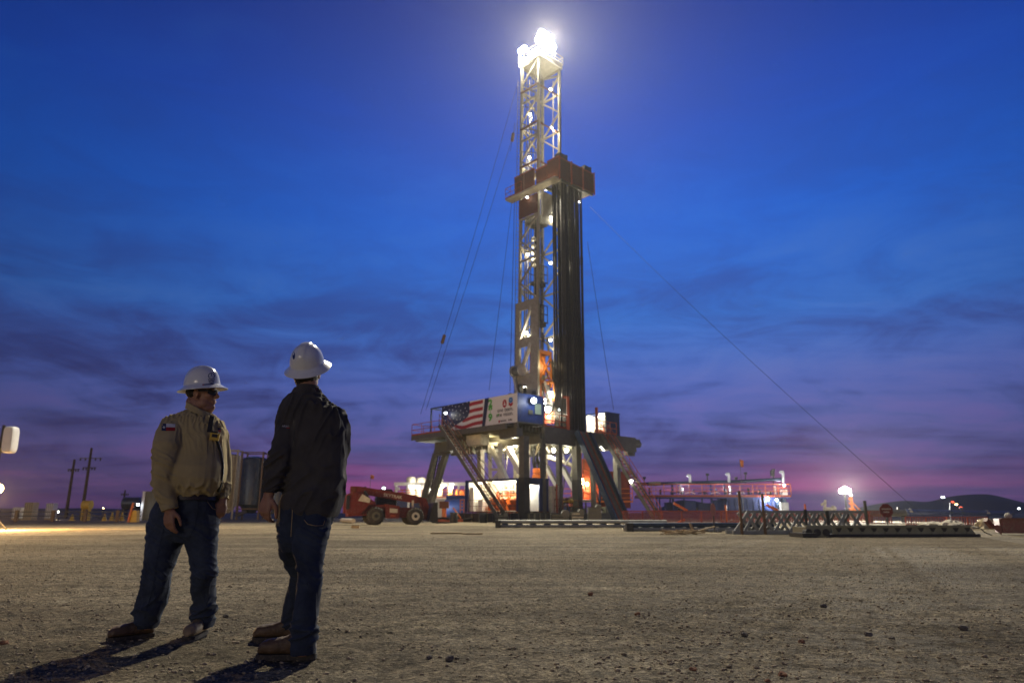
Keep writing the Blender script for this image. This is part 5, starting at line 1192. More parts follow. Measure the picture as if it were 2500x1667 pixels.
# tilted orange bars lying against the fence
for i, (x0, y0, x1, y1, lb) in enumerate(((1645, 1228, 1678, 1246, 'orange beam tilted above the barrier left of the mud tank'), (1872, 1232, 1900, 1246, 'orange beam tilted above the barrier below the mud tank'), (1654, 1276, 1672, 1268, 'orange pole lying at the foot of the barrier'))):
    a_, b_ = at(x0, y0, 51), at(x1, y1, 51); o = MB().beam(a_, b_, .16).build('orange_beam', 'orange_bright', None, loc=a_); tag(o, lb, 'beam')
for i, (x, y0) in enumerate(((1773, 1232), (1967, 1230))):
    c = at(x, 1250, 52); c.z = 0; zt = at(x, y0, 52).z; o = MB().lathe(c, [(.16, 0), (.16, .05), (.07, .08), (.07, zt)], 8).build('marker_post', 'orange_bright', None, loc=c)
    tag(o, ['orange marker post at the left end of the mud tank', 'orange marker post left of the bright light tower'][i], 'post')
# ---- pipe racks lying on the pad ---------------------------------------------------------------
def rack(x0, x1, yt, yb, label, teeth, m='blue_steel', dy=0.0):
    a_ = gp(x0, yb); b_ = gp(x1, yb); Y = a_.y; h_ = at(x0, yt, Y).z; b_.y = Y + dy
    t = thing('pipe_rack', label, 'pipe rack', (a_ + b_) / 2, 'long pipe racks lying on the pad'); a_.z = b_.z = .09
    up = RZ * (h_ - .16)
    MB().tube(a_, b_, .08, 10).build('bottom_tube', 'rack_grey', t, smooth=40); MB().tube(a_ + up, b_ + up, .10, 10).build('top_tube', m, t, smooth=40)
    MB().tube(a_ + Vector((0, .5, 0)), b_ + Vector((0, .5, 0)), .08, 8).build('bottom_tube', 'rack_grey', t)
    for k in range(teeth):
        c = a_.lerp(b_, (k + .5) / teeth); w_ = (b_ - a_).normalized()
        MB().ext([c - w_ * .26, c + w_ * .26, c + w_ * .07 + up, c - w_ * .07 + up], (0, .12, 0)).build('tooth', 'blue_steel', t)
    for e in (a_, b_): MB().beam(e - Vector((.0, .3, 0)), e + Vector((0, .8, 0)), .25, .18).build('foot', 'steel_dark', t)
    MB().box(a_ + up / 2, (.3, .5, h_)).build('end_block', 'steel_dark', t)
rack(1216, 1628, 1270, 1288, 'long low pipe rack in front of the rig and ramp', 12, 'rack_grey')
rack(1536, 1890, 1276.5, 1297, 'pipe rack with triangular blue teeth in front of the barriers', 13, 'blue_steel')
# ---- cross braced rack ---------------------------------------------------------------------------
xa_, xb_ = gp(1796, 1304), gp(2118, 1304); Yx = xa_.y; ht_ = at(1900, 1249, Yx).z
xr = thing('braced_rack', 'dark steel rack with a row of crossed braces on the pad at right', 'rack', (xa_ + xb_) / 2)
for dy_ in (0, .9):
    v_ = Vector((0, dy_, 0))
    MB().beam(xa_ + v_ + RZ * .07 - Vector((.1, 0, 0)), xb_ + v_ + RZ * .07, .16, .14).build('bottom_rail', 'rack_grey', xr); MB().beam(xa_ + v_ + RZ * ht_ + Vector((.5, 0, 0)), xb_ + v_ + RZ * ht_, .1, .1).build('top_rail', 'rack_grey', xr)
    L_ = (xb_ - xa_).length; nX = 8
    for k in range(nX):
        c0 = xa_ + v_ + Vector((.35 + k * (L_ - .4) / nX, 0, .12)); c1 = c0 + Vector(((L_ - .4) / nX, 0, 0)); u_ = RZ * (ht_ - .16)
        MB().beam(c0, c1 - Vector((.12, 0, 0)) + u_, .09, .09).build('brace', 'rack_grey' if dy_ == 0 else 'steel_grey', xr); MB().beam(c0 + u_ + Vector((.12, 0.1, 0)), c1 + Vector((0, .1, 0)), .09, .09).build('brace', 'rack_grey', xr)
MB().beam(xa_ + Vector((0, 0, .1)), xa_ + Vector((.55, 0, ht_ * .98)), .12).build('brace', 'rack_grey', xr)
def post(x, y0, yb, m='frame_rust'):
    g = gp(x, yb); g.y = Yx - .12; g.x = at(x, yb, g.y).x; g.z = 0; return MB().beam(g, Vector((g.x, g.y, at(x, y0, g.y).z)), .085).build('upright', m, xr)
post(1812, 1198, 1303); post(1869, 1205, 1304); post(1972, 1243, 1309, 'steel_dark'); post(2026, 1246, 1310, 'steel_dark'); post(2115, 1222, 1258, 'steel_olive')
# ---- olive skid trough ------------------------------------------------------------------------------
ta, tb_ = gp(2035, 1311), gp(2318, 1307); tb_.y = ta.y + .3
tk = thing('olive_skid', 'long olive steel skid with notched sides lying on the pad at right', 'skid', (ta + tb_) / 2); hT = at(2200, 1284.5, ta.y).z
dv = (tb_ - ta).normalized(); nv = Vector((-dv.y, dv.x, 0)); Lk = (tb_ - ta).length
MB().ext([ta, tb_ + dv * .15, tb_ - dv * .12 + RZ * hT, ta + RZ * hT], nv * .05).build('side_plate', 'rack_olive', tk)
MB().ext([ta + nv * .8, tb_ + dv * .15 + nv * .8, tb_ - dv * .12 + RZ * hT + nv * .8, ta + RZ * hT + nv * .8], nv * .05).build('side_plate', 'rack_olive', tk)
MB().beam(ta + RZ * .05 + nv * .4 - dv * .9, tb_ + RZ * .05 + nv * .4 + dv * .2, .9, .1).build('base', 'steel_dark', tk)
MB().beam(ta + RZ * (hT + .01) - nv * .04 - dv * .95, tb_ + RZ * (hT + .01) - nv * .04 - dv * .1, .12, .06).build('rim', 'rack_olive', tk)
for k in range(12):
    c = ta.lerp(tb_, (k + .5) / 12) - nv * .012; MB().poly([c - dv * .12 + RZ * (hT * .86), c + RZ * hT * .34, c + dv * .12 + RZ * (hT * .86)]).build('notch', 'steel_dark', tk)
    MB().ext([c - dv * .15 - nv * .03, c + dv * .15 - nv * .03, c + dv * .02 - nv * .03 + RZ * hT * .5, c - dv * .02 - nv * .03 + RZ * hT * .5], nv * .03).build('gusset', 'rack_olive', tk)
cb_ = ta - dv * .6
MB().box(cb_ + RZ * hT * .5 + nv * .4, (.75, 1.0, hT * .9), (dv, nv, RZ)).build('clamp_block', 'rack_olive', tk)
for k in range(3): MB().tube(cb_ + dv * (-.3 + .3 * k) - nv * .14 + RZ * hT * .45, cb_ + dv * (-.3 + .3 * k) + nv * .1 + RZ * hT * .45, .12, 12).build('roller', 'steel_dark', tk, smooth=40)
MB().box(cb_ - dv * .45 + RZ * .08, (.5, 1.0, .14), (dv, nv, RZ)).build('foot', 'steel_dark', tk)
# ---- signs ----------------------------------------------------------------------------------------------
def sign(x, yc, yb, rpx, Y, label, n, m, sq=1.0, txt=True):
    g = at(x, yb, Y); g.z = 0; c = at(x, yc, Y); g.x = c.x; t = thing('sign_board', label, 'sign', g); rr = rpx / ppm(Y, 1)
    MB().tube(g, c + RZ * rr * .3 + Vector((0, .04, 0)), .025, 6).build('post', 'steel_dark', t)
    s_ = MB().ext([c + Vector((rr * sq * math.cos(2 * math.pi * (k + .5) / n), 0, rr * math.sin(2 * math.pi * (k + .5) / n))) for k in range(n)], (0, .02, 0)).build('plate', m, t)
    if txt:
        bl = MB()
        for z_, w_ in ((.12, .62), (-.30, .40)):
            k0 = -w_
            while k0 < w_:
                bl.poly([c + Vector((rr * k0, -.004, rr * z_)), c + Vector((rr * (k0 + .1), -.004, rr * z_)), c + Vector((rr * (k0 + .1), -.004, rr * (z_ + .2))), c + Vector((rr * k0, -.004, rr * (z_ + .2)))]); k0 += .17
        bl.build('lettering', 'cream', s_)
    MB().box(g + RZ * .03, (.5, .4, .06)).build('foot', 'steel_dark', t)
    return t
sign(2164, 1246, 1285, 17, 34, 'red octagonal sign with two lines of pale lettering on a post', 8, 'red_paint')
mat('sign_pink', (.30, .12, .11), .6, var=.2)
sign(1741, 1243, 1301, 15, 30, 'narrow faded red sign seen nearly edge on, on a thin pole', 12, 'sign_pink', .42, False)
# ---- light tower at right --------------------------------------------------------------------------------------
c = at(2062, 1198, 72); lt = thing('light_tower', 'portable light tower with blazing white lamp at right', 'light tower', (c.x, c.y, 0))
MB().tube((c.x, c.y, .6), (c.x, c.y, c.z - .2), .09, 8).build('mast', 'steel_dark', lt); MB().box((c.x, c.y, .5), (1.6, 1.0, .8)).build('generator', 'steel_grey', lt)
MB().beam((c.x - .6, c.y, c.z - .25), (c.x + .6, c.y, c.z - .25), .08).build('crossbar', 'steel_dark', lt)
mat('bulb_tower', (.9, .9, .9), .4, var=0, emit=(1.0, .96, .84), estr=160)
for k in (-.32, .0, .32): MB().ball((c.x + k, c.y - .1, c.z + (.16 if k == 0 else 0)), .28, 12, 8).build('tower_lamp', 'bulb_tower', lt, smooth=60)
spt = lit(lt, (c.x, c.y - .8, c.z + .1), 60000, (1, .94, .80), .3, 'SPOT'); spt.data.spot_size = rad(84); spt.data.spot_blend = .6; spt.rotation_euler = (Vector((14, 22, 0)) - Vector((c.x, c.y, c.z))).to_track_quat('-Z', 'Y').to_euler(); lit(lt, (c.x, c.y + .7, c.z + .2), 900, (1, .94, .8), .2)
# orange gantry behind it, cream tank and oddments
Y_ = 76; og = thing('orange_gantry', 'orange stair gantry just right of the blazing light tower', 'gantry', (at(2085, 1250, Y_).x, Y_, 0))
for x in (2076, 2079): a_ = at(x, 1212, Y_); MB().beam((a_.x, Y_, 0), a_, .14).build('post', 'orange_bright', og)
for y0, y1 in ((1216, 1250), (1226, 1262), (1240, 1272)): MB().beam(at(2072, y0, Y_), at(2104, y1, Y_), .12).build('handrail', 'orange_bright', og)
for k in range(6): MB().beam(at(2072 + 6 * k, 1240 + 6.5 * k, Y_), at(2064 + 6 * k, 1240 + 6.5 * k, Y_ + .8), .3, .06).build('step', 'cream', og)
lamp(og, at(2078, 1208, Y_), .1, 60, 'bulb', name='gantry_lamp')
Y_ = 70
ot = thing('mixing_tank', 'cream tank and pipe fittings left of the blazing light tower', 'tank', (at(2025, 1250, Y_).x, Y_, 0))
MB().tube(at(2012, 1243, Y_), at(2034, 1243, Y_), .22, 12).build('barrel', 'cream', ot, smooth=40); MB().ball(at(2035, 1241, Y_), .30, 12, 8).build('dome', 'cream', ot, smooth=60)
MB().tube(at(2014, 1243, Y_), at(2015, 1220, Y_), .13, 8).build('riser', 'cream', ot); MB().beam(at(2005, 1232, Y_), at(2015, 1226, Y_), .2).build('spout', 'cream', ot)
MB().box(at(2022, 1258, Y_), (1.6, .8, .9)).build('cabinet', 'steel_grey', ot)
for x in (2012, 2032): a_ = at(x, 1245, Y_); MB().beam((a_.x, Y_, 0), a_, .12).build('leg', 'steel_dark', ot)
# ---- grey tank and long blue pipe -----------------------------------------------------------------------------------
Y_ = 58; gt = thing('grey_tank', 'long grey horizontal tank behind the octagonal sign', 'tank', (at(2160, 1250, Y_).x, Y_, 0))
MB().tube(at(2112, 1252, Y_), at(2210, 1252, Y_), .30, 14).build('tank', 'steel_grey', gt, smooth=40); MB().tube(at(2194, 1244, Y_), at(2194, 1238, Y_), .12, 8).build('hatch', 'steel_grey', gt)
for x in (2125, 2165, 2205): a_ = at(x, 1256, Y_); MB().box((a_.x, Y_, .25), (.14, .5, .5)).build('leg', 'steel_dark', gt)
Y_ = 60; lp_ = thing('blue_pipeline', 'long blue pipe on stands below the dark hill at right', 'pipe', (at(2340, 1250, Y_).x, Y_, 0))
MB().tube(at(2213, 1248, Y_), at(2472, 1253, Y_), .19, 12).build('pipe', 'blue_paint', lp_, smooth=40)
for x in (2222, 2320, 2348, 2410, 2470):
    a_ = at(x, 1247 + (x - 2213) * .02, Y_); MB().lathe(a_ - RZ * .1, [(.24, 0), (.24, .12), (.12, .2), (.1, .5 if x == 2348 else .3)], 10).build('valve', 'cream' if x in (2222, 2410) else 'blue_steel', lp_, smooth=40)
    MB().beam((a_.x, Y_, 0), a_ - RZ * .25, .12).build('stand', 'blue_deep', lp_)
MB().beam(at(2320, 1247, Y_), at(2320, 1228, Y_), .08).build('riser', 'blue_steel', lp_)
# ---- tarpaulin bundles -------------------------------------------------------------------------------------------------
def bundle(x0, x1, y0, y1, label, seed, m='tarp'):
    a_ = gp((x0 + x1) / 2, y1); w_ = (x1 - x0) / 2 / ppm(a_.y); hh = at(x0, y0, a_.y).z
    b = MB().ball((0, 0, 0), 1, 26, 14); P = np.array(b.v); n_ = fbm(P * 1.9 + seed, 4)[:, None]; P = P * (1 + .55 * n_)
    P[:, 0] *= w_; P[:, 1] *= w_ * .7; P[:, 2] = np.maximum(P[:, 2], -.35) * hh * .62 + hh * .22; P += np.array(a_)
    b.v = [tuple(q_) for q_ in P]; o = b.build('tarp_bundle', m, None, loc=a_, smooth=30); return tag(o, label, 'bundle', 'tarpaulin bundles by the fence')
bundle(2243, 2312, 1271, 1284, 'low crumpled tarpaulin bundle left of the taller pale one', 1); bundle(2296, 2352, 1266, 1290, 'tall pale crumpled tarpaulin bundle by the low orange fence', 5)
bundle(2358, 2388, 1281, 1291, 'small pale bundle left of the wicker coloured bale', 9); bundle(2386, 2432, 1263, 1291, 'brownish bale beside the red skid box', 13, 'tan_tank')
# ---- red skid box at the right edge -----------------------------------------------------------------------------------------
ra_, rb_2 = gp(2450, 1306), gp(2590, 1309); rb_2.y = ra_.y - .5; hR = at(2450, 1266, ra_.y).z
rs = thing('red_skid', 'red steel skid box with emblem and pale lettering at the right edge', 'skid', (ra_ + rb_2) / 2)
dv = (rb_2 - ra_).normalized(); nv = Vector((-dv.y, dv.x, 0))
MB().ext([ra_ + RZ * .08, rb_2 + RZ * .06, rb_2 + RZ * hR, ra_ + RZ * hR], nv * .05).build('side_plate', 'red_paint', rs); MB().ext([ra_ + RZ * .08 + nv * 1.1, rb_2 + RZ * .06 + nv * 1.1, rb_2 + RZ * hR + nv * 1.1, ra_ + RZ * hR + nv * 1.1], nv * .05).build('side_plate', 'red_paint', rs)
MB().ext([ra_ + RZ * .08 + nv * .05, ra_ + nv * 1.1 + RZ * .08, ra_ + nv * 1.1 + RZ * hR, ra_ + nv * .05 + RZ * hR], -dv * .05).build('end_plate', 'red_paint', rs)
MB().beam(ra_ + RZ * hR - nv * .03, rb_2 + RZ * hR - nv * .03, .1, .06).build('rim', 'red_rust', rs)
MB().beam(ra_ + RZ * .12 + nv * .6, rb_2 + RZ * .12 + nv * .6, 1.0, .1).build('base', 'steel_dark', rs)
MB().ext([ra_ - dv * .05, ra_ - dv * .32 + RZ * hR * .52, ra_ - dv * .15 + RZ * hR * .62, ra_ - dv * .02 + RZ * hR * .6], nv * .06).build('hitch_plate', 'red_paint', rs)
MB().beam(ra_ - dv * .3 + RZ * hR * .5, at(2406, 1268, ra_.y), .14, .16).build('tow_arm', 'red_paint', rs)
MB().pipe([at(2395, 1290, ra_.y), at(2404, 1299, ra_.y), at(2422, 1306, ra_.y)], .02, 6).build('chain', 'steel_dark', rs)
MB().ball(ra_ + dv * .3 + RZ * (hR + .1) + nv * .3, .12, 8, 6).build('fitting', 'tarp', rs)
ec = at(2482, 1286, ra_.y - .03) - nv * .03; er = .105
ecx = MB().add([ec] + [ec + dv * (er * math.cos(k * .3927)) + RZ * (er * .95 * math.sin(k * .3927)) for k in range(16)], [(0, 1 + k, 1 + (k + 1) % 16) for k in range(16)]).build('emblem', 'cream', rs)
MB().poly([ec - nv * .006 - dv * .08 + RZ * .02, ec - nv * .006 + dv * .08 + RZ * .02, ec - nv * .006 + dv * .02 - RZ * .03, ec - nv * .006 - dv * .02 - RZ * .03]).build('emblem_bar', 'red_paint', ecx)
bl = MB(); rr_ = random.Random(8)
for x0, x1, y in ((2464, 2498, 1276), (2463, 2474, 1293), (2482, 2500, 1294)):
    x = x0
    while x < x1:
        p_ = at(x, y, ra_.y - .03) - nv * .02; hh = .06; bl.poly([p_, p_ + dv * .035, p_ + dv * .035 + RZ * hh, p_ + RZ * hh]); x += 3.2
bl.build('lettering', 'cream', rs)
# ---- wood pile --------------------------------------------------------------------------------------------------------------------
wc = gp(1675, 1305); wp = thing('scrap_timber', 'heap of splintered pale timber on the pad before the racks', 'timber pile', wc)
rr_ = random.Random(21)
for k in range(16):
    an = rr_.uniform(-.5, .5) + (math.pi if rr_.random() < .5 else 0); L2 = rr_.uniform(.25, .65); c = wc + Vector((rr_.uniform(-.65, .55), rr_.uniform(-.3, .3), .04 + .02 * (k % 6)))
    d = Vector((math.cos(an), math.sin(an) * .8, rr_.uniform(-.12, .22))) * L2; c.z = max(c.z, abs(d.z) + .03); MB().beam(c - d, c + d, rr_.uniform(.05, .11), .035).build('board', 'wood', wp)
MB().beam(gp(1625, 1303) + RZ * .05, wc + RZ * .18, .09, .05).build('board', 'wood', wp); MB().beam(wc + Vector((.3, 0, .05)), wc + Vector((.2, .1, .42)), .14, .03).build('board', 'wood', wp)
for i, x in enumerate((1703, 1727)):
    c = gp(x, 1298); o = MB().tube(c + RZ * .05, c + Vector((.45, .05, .05)), .06, 8).build('pipe_piece', 'steel_dark', None, loc=c); tag(o, ['dark short pipe piece right of the timber heap', 'dark short pipe piece at the foot of the thin pole sign'][i], 'pipe')
# ---- far lamps on the hill road --------------------------------------------------------------------------------------------------
for i, (x, y, m_, rr) in enumerate(((2302, 1213, 'bulb_cool', .7), (2326, 1225, 'bulb_red', .6), (2335, 1231, 'bulb_warm', .5), (2346, 1238, 'bulb_red', .6), (2488, 1241, 'bulb_cool', .6))):
    c = at(x, y, 400); t = thing('distant_lamp', ['white distant lamp above the shoulder of the dark hill', 'upper red lamp before the dark hill', 'yellow lamp between the two red ones before the hill', 'lower red lamp before the dark hill', 'white lamp at the right edge below the hill'][i], 'lamp', (c.x, c.y, 0))
    MB().tube((c.x, c.y, 0), (c.x, c.y, c.z), .12, 6).build('post', 'steel_dark', t); MB().ball(c, (rr * (1.6 if i != 4 else 1), rr, rr * .6), 8, 6).build('lamp_head', m_, t)
# ---- guy lines -----------------------------------------------------------------------------------------------------------------------
def guy(pts, Y, label, m='cable', rr=.02, block=None):
    ps = [at(x, y, yy) for (x, y), yy in zip(pts, Y)]
    n_ = 14; out_ = []
    for k in range(n_ + 1): t_ = k / n_; c = ps[0].lerp(ps[1], t_); c.z -= math.sin(math.pi * t_) * .012 * (ps[1] - ps[0]).length; out_.append(c)
    t = thing('guy_line', label, 'cable', (ps[1].x, ps[1].y, 0)); MB().pipe(out_, rr, 5).build('wire', m, t)
    if block:
        bp_ = out_[block]; d = (out_[block + 1] - out_[block - 1]).normalized(); MB().tube(bp_ - d * .45, bp_ + d * .45, .17, 8).build('turnbuckle', 'frame_rust', t)
    return t
guy([(1262, 210), (1027, 1010)], (66, 66), 'outer cable slanting from mast top to the left end of the cabin', block=11)
guy([(1262, 300), (1040, 1000)], (66, 65), 'inner cable slanting from the upper mast to the left end of the cabin', block=None)
guy([(1257, 300), (1246, 370)], (65, 65), 'short cable with weight hanging left of the upper mast', block=7)
guy([(1250, 490), (1194, 952)], (65, 63), 'thin cable from the racking board down to the cabin roof')
guy([(1256, 490), (1245, 955)], (64, 62), 'cable hanging close beside the left side of the mast', rr=.028)
guy([(1440, 505), (2262, 1266)], (60, 47), 'long cable slanting from the racking board far out to the right', rr=.014)
guy([(1434, 590), (1498, 1000)], (60, 60), 'thin cable right of the pipe stands down to the hut')
guy([(1500, 1075), (1534, 1185)], (60, 60), 'thin cable from the hut down behind the stairs')

# ================================================================== the two men
def cloth_mat(name, col, col2, weave=900, bump=.25, vs=7, fade=None, rough=.85):
    m = mat(name, col, rough, var=.3, vscale=vs, col2=col2, bump=bump, bscale=weave, spec=.25)
    b = m.node_tree.nodes['Principled BSDF']; b.inputs['Sheen Weight'].default_value = .7; b.inputs['Sheen Roughness'].default_value = .35; b.inputs['Sheen Tint'].default_value = (*col2, 1)
    return m
cloth_mat('khaki_shirt', (.34, .265, .13), (.46, .365, .19), 500, .2, 5)
cloth_mat('dark_jacket', (.042, .038, .037), (.070, .064, .062), 500, .2, 5)
cloth_mat('denim', (.014, .020, .038), (.056, .074, .112), 420, .3, 5)
cloth_mat('denim_dark', (.010, .015, .030), (.042, .057, .090), 420, .3, 5)
mat('skin', (.34, .165, .10), .55, var=.15, vscale=14, bump=.15, bscale=160)
mat('hair', (.018, .012, .008), .6, var=.3, vscale=40, bump=.6, bscale=220, stretch=(1, 1, .2))
mat('helmet_white', (.78, .78, .76), .24, var=.05, vscale=12, dirt=.10, coat=.4)
mat('boot_leather', (.115, .066, .032), .6, var=.45, vscale=14, dirt=.7, bump=.3, bscale=70)
mat('boot_tan', (.30, .215, .12), .7, var=.4, vscale=14, dirt=.4, bump=.3, bscale=70)
mat('boot_sole', (.05, .042, .034), .85, var=.4, vscale=20, dirt=.8)
mat('belt_leather', (.03, .018, .010), .5, var=.3)
mat('black_plastic', (.012, .012, .013), .4, var=.1)
mat('thread', (.34, .24, .12), .8, var=.1)
mat('decal_blue', (.012, .025, .12), .4, var=.05)
mat('patch_red', (.32, .012, .015), .8, var=.1); mat('patch_blue', (.012, .02, .085), .8, var=.1); mat('patch_white', (.58, .58, .60), .8, var=.05)

def projpx(P):
    P = np.asarray(P, float); z = P[:, 2] - CAM_H; d = _c * P[:, 1] + _s * z; u = -_s * P[:, 1] + _c * z
    return np.stack([1250 + FPX * P[:, 0] / d, 833.5 - FPX * u / d], 1)
class Cloth(MB):
    Y0 = 4.8
    def pt(s, x, y, dy=0): return at(x, y, s.Y0 + dy)
    def rings(s, R, n=28):                       # R: list of (centre, axis1, axis2, power)
        vs = []; m_ = len(R)
        for c, a1, a2, pw in R:
            for k in range(n):
                t = 2 * math.pi * k / n; ct, st = math.cos(t), math.sin(t); e = 2 / pw
                vs.append(c + a1 * (math.copysign(abs(ct) ** e, ct)) + a2 * (math.copysign(abs(st) ** e, st)))
        fs = [(i * n + k, i * n + (k + 1) % n, (i + 1) * n + (k + 1) % n, (i + 1) * n + k) for i in range(m_ - 1) for k in range(n)]
        fs += [tuple(range(n))[::-1], tuple(range((m_ - 1) * n, m_ * n))]
        return s.add(vs, fs)
    def torso(s, rows, pw=2.4, k=1.0, tilt=0.0):   # rows: (y, xl, xr, half depth, dy)
        R = []
        for y, xl, xr, dp, dy in rows:
            a, b = s.pt(xl, y, dy), s.pt(xr, y, dy); c = (a + b) / 2; hw = (b.x - a.x) / 2
            R.append((c, Vector((hw * k, tilt * hw, 0)), Vector((-tilt * dp * .3, dp * k, 0)), pw))
        return s.rings(R)
    def limb(s, rows, depth=1.0, k=1.0, pw=2.2):   # rows: (x, y, dy, r px [, depth factor])
        P = [s.pt(q_[0], q_[1], q_[2]) for q_ in rows]; R = []
        for i, q_ in enumerate(rows):
            d = (P[min(i + 1, len(P) - 1)] - P[max(i - 1, 0)]).normalized(); rr = q_[3] / ppm(P[i].y, P[i].z) * k
            a1 = Vector((0, 1, 0)).cross(d).normalized(); a2 = d.cross(a1).normalized(); f_ = q_[4] if len(q_) > 4 else depth
            R.append((P[i], a1 * rr, a2 * rr * f_, pw))
        d0 = (P[0] - P[1]).normalized(); d1 = (P[-1] - P[-2]).normalized(); r0 = R[0][1].length; r1 = R[-1][1].length
        R = [(P[0] + d0 * r0 * .55, R[0][1] * .5, R[0][2] * .5, pw)] + R + [(P[-1] + d1 * r1 * .02, R[-1][1] * .6, R[-1][2] * .6, pw)]
        return s.rings(R)
    def cap(s, p, q_, r1, r2, n=12):
        p = Vector(p); q_ = Vector(q_); d = (q_ - p).normalized()
        return s.pipe([p - d * r1 * .7, p - d * r1 * .3, p, q_, q_ + d * r2 * .3, q_ + d * r2 * .7], [r1 * .45, r1 * .9, r1, r2, r2 * .9, r2 * .45], n)
    def mesh(s, vox, sm=6, fac=.5):
        me = bpy.data.meshes.new('tmp'); me.from_pydata(s.v, [], s.f); o = bpy.data.objects.new('tmp', me); COL.objects.link(o)
        m_ = o.modifiers.new('r', 'REMESH'); m_.mode = 'VOXEL'; m_.voxel_size = vox
        if sm: k = o.modifiers.new('s', 'SMOOTH'); k.factor = fac; k.iterations = sm
        out_ = bpy.data.meshes.new_from_object(o.evaluated_get(bpy.context.evaluated_depsgraph_get()))
        bpy.data.objects.remove(o); bpy.data.meshes.remove(me)
        return out_
    def finish(s, name, m, parent, vox=.008, sm=6, disp=None, slim=0.0, fac=.5):
        me = s.mesh(vox, sm, fac); n = len(me.vertices); V = np.empty(n * 3, np.float32); me.vertices.foreach_get('co', V); V = V.reshape(-1, 3).astype(float)
        if disp is not None:
            Nn = np.empty(n * 3, np.float32); me.vertices.foreach_get('normal', Nn); Nn = Nn.reshape(-1, 3)
            dd = disp(V, projpx(V)); V = V + Nn * (dd - slim)[:, None]
        base = WL.get(parent.name, Vector()) if parent else Vector()
        bvh = BVHTree.FromPolygons([tuple(v) for v in V], [tuple(p.vertices) for p in me.polygons])
        me.vertices.foreach_set('co', (V - np.array(base)).astype(np.float32).ravel()); me.update()
        me.materials.clear(); me.materials.append(MATS[m]); me.polygons.foreach_set('use_smooth', [True] * len(me.polygons)); me.name = name
        return link(name, me, parent, base), bvh
def hit(bvh, x, y, off=.0025):
    d = ray(x, y).normalized(); o_ = Vector((0, 0, CAM_H)); h_ = bvh.ray_cast(o_, d)
    if h_[0] is None: return None
    return h_[0] - d * off
def decal(bvh, polys, name, m, parent, off=.0025, sub=3):
    """flat print laid on a surface: polygons (lists of pixels) draped on to the mesh"""
    b = MB()
    for pl in polys:
        if len(pl) == 4:
            g = []
            for i in range(sub + 1):
                for j in range(sub + 1):
                    u, v = i / sub, j / sub
                    x = (pl[0][0] * (1 - u) + pl[1][0] * u) * (1 - v) + (pl[3][0] * (1 - u) + pl[2][0] * u) * v
                    y = (pl[0][1] * (1 - u) + pl[1][1] * u) * (1 - v) + (pl[3][1] * (1 - u) + pl[2][1] * u) * v
                    g.append(hit(bvh, x, y, off))
            n = sub + 1; fs = [(i * n + j, (i + 1) * n + j, (i + 1) * n + j + 1, i * n + j + 1) for i in range(sub) for j in range(sub)]
            fs = [f for f in fs if all(g[k] is not None for k in f)]
            g = [q_ if q_ is not None else Vector() for q_ in g]
            b.add(g, fs)
        else:
            g = [hit(bvh, x, y, off) for x, y in pl]
            if all(q_ is not None for q_ in g):
                c = hit(bvh, sum(q_[0] for q_ in pl) / len(pl), sum(q_[1] for q_ in pl) / len(pl), off) or sum(g, Vector()) / len(g); b.add([c] + g, [(0, 1 + k, 1 + (k + 1) % len(g)) for k in range(len(g))])
    return b.build(name, m, parent) if b.f else None
def seam(bvh, pts, w, name, m, parent, off=.003):
    pl = []
    for (x0, y0), (x1, y1) in zip(pts[:-1], pts[1:]):
        L_ = math.hypot(x1 - x0, y1 - y0); nx, ny = -(y1 - y0) / L_ * w / 2, (x1 - x0) / L_ * w / 2
        pl.append([(x0 + nx, y0 + ny), (x0 - nx, y0 - ny), (x1 - nx, y1 - ny), (x1 + nx, y1 + ny)])
    return decal(bvh, pl, name, m, parent, off, 4)
def frame(fwd, pitch=0.0, roll=0.0):             # head axes: x forward, y left, z up
    f = Vector((fwd[0], fwd[1], 0)).normalized(); l = Vector((-f.y, f.x, 0)); u = Vector((0, 0, 1))
    R_ = Matrix.Rotation(-pitch, 3, l); f = R_ @ f; u = R_ @ u; R2 = Matrix.Rotation(roll, 3, f); return f, R2 @ l, R2 @ u
def head(b, c, ax, jowl=0.0):
    X, Y, Z = ax
    def P(x, y, z): return c + X * x + Y * y + Z * z
    def el(x, y, z, r): b.ball(P(x, y, z), r, 16, 12, ax)
    el(-.012, 0, .035, (.100, .078, .098)); el(.030, 0, -.030, (.066, .062, .085)); el(.045, 0, -.082, (.046, .050, .034)); el(.080, 0, -.102, (.022, .024, .020))
    b.cap(P(.092, 0, .012), P(.118, 0, -.026), .010, .0145); el(.106, .012, -.030, (.012, .008, .009)); el(.106, -.012, -.030, (.012, .008, .009))
    b.cap(P(.086, .030, .026), P(.088, -.030, .026), .014, .014); el(.060, .042, -.022, (.03, .022, .026)); el(.060, -.042, -.022, (.03, .022, .026))
    el(.094, 0, -.058, (.012, .025, .0065)); el(.092, 0, -.070, (.011, .022, .0065))
    for s_ in (-1, 1): el(-.006, s_ * .080, -.006, (.022, .010, .034)); el(.002, s_ * .084, -.012, (.014, .008, .022)); el(-.002, s_ * .080, -.040, (.010, .007, .010))
    if jowl: el(.040, 0, -.112, (.052, .052, .036)); el(.030, .042, -.075, (.04, .026, .04)); el(.030, -.042, -.075, (.04, .026, .04)); el(-.07, 0, -.06, (.04, .06, .05))
    b.cap(P(-.020, 0, -.06), P(-.045, 0, -.20), .060 + .008 * jowl, .068)
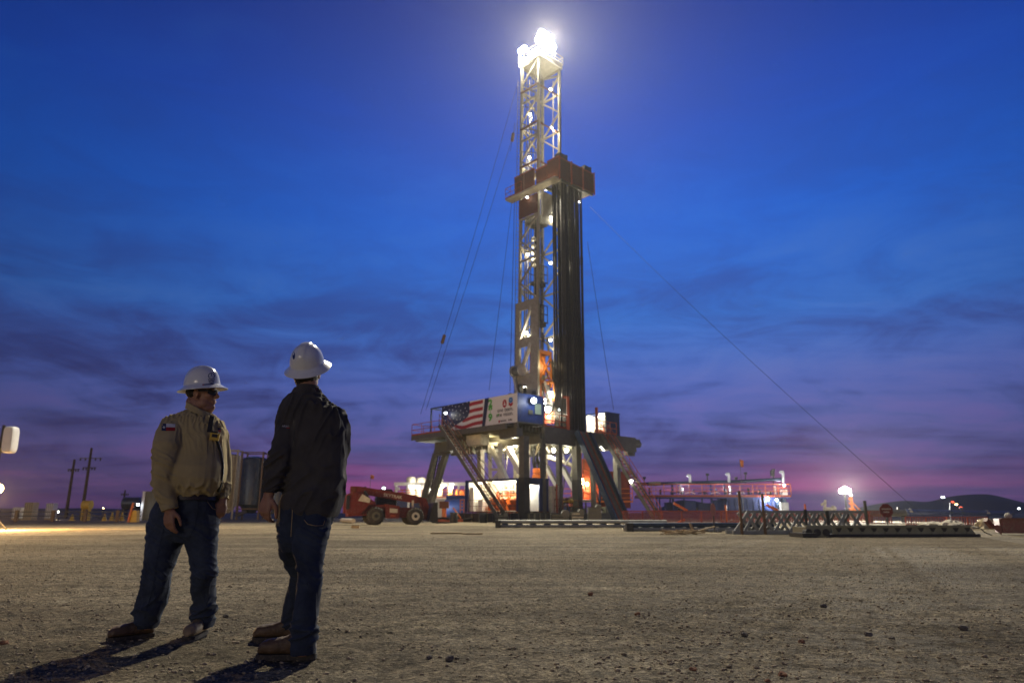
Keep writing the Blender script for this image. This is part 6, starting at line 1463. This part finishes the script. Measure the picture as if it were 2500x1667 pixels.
def helmet(parent, c, ax, s=1.0):
    X, Y, Z = ax; n = 72; a, bb, hz = .128 * s, .110 * s, .140 * s; V = []; rows = []
    def ridge(x, y, z):
        w_ = max(0, 1 - abs(y) / (.030 * s)); t_ = min(1, max(0, (z / hz - .25) / .35)); return .006 * s * (1 if w_ > .12 else w_ / .12) * t_
    prof = [('d', th) for th in np.linspace(.02, math.pi / 2, 20)] + [('b', t) for t in (.03, .10, .25, .45, .65, .85, 1.0)] + [('u', t) for t in (1.0, .8, .5, .2, -.15)]
    for k_, t in prof:
        row = []
        for k in range(n):
            ph = 2 * math.pi * k / n; cp, sp = math.cos(ph), math.sin(ph)
            if k_ == 'd':
                st = math.sin(t) ** .86; ct = math.cos(t); x, y, z = a * cp * st, bb * sp * st, hz * ct; e = 1 + ridge(x, y, z) / (.12 * s); q_ = (x * e, y * e, z * e)
                dent = .004 * s * max(0, 1 - abs(math.sin(ph) ** 2 - .55) * 6) * max(0, 1 - abs(z / hz - .30) * 4); q_ = (q_[0] * (1 - dent / .12), q_[1] * (1 - dent / .12), q_[2])
            else:
                w_ = (.040 + .014 * max(0, cp) ** 2 + .004 * max(0, -cp)) * s; f = t * w_; dr = .036 * s * max(t, 0) ** 1.0 - (.006 * s * max(0, t - .75) * 4 if t > .75 else 0) * .2
                zz = -dr if k_ == 'b' else -dr - .004 * s; q_ = ((a + f) * cp, (bb + f) * sp, zz)
            row.append(c + X * q_[0] + Y * q_[1] + Z * q_[2])
        rows.append(row)
    vs = [v for r_ in rows for v in r_]; m_ = len(rows)
    fs = [tuple(range(n))[::-1]] + [(i * n + k, i * n + (k + 1) % n, (i + 1) * n + (k + 1) % n, (i + 1) * n + k) for i in range(m_ - 1) for k in range(n)]
    b = MB().add(vs, fs); o = b.build('hard_hat', 'helmet_white', parent, smooth=50)
    return o, BVHTree.FromPolygons([tuple(v) for v in vs], fs)
def hand(b, w, d, nrm, thumb, curl=.5, s=1.0):
    """w wrist, d direction of the hand, nrm out of the back of the hand, thumb +1/-1 side along nrm x d"""
    d = Vector(d).normalized(); nrm = Vector(nrm); nrm = (nrm - d * nrm.dot(d)).normalized(); t = nrm.cross(d).normalized() * thumb
    pl = .095 * s
    b.rings([(w - d * .02 * s, t * .026 * s, nrm * .020 * s, 2.2), (w + d * .02 * s, t * .032 * s, nrm * .018 * s, 2.4), (w + d * pl * .6, t * .043 * s, nrm * .017 * s, 2.6), (w + d * pl, t * .042 * s, nrm * .014 * s, 2.6), (w + d * pl * 1.08, t * .036 * s, nrm * .010 * s, 2.4)], 16)
    for k, (off, ln) in enumerate(((.032, .074), (.011, .084), (-.010, .078), (-.030, .060))):
        p = w + d * pl * (.97 - .02 * abs(k - 1)) + t * off * s; dirv = d.copy(); an = 0
        for j, f in enumerate((.45, .32, .26)):
            an += curl * (.55 + .12 * k) * (1.0 if j else .7); dirv = (d * math.cos(an) - nrm * math.sin(an)).normalized(); q_ = p + dirv * ln * f * s
            b.cap(p, q_, (.0098 - .0008 * j) * s, (.0092 - .0009 * j) * s, 10); p = q_
    p = w + d * .028 * s + t * .030 * s - nrm * .004 * s; q1 = p + (d * .7 + t * .55 - nrm * .35).normalized() * .042 * s; q2 = q1 + (d * .93 + t * .10 - nrm * .32).normalized() * .034 * s; q3 = q2 + (d * .95 - t * .08 - nrm * .3).normalized() * .024 * s
    b.cap(p, q1, .0145 * s, .0120 * s, 10); b.cap(q1, q2, .0118 * s, .0105 * s, 10); b.cap(q2, q3, .0105 * s, .0085 * s, 10)
def boot(parent, heel, d, m, s=1.0, lift=0.0):
    d = Vector((d[0], d[1], 0)).normalized(); t = Vector((-d.y, d.x, 0)); Z = Vector((0, 0, 1)); heel = Vector((heel[0], heel[1], 0))
    b = Cloth(); R = []
    for x, hw, h_ in ((-.002, .016, .075), (.012, .032, .105), (.05, .039, .135), (.09, .041, .150), (.13, .042, .125), (.17, .046, .112), (.21, .051, .104), (.25, .051, .100), (.28, .043, .090), (.300, .027, .072), (.308, .012, .050)):
        R.append((heel + d * x * s + Z * (.03 + (h_ - .03) / 2) * s, t * hw * s, Z * (h_ - .026) / 2 * s, 2.5))
    b.rings(R, 20); b.rings([(heel + d * .062 * s + Z * .08 * s, t * .042 * s, d * .056 * s, 2.2), (heel + d * .058 * s + Z * .16 * s, t * .046 * s, d * .056 * s, 2.2), (heel + d * .052 * s + Z * .215 * s, t * .048 * s, d * .058 * s, 2.2)], 20)
    def dp(P, px): return .0035 * fbm(P * np.array([26, 26, 40]), 3)
    o, bv = b.finish('boot', m, parent, .006, 5, dp)
    so = []; oln = [(-.006, .016), (.0, .028), (.03, .037), (.09, .038), (.14, .040), (.19, .047), (.24, .052), (.28, .045), (.302, .028), (.312, .008)]
    pts = [heel + d * x * s + t * w_ * s for x, w_ in oln] + [heel + d * x * s - t * w_ * s for x, w_ in oln[::-1]]
    sb_ = MB(); n = len(pts); sb_.add([p + Z * .001 for p in pts] + [p + Z * .029 * s for p in pts], [tuple(range(n))[::-1], tuple(range(n, 2 * n))] + [(k, (k + 1) % n, n + (k + 1) % n, n + k) for k in range(n)])
    sb_.build('sole', 'boot_sole', o)
    return o
def sm(x, a, b): t = np.clip((x - a) / (b - a), 0, 1); return t * t * (3 - 2 * t)
def bell(x, c, w_): return np.exp(-((x - c) / w_) ** 2)
def ridged(n, p=1.6): return (1 - np.minimum(1, np.abs(n) * 2.6)) ** (p * 1.5)
def rot(P, ax, an):
    c_, s_ = math.cos(an), math.sin(an); x, y, z = P.T
    if ax == 'y': return np.stack([x * c_ + z * s_, y, -x * s_ + z * c_], 1)
    return P

# ------------------------------------------------------------------ man in the khaki shirt
M1 = thing('person', 'man in khaki work shirt, jeans and white hard hat looking right towards the rig', 'person', (at(440, 1560, 4.95).x, 4.95, 0))
Cloth.Y0 = 4.95
trunk = [(1003, 456, 506, .075, .0), (1011, 440, 520, .105, .0), (1024, 418, 534, .135, .0), (1048, 404, 545, .155, -.005), (1080, 410, 549, .165, -.01), (1110, 416, 549, .18, -.02), (1140, 414, 549, .20, -.035), (1168, 408, 547, .205, -.04), (1190, 402, 541, .20, -.035), (1206, 398, 532, .18, -.02), (1216, 402, 525, .165, -.01)]
armR = [(428, 1034, -.05, 30), (414, 1062, -.13, 34), (408, 1090, -.18, 35), (402, 1130, -.20, 32), (400, 1165, -.19, 30), (401, 1186, -.19, 29), (407, 1212, -.205, 26), (413, 1236, -.215, 22.5), (415, 1246, -.215, 21)]
armL = [(520, 1040, .06, 26), (536, 1075, .10, 24), (546, 1125, .12, 20), (548, 1165, .11, 18.5), (546, 1195, .07, 17), (545, 1222, .03, 15.5)]
headc1 = at(494, 962, 4.95); hx1 = frame((1, -.06), rad(2))
hips1 = [(1203, 402, 526, .165, -.01), (1225, 386, 530, .175, -.01), (1250, 371, 533, .18, 0), (1280, 362, 534, .175, 0), (1308, 359, 533, .155, .0), (1326, 372, 520, .12, 0)]
legR = [(412, 1270, -.01, 47), (404, 1305, -.02, 46), (398, 1340, -.04, 43), (390, 1375, -.06, 38), (384, 1400, -.06, 36), (379, 1430, -.05, 35), (374, 1458, -.03, 36), (365, 1482, -.02, 38), (360, 1503, -.01, 36), (356, 1526, 0, 31), (355, 1535, .0, 29)]
legL = [(486, 1270, .0, 45), (489, 1305, -.01, 43), (494, 1340, -.02, 37), (497, 1370, -.03, 33), (499, 1400, -.03, 33), (496, 1436, .02, 30), (499, 1464, .05, 28), (497, 1486, .07, 33), (494, 1508, .08, 31), (494, 1528, .08, 29), (494, 1537, .08, 27)]
bd = Cloth()
head(bd, headc1, hx1, 1.0)
bd.torso(trunk, 2.3, .8); bd.torso(hips1[:4], 2.3, .78); bd.limb(armR, 1, .55); bd.limb(armL, 1, .55); bd.limb(legR, 1, .5); bd.limb(legL, 1, .5)
bd.cap(bd.pt(414, 1236, -.21), bd.pt(416, 1252, -.215), .032, .028); bd.cap(bd.pt(545, 1215, .03), bd.pt(543, 1230, .02), .028, .026)
hand(bd, bd.pt(413, 1240, -.215), Vector((.12, .0, -1)), Vector((-.35, -.93, 0)), 1, .62, 1.06)
hand(bd, bd.pt(544, 1219, .02), Vector((-.05, -.05, -1)), Vector((.75, -.6, .0)), -1, .8, .98)
body1, _ = bd.finish('body', 'skin', M1, .0055, 3, None, fac=.4)
# shirt
sh = Cloth(); sh.torso(trunk, 2.35); sh.limb(armR, .95); sh.limb(armL, .95)
def d_shirt(P, px):
    x, y = px.T; Pw = P + .03 * np.stack([fbm(P * 6 + 3, 2), fbm(P * 6 + 11, 2), fbm(P * 6 + 23, 2)], 1)
    arm = sm(-(x - 432), -6, 16) * sm(y, 1020, 1050)
    drape = .013 * ridged(pnoise(rot(Pw, 'y', .25) * np.array([30, 22, 4.0])), 1.5) * sm(-y, -1130, -1030) * (1 - arm)
    waist = .020 * (ridged(pnoise(Pw * np.array([20, 16, 6.]) + 5), 1.4) - .35) * bell(y, 1200, 26) * (1 - arm)
    el = .026 * (ridged(pnoise(rot(Pw, 'y', -.45) * np.array([5, 5, 26.]) + 2), 1.3) - .35) * (bell(y, 1183, 34) + .55 * bell(y, 1110, 30)) * np.maximum(arm * .8, .25 * sm(x, 528, 540) * sm(y, 1150, 1170))
    cuff = -.006 * bell(y, 1232, 5) * arm
    gen = .005 * fbm(Pw * 8, 3)
    return drape + waist + el + cuff + gen
shirt1, bv_sh = sh.finish('shirt', 'khaki_shirt', M1, .006, 4, d_shirt, slim=.006)
# collar, placket, pocket, patches
co = Cloth(); R = []
for t, (x0, x1, y_, dp) in enumerate(((455, 519, 1001, .098), (457, 517, 992, .094), (459, 514, 985, .088))): 
    a_, b_ = co.pt(x0, y_ - 4, 0), co.pt(x1, y_ + 24, -.03); c_ = (a_ + b_) / 2; R.append((c_, (b_ - a_) / 2, Vector((0, dp, 0)), 2.1))
co.rings(R, 36); co.f = co.f[:-2]
c2 = Cloth(); R2 = [(c_, a1 * .93, a2 * .92, pw) for c_, a1, a2, pw in R]; c2.rings(R2, 36); c2.f = [tuple(f[::-1]) for f in c2.f[:-2]]
cb_ = MB().add(co.v, co.f).add(c2.v, c2.f)
nn = 36; o0 = (len(R) - 1) * nn; L0 = len(co.v); cb_.f += [(o0 + k, o0 + (k + 1) % nn, L0 + o0 + (k + 1) % nn, L0 + o0 + k) for k in range(nn)]
cb_.build('collar', 'khaki_shirt', shirt1, smooth=60)
seam(bv_sh, [(513, 1014), (519, 1040), (524, 1080), (526, 1120), (524, 1160), (519, 1190), (514, 1210)], 6, 'placket', 'khaki_shirt', shirt1, .004)
decal(bv_sh, [[(464, 1056), (506, 1062), (505, 1108), (468, 1106)]], 'chest_pocket', 'khaki_shirt', shirt1, .005, 8)
decal(bv_sh, [[(463, 1054), (507, 1060), (506, 1069), (486, 1078), ], ], 'pocket_flap', 'khaki_shirt', shirt1, .008, 6)
decal(bv_sh, [[(394.5, 1033.5), (405.5, 1033.5), (405, 1051.5), (394, 1051)]], 'patch_field', 'patch_blue', shirt1, .003)
decal(bv_sh, [[(405.5, 1033.5), (428, 1034.5), (427.5, 1043), (405.3, 1042.3)]], 'patch_stripe', 'patch_white', shirt1, .003)
decal(bv_sh, [[(405.3, 1042.3), (427.5, 1043), (427, 1051.5), (405, 1051.5)]], 'patch_stripe', 'patch_red', shirt1, .003)
decal(bv_sh, [[(400 + (4.4 if k % 2 == 0 else 1.8) * math.cos(-math.pi / 2 + k * math.pi / 5), 1042.5 + (4.4 if k % 2 == 0 else 1.8) * math.sin(-math.pi / 2 + k * math.pi / 5)) for k in range(10)]], 'patch_star', 'patch_white', shirt1, .0045)
decal(bv_sh, [[(531, 1044), (538, 1045), (539, 1049), (532, 1049)]], 'chest_patch', 'patch_blue', shirt1, .003); decal(bv_sh, [[(532, 1049), (539, 1049), (540, 1055), (533, 1054)]], 'chest_patch', 'patch_red', shirt1, .003)
# radio strap and cord
p_ = hit(bv_sh, 514, 1035, .014)
if p_: MB().box(p_, (.030, .022, .115), frame((.4, -1), rad(-8))[0:1] and (Vector((.93, .36, 0)), Vector((-.36, .93, 0)), Vector((.08, 0, 1)).normalized())).build('radio_microphone', 'black_plastic', shirt1)
cpts = [hit(bv_sh, x, y, .008) for x, y in ((517, 1052), (524, 1066), (533, 1085), (539, 1105), (543, 1130), (543, 1155), (539, 1180), (533, 1200))]
cpts = [c_ for c_ in cpts if c_]
MB().pipe(cpts, .010, 8).build('radio_cord', 'black_plastic', shirt1, smooth=60)
# trousers
tr_ = Cloth(); tr_.torso(hips1, 2.3, 1.0); tr_.limb(legR, 1.0); tr_.limb(legL, 1.0)
def d_jeans(kn, an):
    def f(P, px):
        x, y = px.T; Pw = P + .03 * np.stack([fbm(P * 5 + 3, 2), fbm(P * 5 + 11, 2), fbm(P * 5 + 23, 2)], 1)
        hor = ridged(pnoise(rot(Pw, 'y', .35) * np.array([4.5, 4.5, 19.]) + 7), 1.4) - .35
        ho2 = ridged(pnoise(rot(Pw, 'y', -.4) * np.array([5, 5, 24.]) + 1), 1.4) - .35
        ver = ridged(pnoise(Pw * np.array([15, 12, 2.6]) + 4), 1.4) - .3
        return .026 * hor * bell(y, an, 30) + .013 * ho2 * bell(y, kn, 36) + .010 * ver * bell(y, (kn + an) / 2, 50) + .012 * ho2 * bell(y, 1300, 36) + .008 * ver * bell(y, 1250, 50) + .004 * fbm(Pw * 9, 3)
    return f
trs1, bv_t1 = tr_.finish('trousers', 'denim', M1, .006, 4, d_jeans(1400, 1495), slim=.010)
seam(bv_t1, [(484, 1222), (483, 1250), (476, 1285), (462, 1312)], 2.0, 'fly_seam', 'denim_dark', trs1)
seam(bv_t1, [(404, 1226), (399, 1290), (382, 1370), (372, 1440), (352, 1510)], 1.6, 'side_seam', 'denim_dark', trs1)
seam(bv_t1, [(506, 1224), (518, 1240), (531, 1246)], 1.6, 'pocket_seam', 'thread', trs1)
# belt
be = Cloth(); be.torso([(1209, 401, 528.5, .170, -.012), (1221, 396, 530.5, .176, -.012)], 2.35, 1.012); bo = MB().add(be.v, be.f); blt = bo.build('belt', 'belt_leather', M1, smooth=40)
# boots, hat, glasses, hair
def ankle(x, y, Y, d, s_): d = Vector((d[0], d[1], 0)).normalized(); p = at(x, y, Y); return Vector((p.x, p.y, 0)) - d * .058 * s_
boot(M1, ankle(355, 1540, 4.95, (-.72, -.69), .92), (-.72, -.69), 'boot_leather', .92)
boot(M1, ankle(492, 1540, 5.04, (.03, -1), .95), (.03, -1), 'boot_tan', .95)
hc1 = at(493, 941, 4.95); hax1 = frame((1, -.06), rad(5), rad(5))
hat1, bv_h1 = helmet(M1, hc1, hax1, 1.0)
def hatdecal(bv, hat, cx, cy, w_, h_):
    ring = lambda s_: [(cx + w_ / 2 * s_ * math.cos(k * math.pi / 9), cy + h_ * .34 * s_ * math.sin(k * math.pi / 9)) for k in range(18)]
    decal(bv, [ring(1)], 'emblem_ring', 'decal_blue', hat, .0015); decal(bv, [ring(.78)], 'emblem_face', 'helmet_white', hat, .0025)
    decal(bv, [[(cx - .8, cy - h_ * .3), (cx + .8, cy - h_ * .3), (cx + .8, cy + 1), (cx - .8, cy + 1)], [(cx - 4.6, cy), (cx - 2.6, cy), (cx - 2.6, cy + 2), (cx - 4.6, cy + 2)], [(cx + 2.6, cy), (cx + 4.6, cy), (cx + 4.6, cy + 2), (cx + 2.6, cy + 2)]], 'emblem_mark', 'decal_blue', hat, .0035)
    for k in range(3):
        y0 = cy + h_ * .36 + k * 3.6; ww = w_ * (.5 - .06 * k)
        decal(bv, [[(cx - ww, y0 - 1), (cx, y0 + 1), (cx, y0 + 3), (cx - ww, y0 + 1)], [(cx, y0 + 1), (cx + ww, y0 - 1), (cx + ww, y0 + 1), (cx, y0 + 3)]], 'emblem_stripe', 'decal_blue', hat, .0015)
hatdecal(bv_h1, hat1, 516, 917.5, 17, 22)
decal(bv_h1, [[(494, 937.6), (522, 935.6), (522, 938.2), (494, 940.4)]], 'name_strip', 'decal_blue', hat1, .002); decal(bv_h1, [[(494, 937.6), (498, 937.3), (498, 940.1), (494, 940.4)]], 'name_strip', 'patch_red', hat1, .0032)
X, Yv, Z = hx1
def H1(x, y, z): return headc1 + X * x + Yv * y + Z * z
gl = MB()
for s_ in (-1, 1):
    gl.add([H1(.108, s_ * .006, .026), H1(.104, s_ * .036, .026), H1(.074, s_ * .064, .022), H1(.074, s_ * .064, -.010), H1(.102, s_ * .036, -.020), H1(.108, s_ * .008, -.012)], [(0, 1, 2, 3, 4, 5), (5, 4, 3, 2, 1, 0)])
    gl.beam(H1(.076, s_ * .068, .014), H1(-.01, s_ * .084, .012), .005, .014, Z)
gl.beam(H1(.106, -.036, .026), H1(.106, .036, .026), .006, .006)
gl.build('sunglasses', 'black_plastic', M1)
hr = Cloth(); hr.ball(H1(-.035, 0, .016), (.086, .0815, .060), 18, 12, hx1); hr.finish('hair', 'hair', M1, .006, 2, lambda P, px: .003 * fbm(P * 60, 2))
gd_p = hit(bv_sh, 524, 1066, .018)
gdt = thing('gas_detector', 'yellow gas detector clipped to the khaki shirt pocket', 'detector', gd_p)
gax = (Vector((.94, .30, -.12)).normalized(), Vector((-.30, .94, 0)).normalized(), Vector((.12, .04, 1)).normalized())
MB().box(gd_p, (.062, .028, .050), gax).build('case', 'yellow_paint', gdt); MB().box(gd_p - gax[1] * .015 + gax[2] * .006, (.036, .004, .022), gax).build('display', 'black_plastic', gdt); MB().box(gd_p + gax[2] * .03, (.03, .02, .014), gax).build('clip', 'black_plastic', gdt)

# ------------------------------------------------------------------ man in the dark jacket
M2 = thing('person', 'man in dark jacket and white hard hat seen from behind, looking at the rig', 'person', (at(720, 1590, 4.5).x, 4.5, 0))
Cloth.Y0 = 4.5
trunk2 = [(948, 723, 779, .080, .0), (962, 712, 788, .10, .0), (980, 694, 806, .125, .0), (1000, 684, 832, .145, .0), (1028, 684, 844, .155, 0), (1070, 688, 848, .165, 0), (1110, 692, 849, .165, 0), (1160, 693, 845, .165, .0), (1200, 689, 841, .17, .0), (1232, 682, 836, .175, 0), (1252, 684, 828, .175, 0), (1264, 690, 820, .170, 0)]
arm2 = [(712, 1010, -.0, 32), (705, 1040, -.03, 34), (700, 1065, -.08, 33), (688, 1100, -.12, 31), (678, 1135, -.13, 29), (668, 1165, -.13, 26.5), (661, 1190, -.13, 22), (658, 1206, -.13, 20)]
arm2r = [(815, 1012, .0, 30), (826, 1050, .04, 30), (832, 1095, .09, 27), (818, 1135, .18, 24), (790, 1150, .27, 20)]
headc2 = at(750, 909, 4.51); hx2 = frame((.10, 1), rad(22))
hips2 = [(1218, 684, 832, .165, 0), (1250, 679, 822, .175, 0), (1290, 677, 806, .175, .0), (1325, 679, 797, .165, .0), (1350, 690, 792, .13, .0)]
leg2R = [(764, 1270, -.06, 46), (758, 1310, -.10, 46), (754, 1345, -.13, 42), (756, 1380, -.16, 36), (757, 1412, -.19, 32.5), (753, 1450, -.22, 33), (748, 1490, -.24, 34), (743, 1528, -.25, 36), (741, 1560, -.25, 36), (741, 1588, -.25, 35), (741, 1600, -.25, 33)]
leg2L = [(722, 1270, .06, 45), (718, 1310, .08, 43), (718, 1345, .12, 39), (727, 1378, .17, 31), (733, 1412, .22, 27), (724, 1445, .27, 27), (715, 1480, .30, 28), (711, 1505, .32, 27), (712, 1526, .33, 25), (713, 1538, .33, 24)]
bd = Cloth(); head(bd, headc2, hx2, 0.0)
bd.torso(trunk2, 2.3, .8); bd.torso(hips2[:3], 2.3, .78); bd.limb(arm2, 1, .55); bd.limb(arm2r, 1, .55); bd.limb(leg2R, 1, .5); bd.limb(leg2L, 1, .5)
bd.cap(at(750, 925, 4.50), at(752, 962, 4.49), .062, .068)
bd.cap(bd.pt(659, 1198, -.11), bd.pt(656, 1214, -.13), .033, .030)
hand(bd, bd.pt(655, 1207, -.13), Vector((-.14, .0, -1)), Vector((-.45, -.88, 0)), 1, 1.0, 1.15)
body2, _ = bd.finish('body', 'skin', M2, .0055, 3, None, fac=.4)
jk = Cloth(); jk.torso(trunk2, 2.4); jk.limb(arm2, .95); jk.limb(arm2r, .95)
def d_jacket(P, px):
    x, y = px.T; Pw = P + .03 * np.stack([fbm(P * 5 + 3, 2), fbm(P * 5 + 11, 2), fbm(P * 5 + 23, 2)], 1)
    arm = sm(-(x - 712), -5, 14) * sm(y, 1030, 1060)
    drape = .020 * (ridged(pnoise(rot(Pw, 'y', -.30) * np.array([19, 15, 2.6]) + 3), 1.5) - .25) * sm(-y, -1160, -990) * (1 - arm)
    low = .022 * (ridged(pnoise(rot(Pw, 'y', .55) * np.array([7, 7, 12.]) + 8), 1.4) - .3) * bell(y, 1190, 60) * (1 - arm)
    el = .028 * (ridged(pnoise(rot(Pw, 'y', .5) * np.array([5, 5, 22.]) + 2), 1.3) - .35) * (bell(y, 1130, 40) + .5 * bell(y, 1190, 22)) * arm
    return drape + low + el - .007 * bell(y, 1199, 4) * arm + .005 * fbm(Pw * 7, 3)
jk2, bv_j2 = jk.finish('jacket', 'dark_jacket', M2, .006, 4, d_jacket, slim=.008)
co = Cloth(); R = []
for x0, x1, y_, dp in ((722, 780, 962, .098), (724, 778, 950, .094), (726, 777, 942, .090)):
    a_, b_ = co.pt(x0, y_, 0), co.pt(x1, y_, 0); R.append(((a_ + b_) / 2, (b_ - a_) / 2, Vector((0, dp, .0)), 2.1))
co.rings(R, 32); MB().add(co.v, co.f[:-1]).build('collar', 'dark_jacket', jk2, smooth=60)
seam(bv_j2, [(716, 1000), (718, 1040), (717, 1085)], 1.5, 'armhole_seam', 'black_plastic', jk2)
# lettering on the sleeve
tm = text_mesh('ARIAT', 6.8, 'patch_white', None, (0, 0, 0), (1, 0, 0), (0, 1, 0), depth=0)
lt_v = []; ok_ = True
for vx, vy, _z in tm.v:
    h_ = hit(bv_j2, 688 + vx * 1.0, 1042 - vy + .06 * vx, .0025); ok_ = ok_ and h_ is not None; lt_v.append(h_ or Vector())
if ok_: MB().add(lt_v, tm.f).build('lettering', 'patch_white', jk2)
decal(bv_j2, [[(699, 1043), (707, 1043.5), (707, 1045.5), (699, 1045)]], 'lettering_bar', 'patch_red', jk2, .0025)
tr_ = Cloth(); tr_.torso(hips2, 2.3, 1.0); tr_.limb(leg2R, 1.0); tr_.limb(leg2L, 1.0)
trs2, bv_t2 = tr_.finish('trousers', 'denim_dark', M2, .006, 4, d_jeans(1395, 1545), slim=.010)
seam(bv_t2, [(714, 1234), (713, 1262), (711, 1290), (710, 1310)], 1.6, 'side_seam', 'thread', trs2)
decal(bv_t2, [[(745, 1262), (795, 1266), (789, 1284), (751, 1280)]], 'back_pocket', 'denim_dark', trs2, .006, 6)
seam(bv_t2, [(742, 1268), (751, 1279), (770, 1283), (789, 1282), (793, 1270)], 1.3, 'pocket_stitch', 'thread', trs2, .008)
boot(M2, ankle(743, 1600, 4.26, (-1, -.02), 1.08), (-1, -.02), 'boot_leather', 1.08)
boot(M2, ankle(713, 1545, 4.83, (-1, -.08), 1.0), (-1, -.08), 'boot_leather', 1.0)
hc2 = at(750, 888, 4.50); hax2 = frame((.06, 1), rad(33))
hat2, bv_h2 = helmet(M2, hc2, hax2, 1.0)
decal(bv_h2, [[(717 + 3.2 * math.cos(k * .524), 868 + 9.5 * math.sin(k * .524)) for k in range(12)]], 'emblem_ring', 'decal_blue', hat2, .0015)
X, Yv, Z = hx2
hr = Cloth(); hr.ball(headc2 - X * .026 - Z * .012, (.084, .085, .070), 20, 14, hx2); hr.ball(headc2 - X * .058 - Z * .050, (.042, .066, .046), 16, 10, hx2)
hr.finish('hair', 'hair', M2, .006, 2, lambda P, px: .004 * fbm(P * 55, 2))

# ================================================================== thin haze volume added to give the lamps a lens glow
hz = MB().box((0, 5, 28.2), (1840, 1840, 58.4)).build('haze', 'steel_dark', None)
hm_ = bpy.data.materials.new('haze'); hm_.use_nodes = True; t = hm_.node_tree; t.nodes.clear()
pv = t.nodes.new('ShaderNodeVolumePrincipled'); pv.inputs['Density'].default_value = .0002; pv.inputs['Color'].default_value = (.92, .93, .95, 1); pv.inputs['Anisotropy'].default_value = .55
ot_ = t.nodes.new('ShaderNodeOutputMaterial'); t.links.new(pv.outputs[0], ot_.inputs['Volume'])
hz.data.materials.clear(); hz.data.materials.append(hm_)
tag(hz, None, None, None, 'stuff')
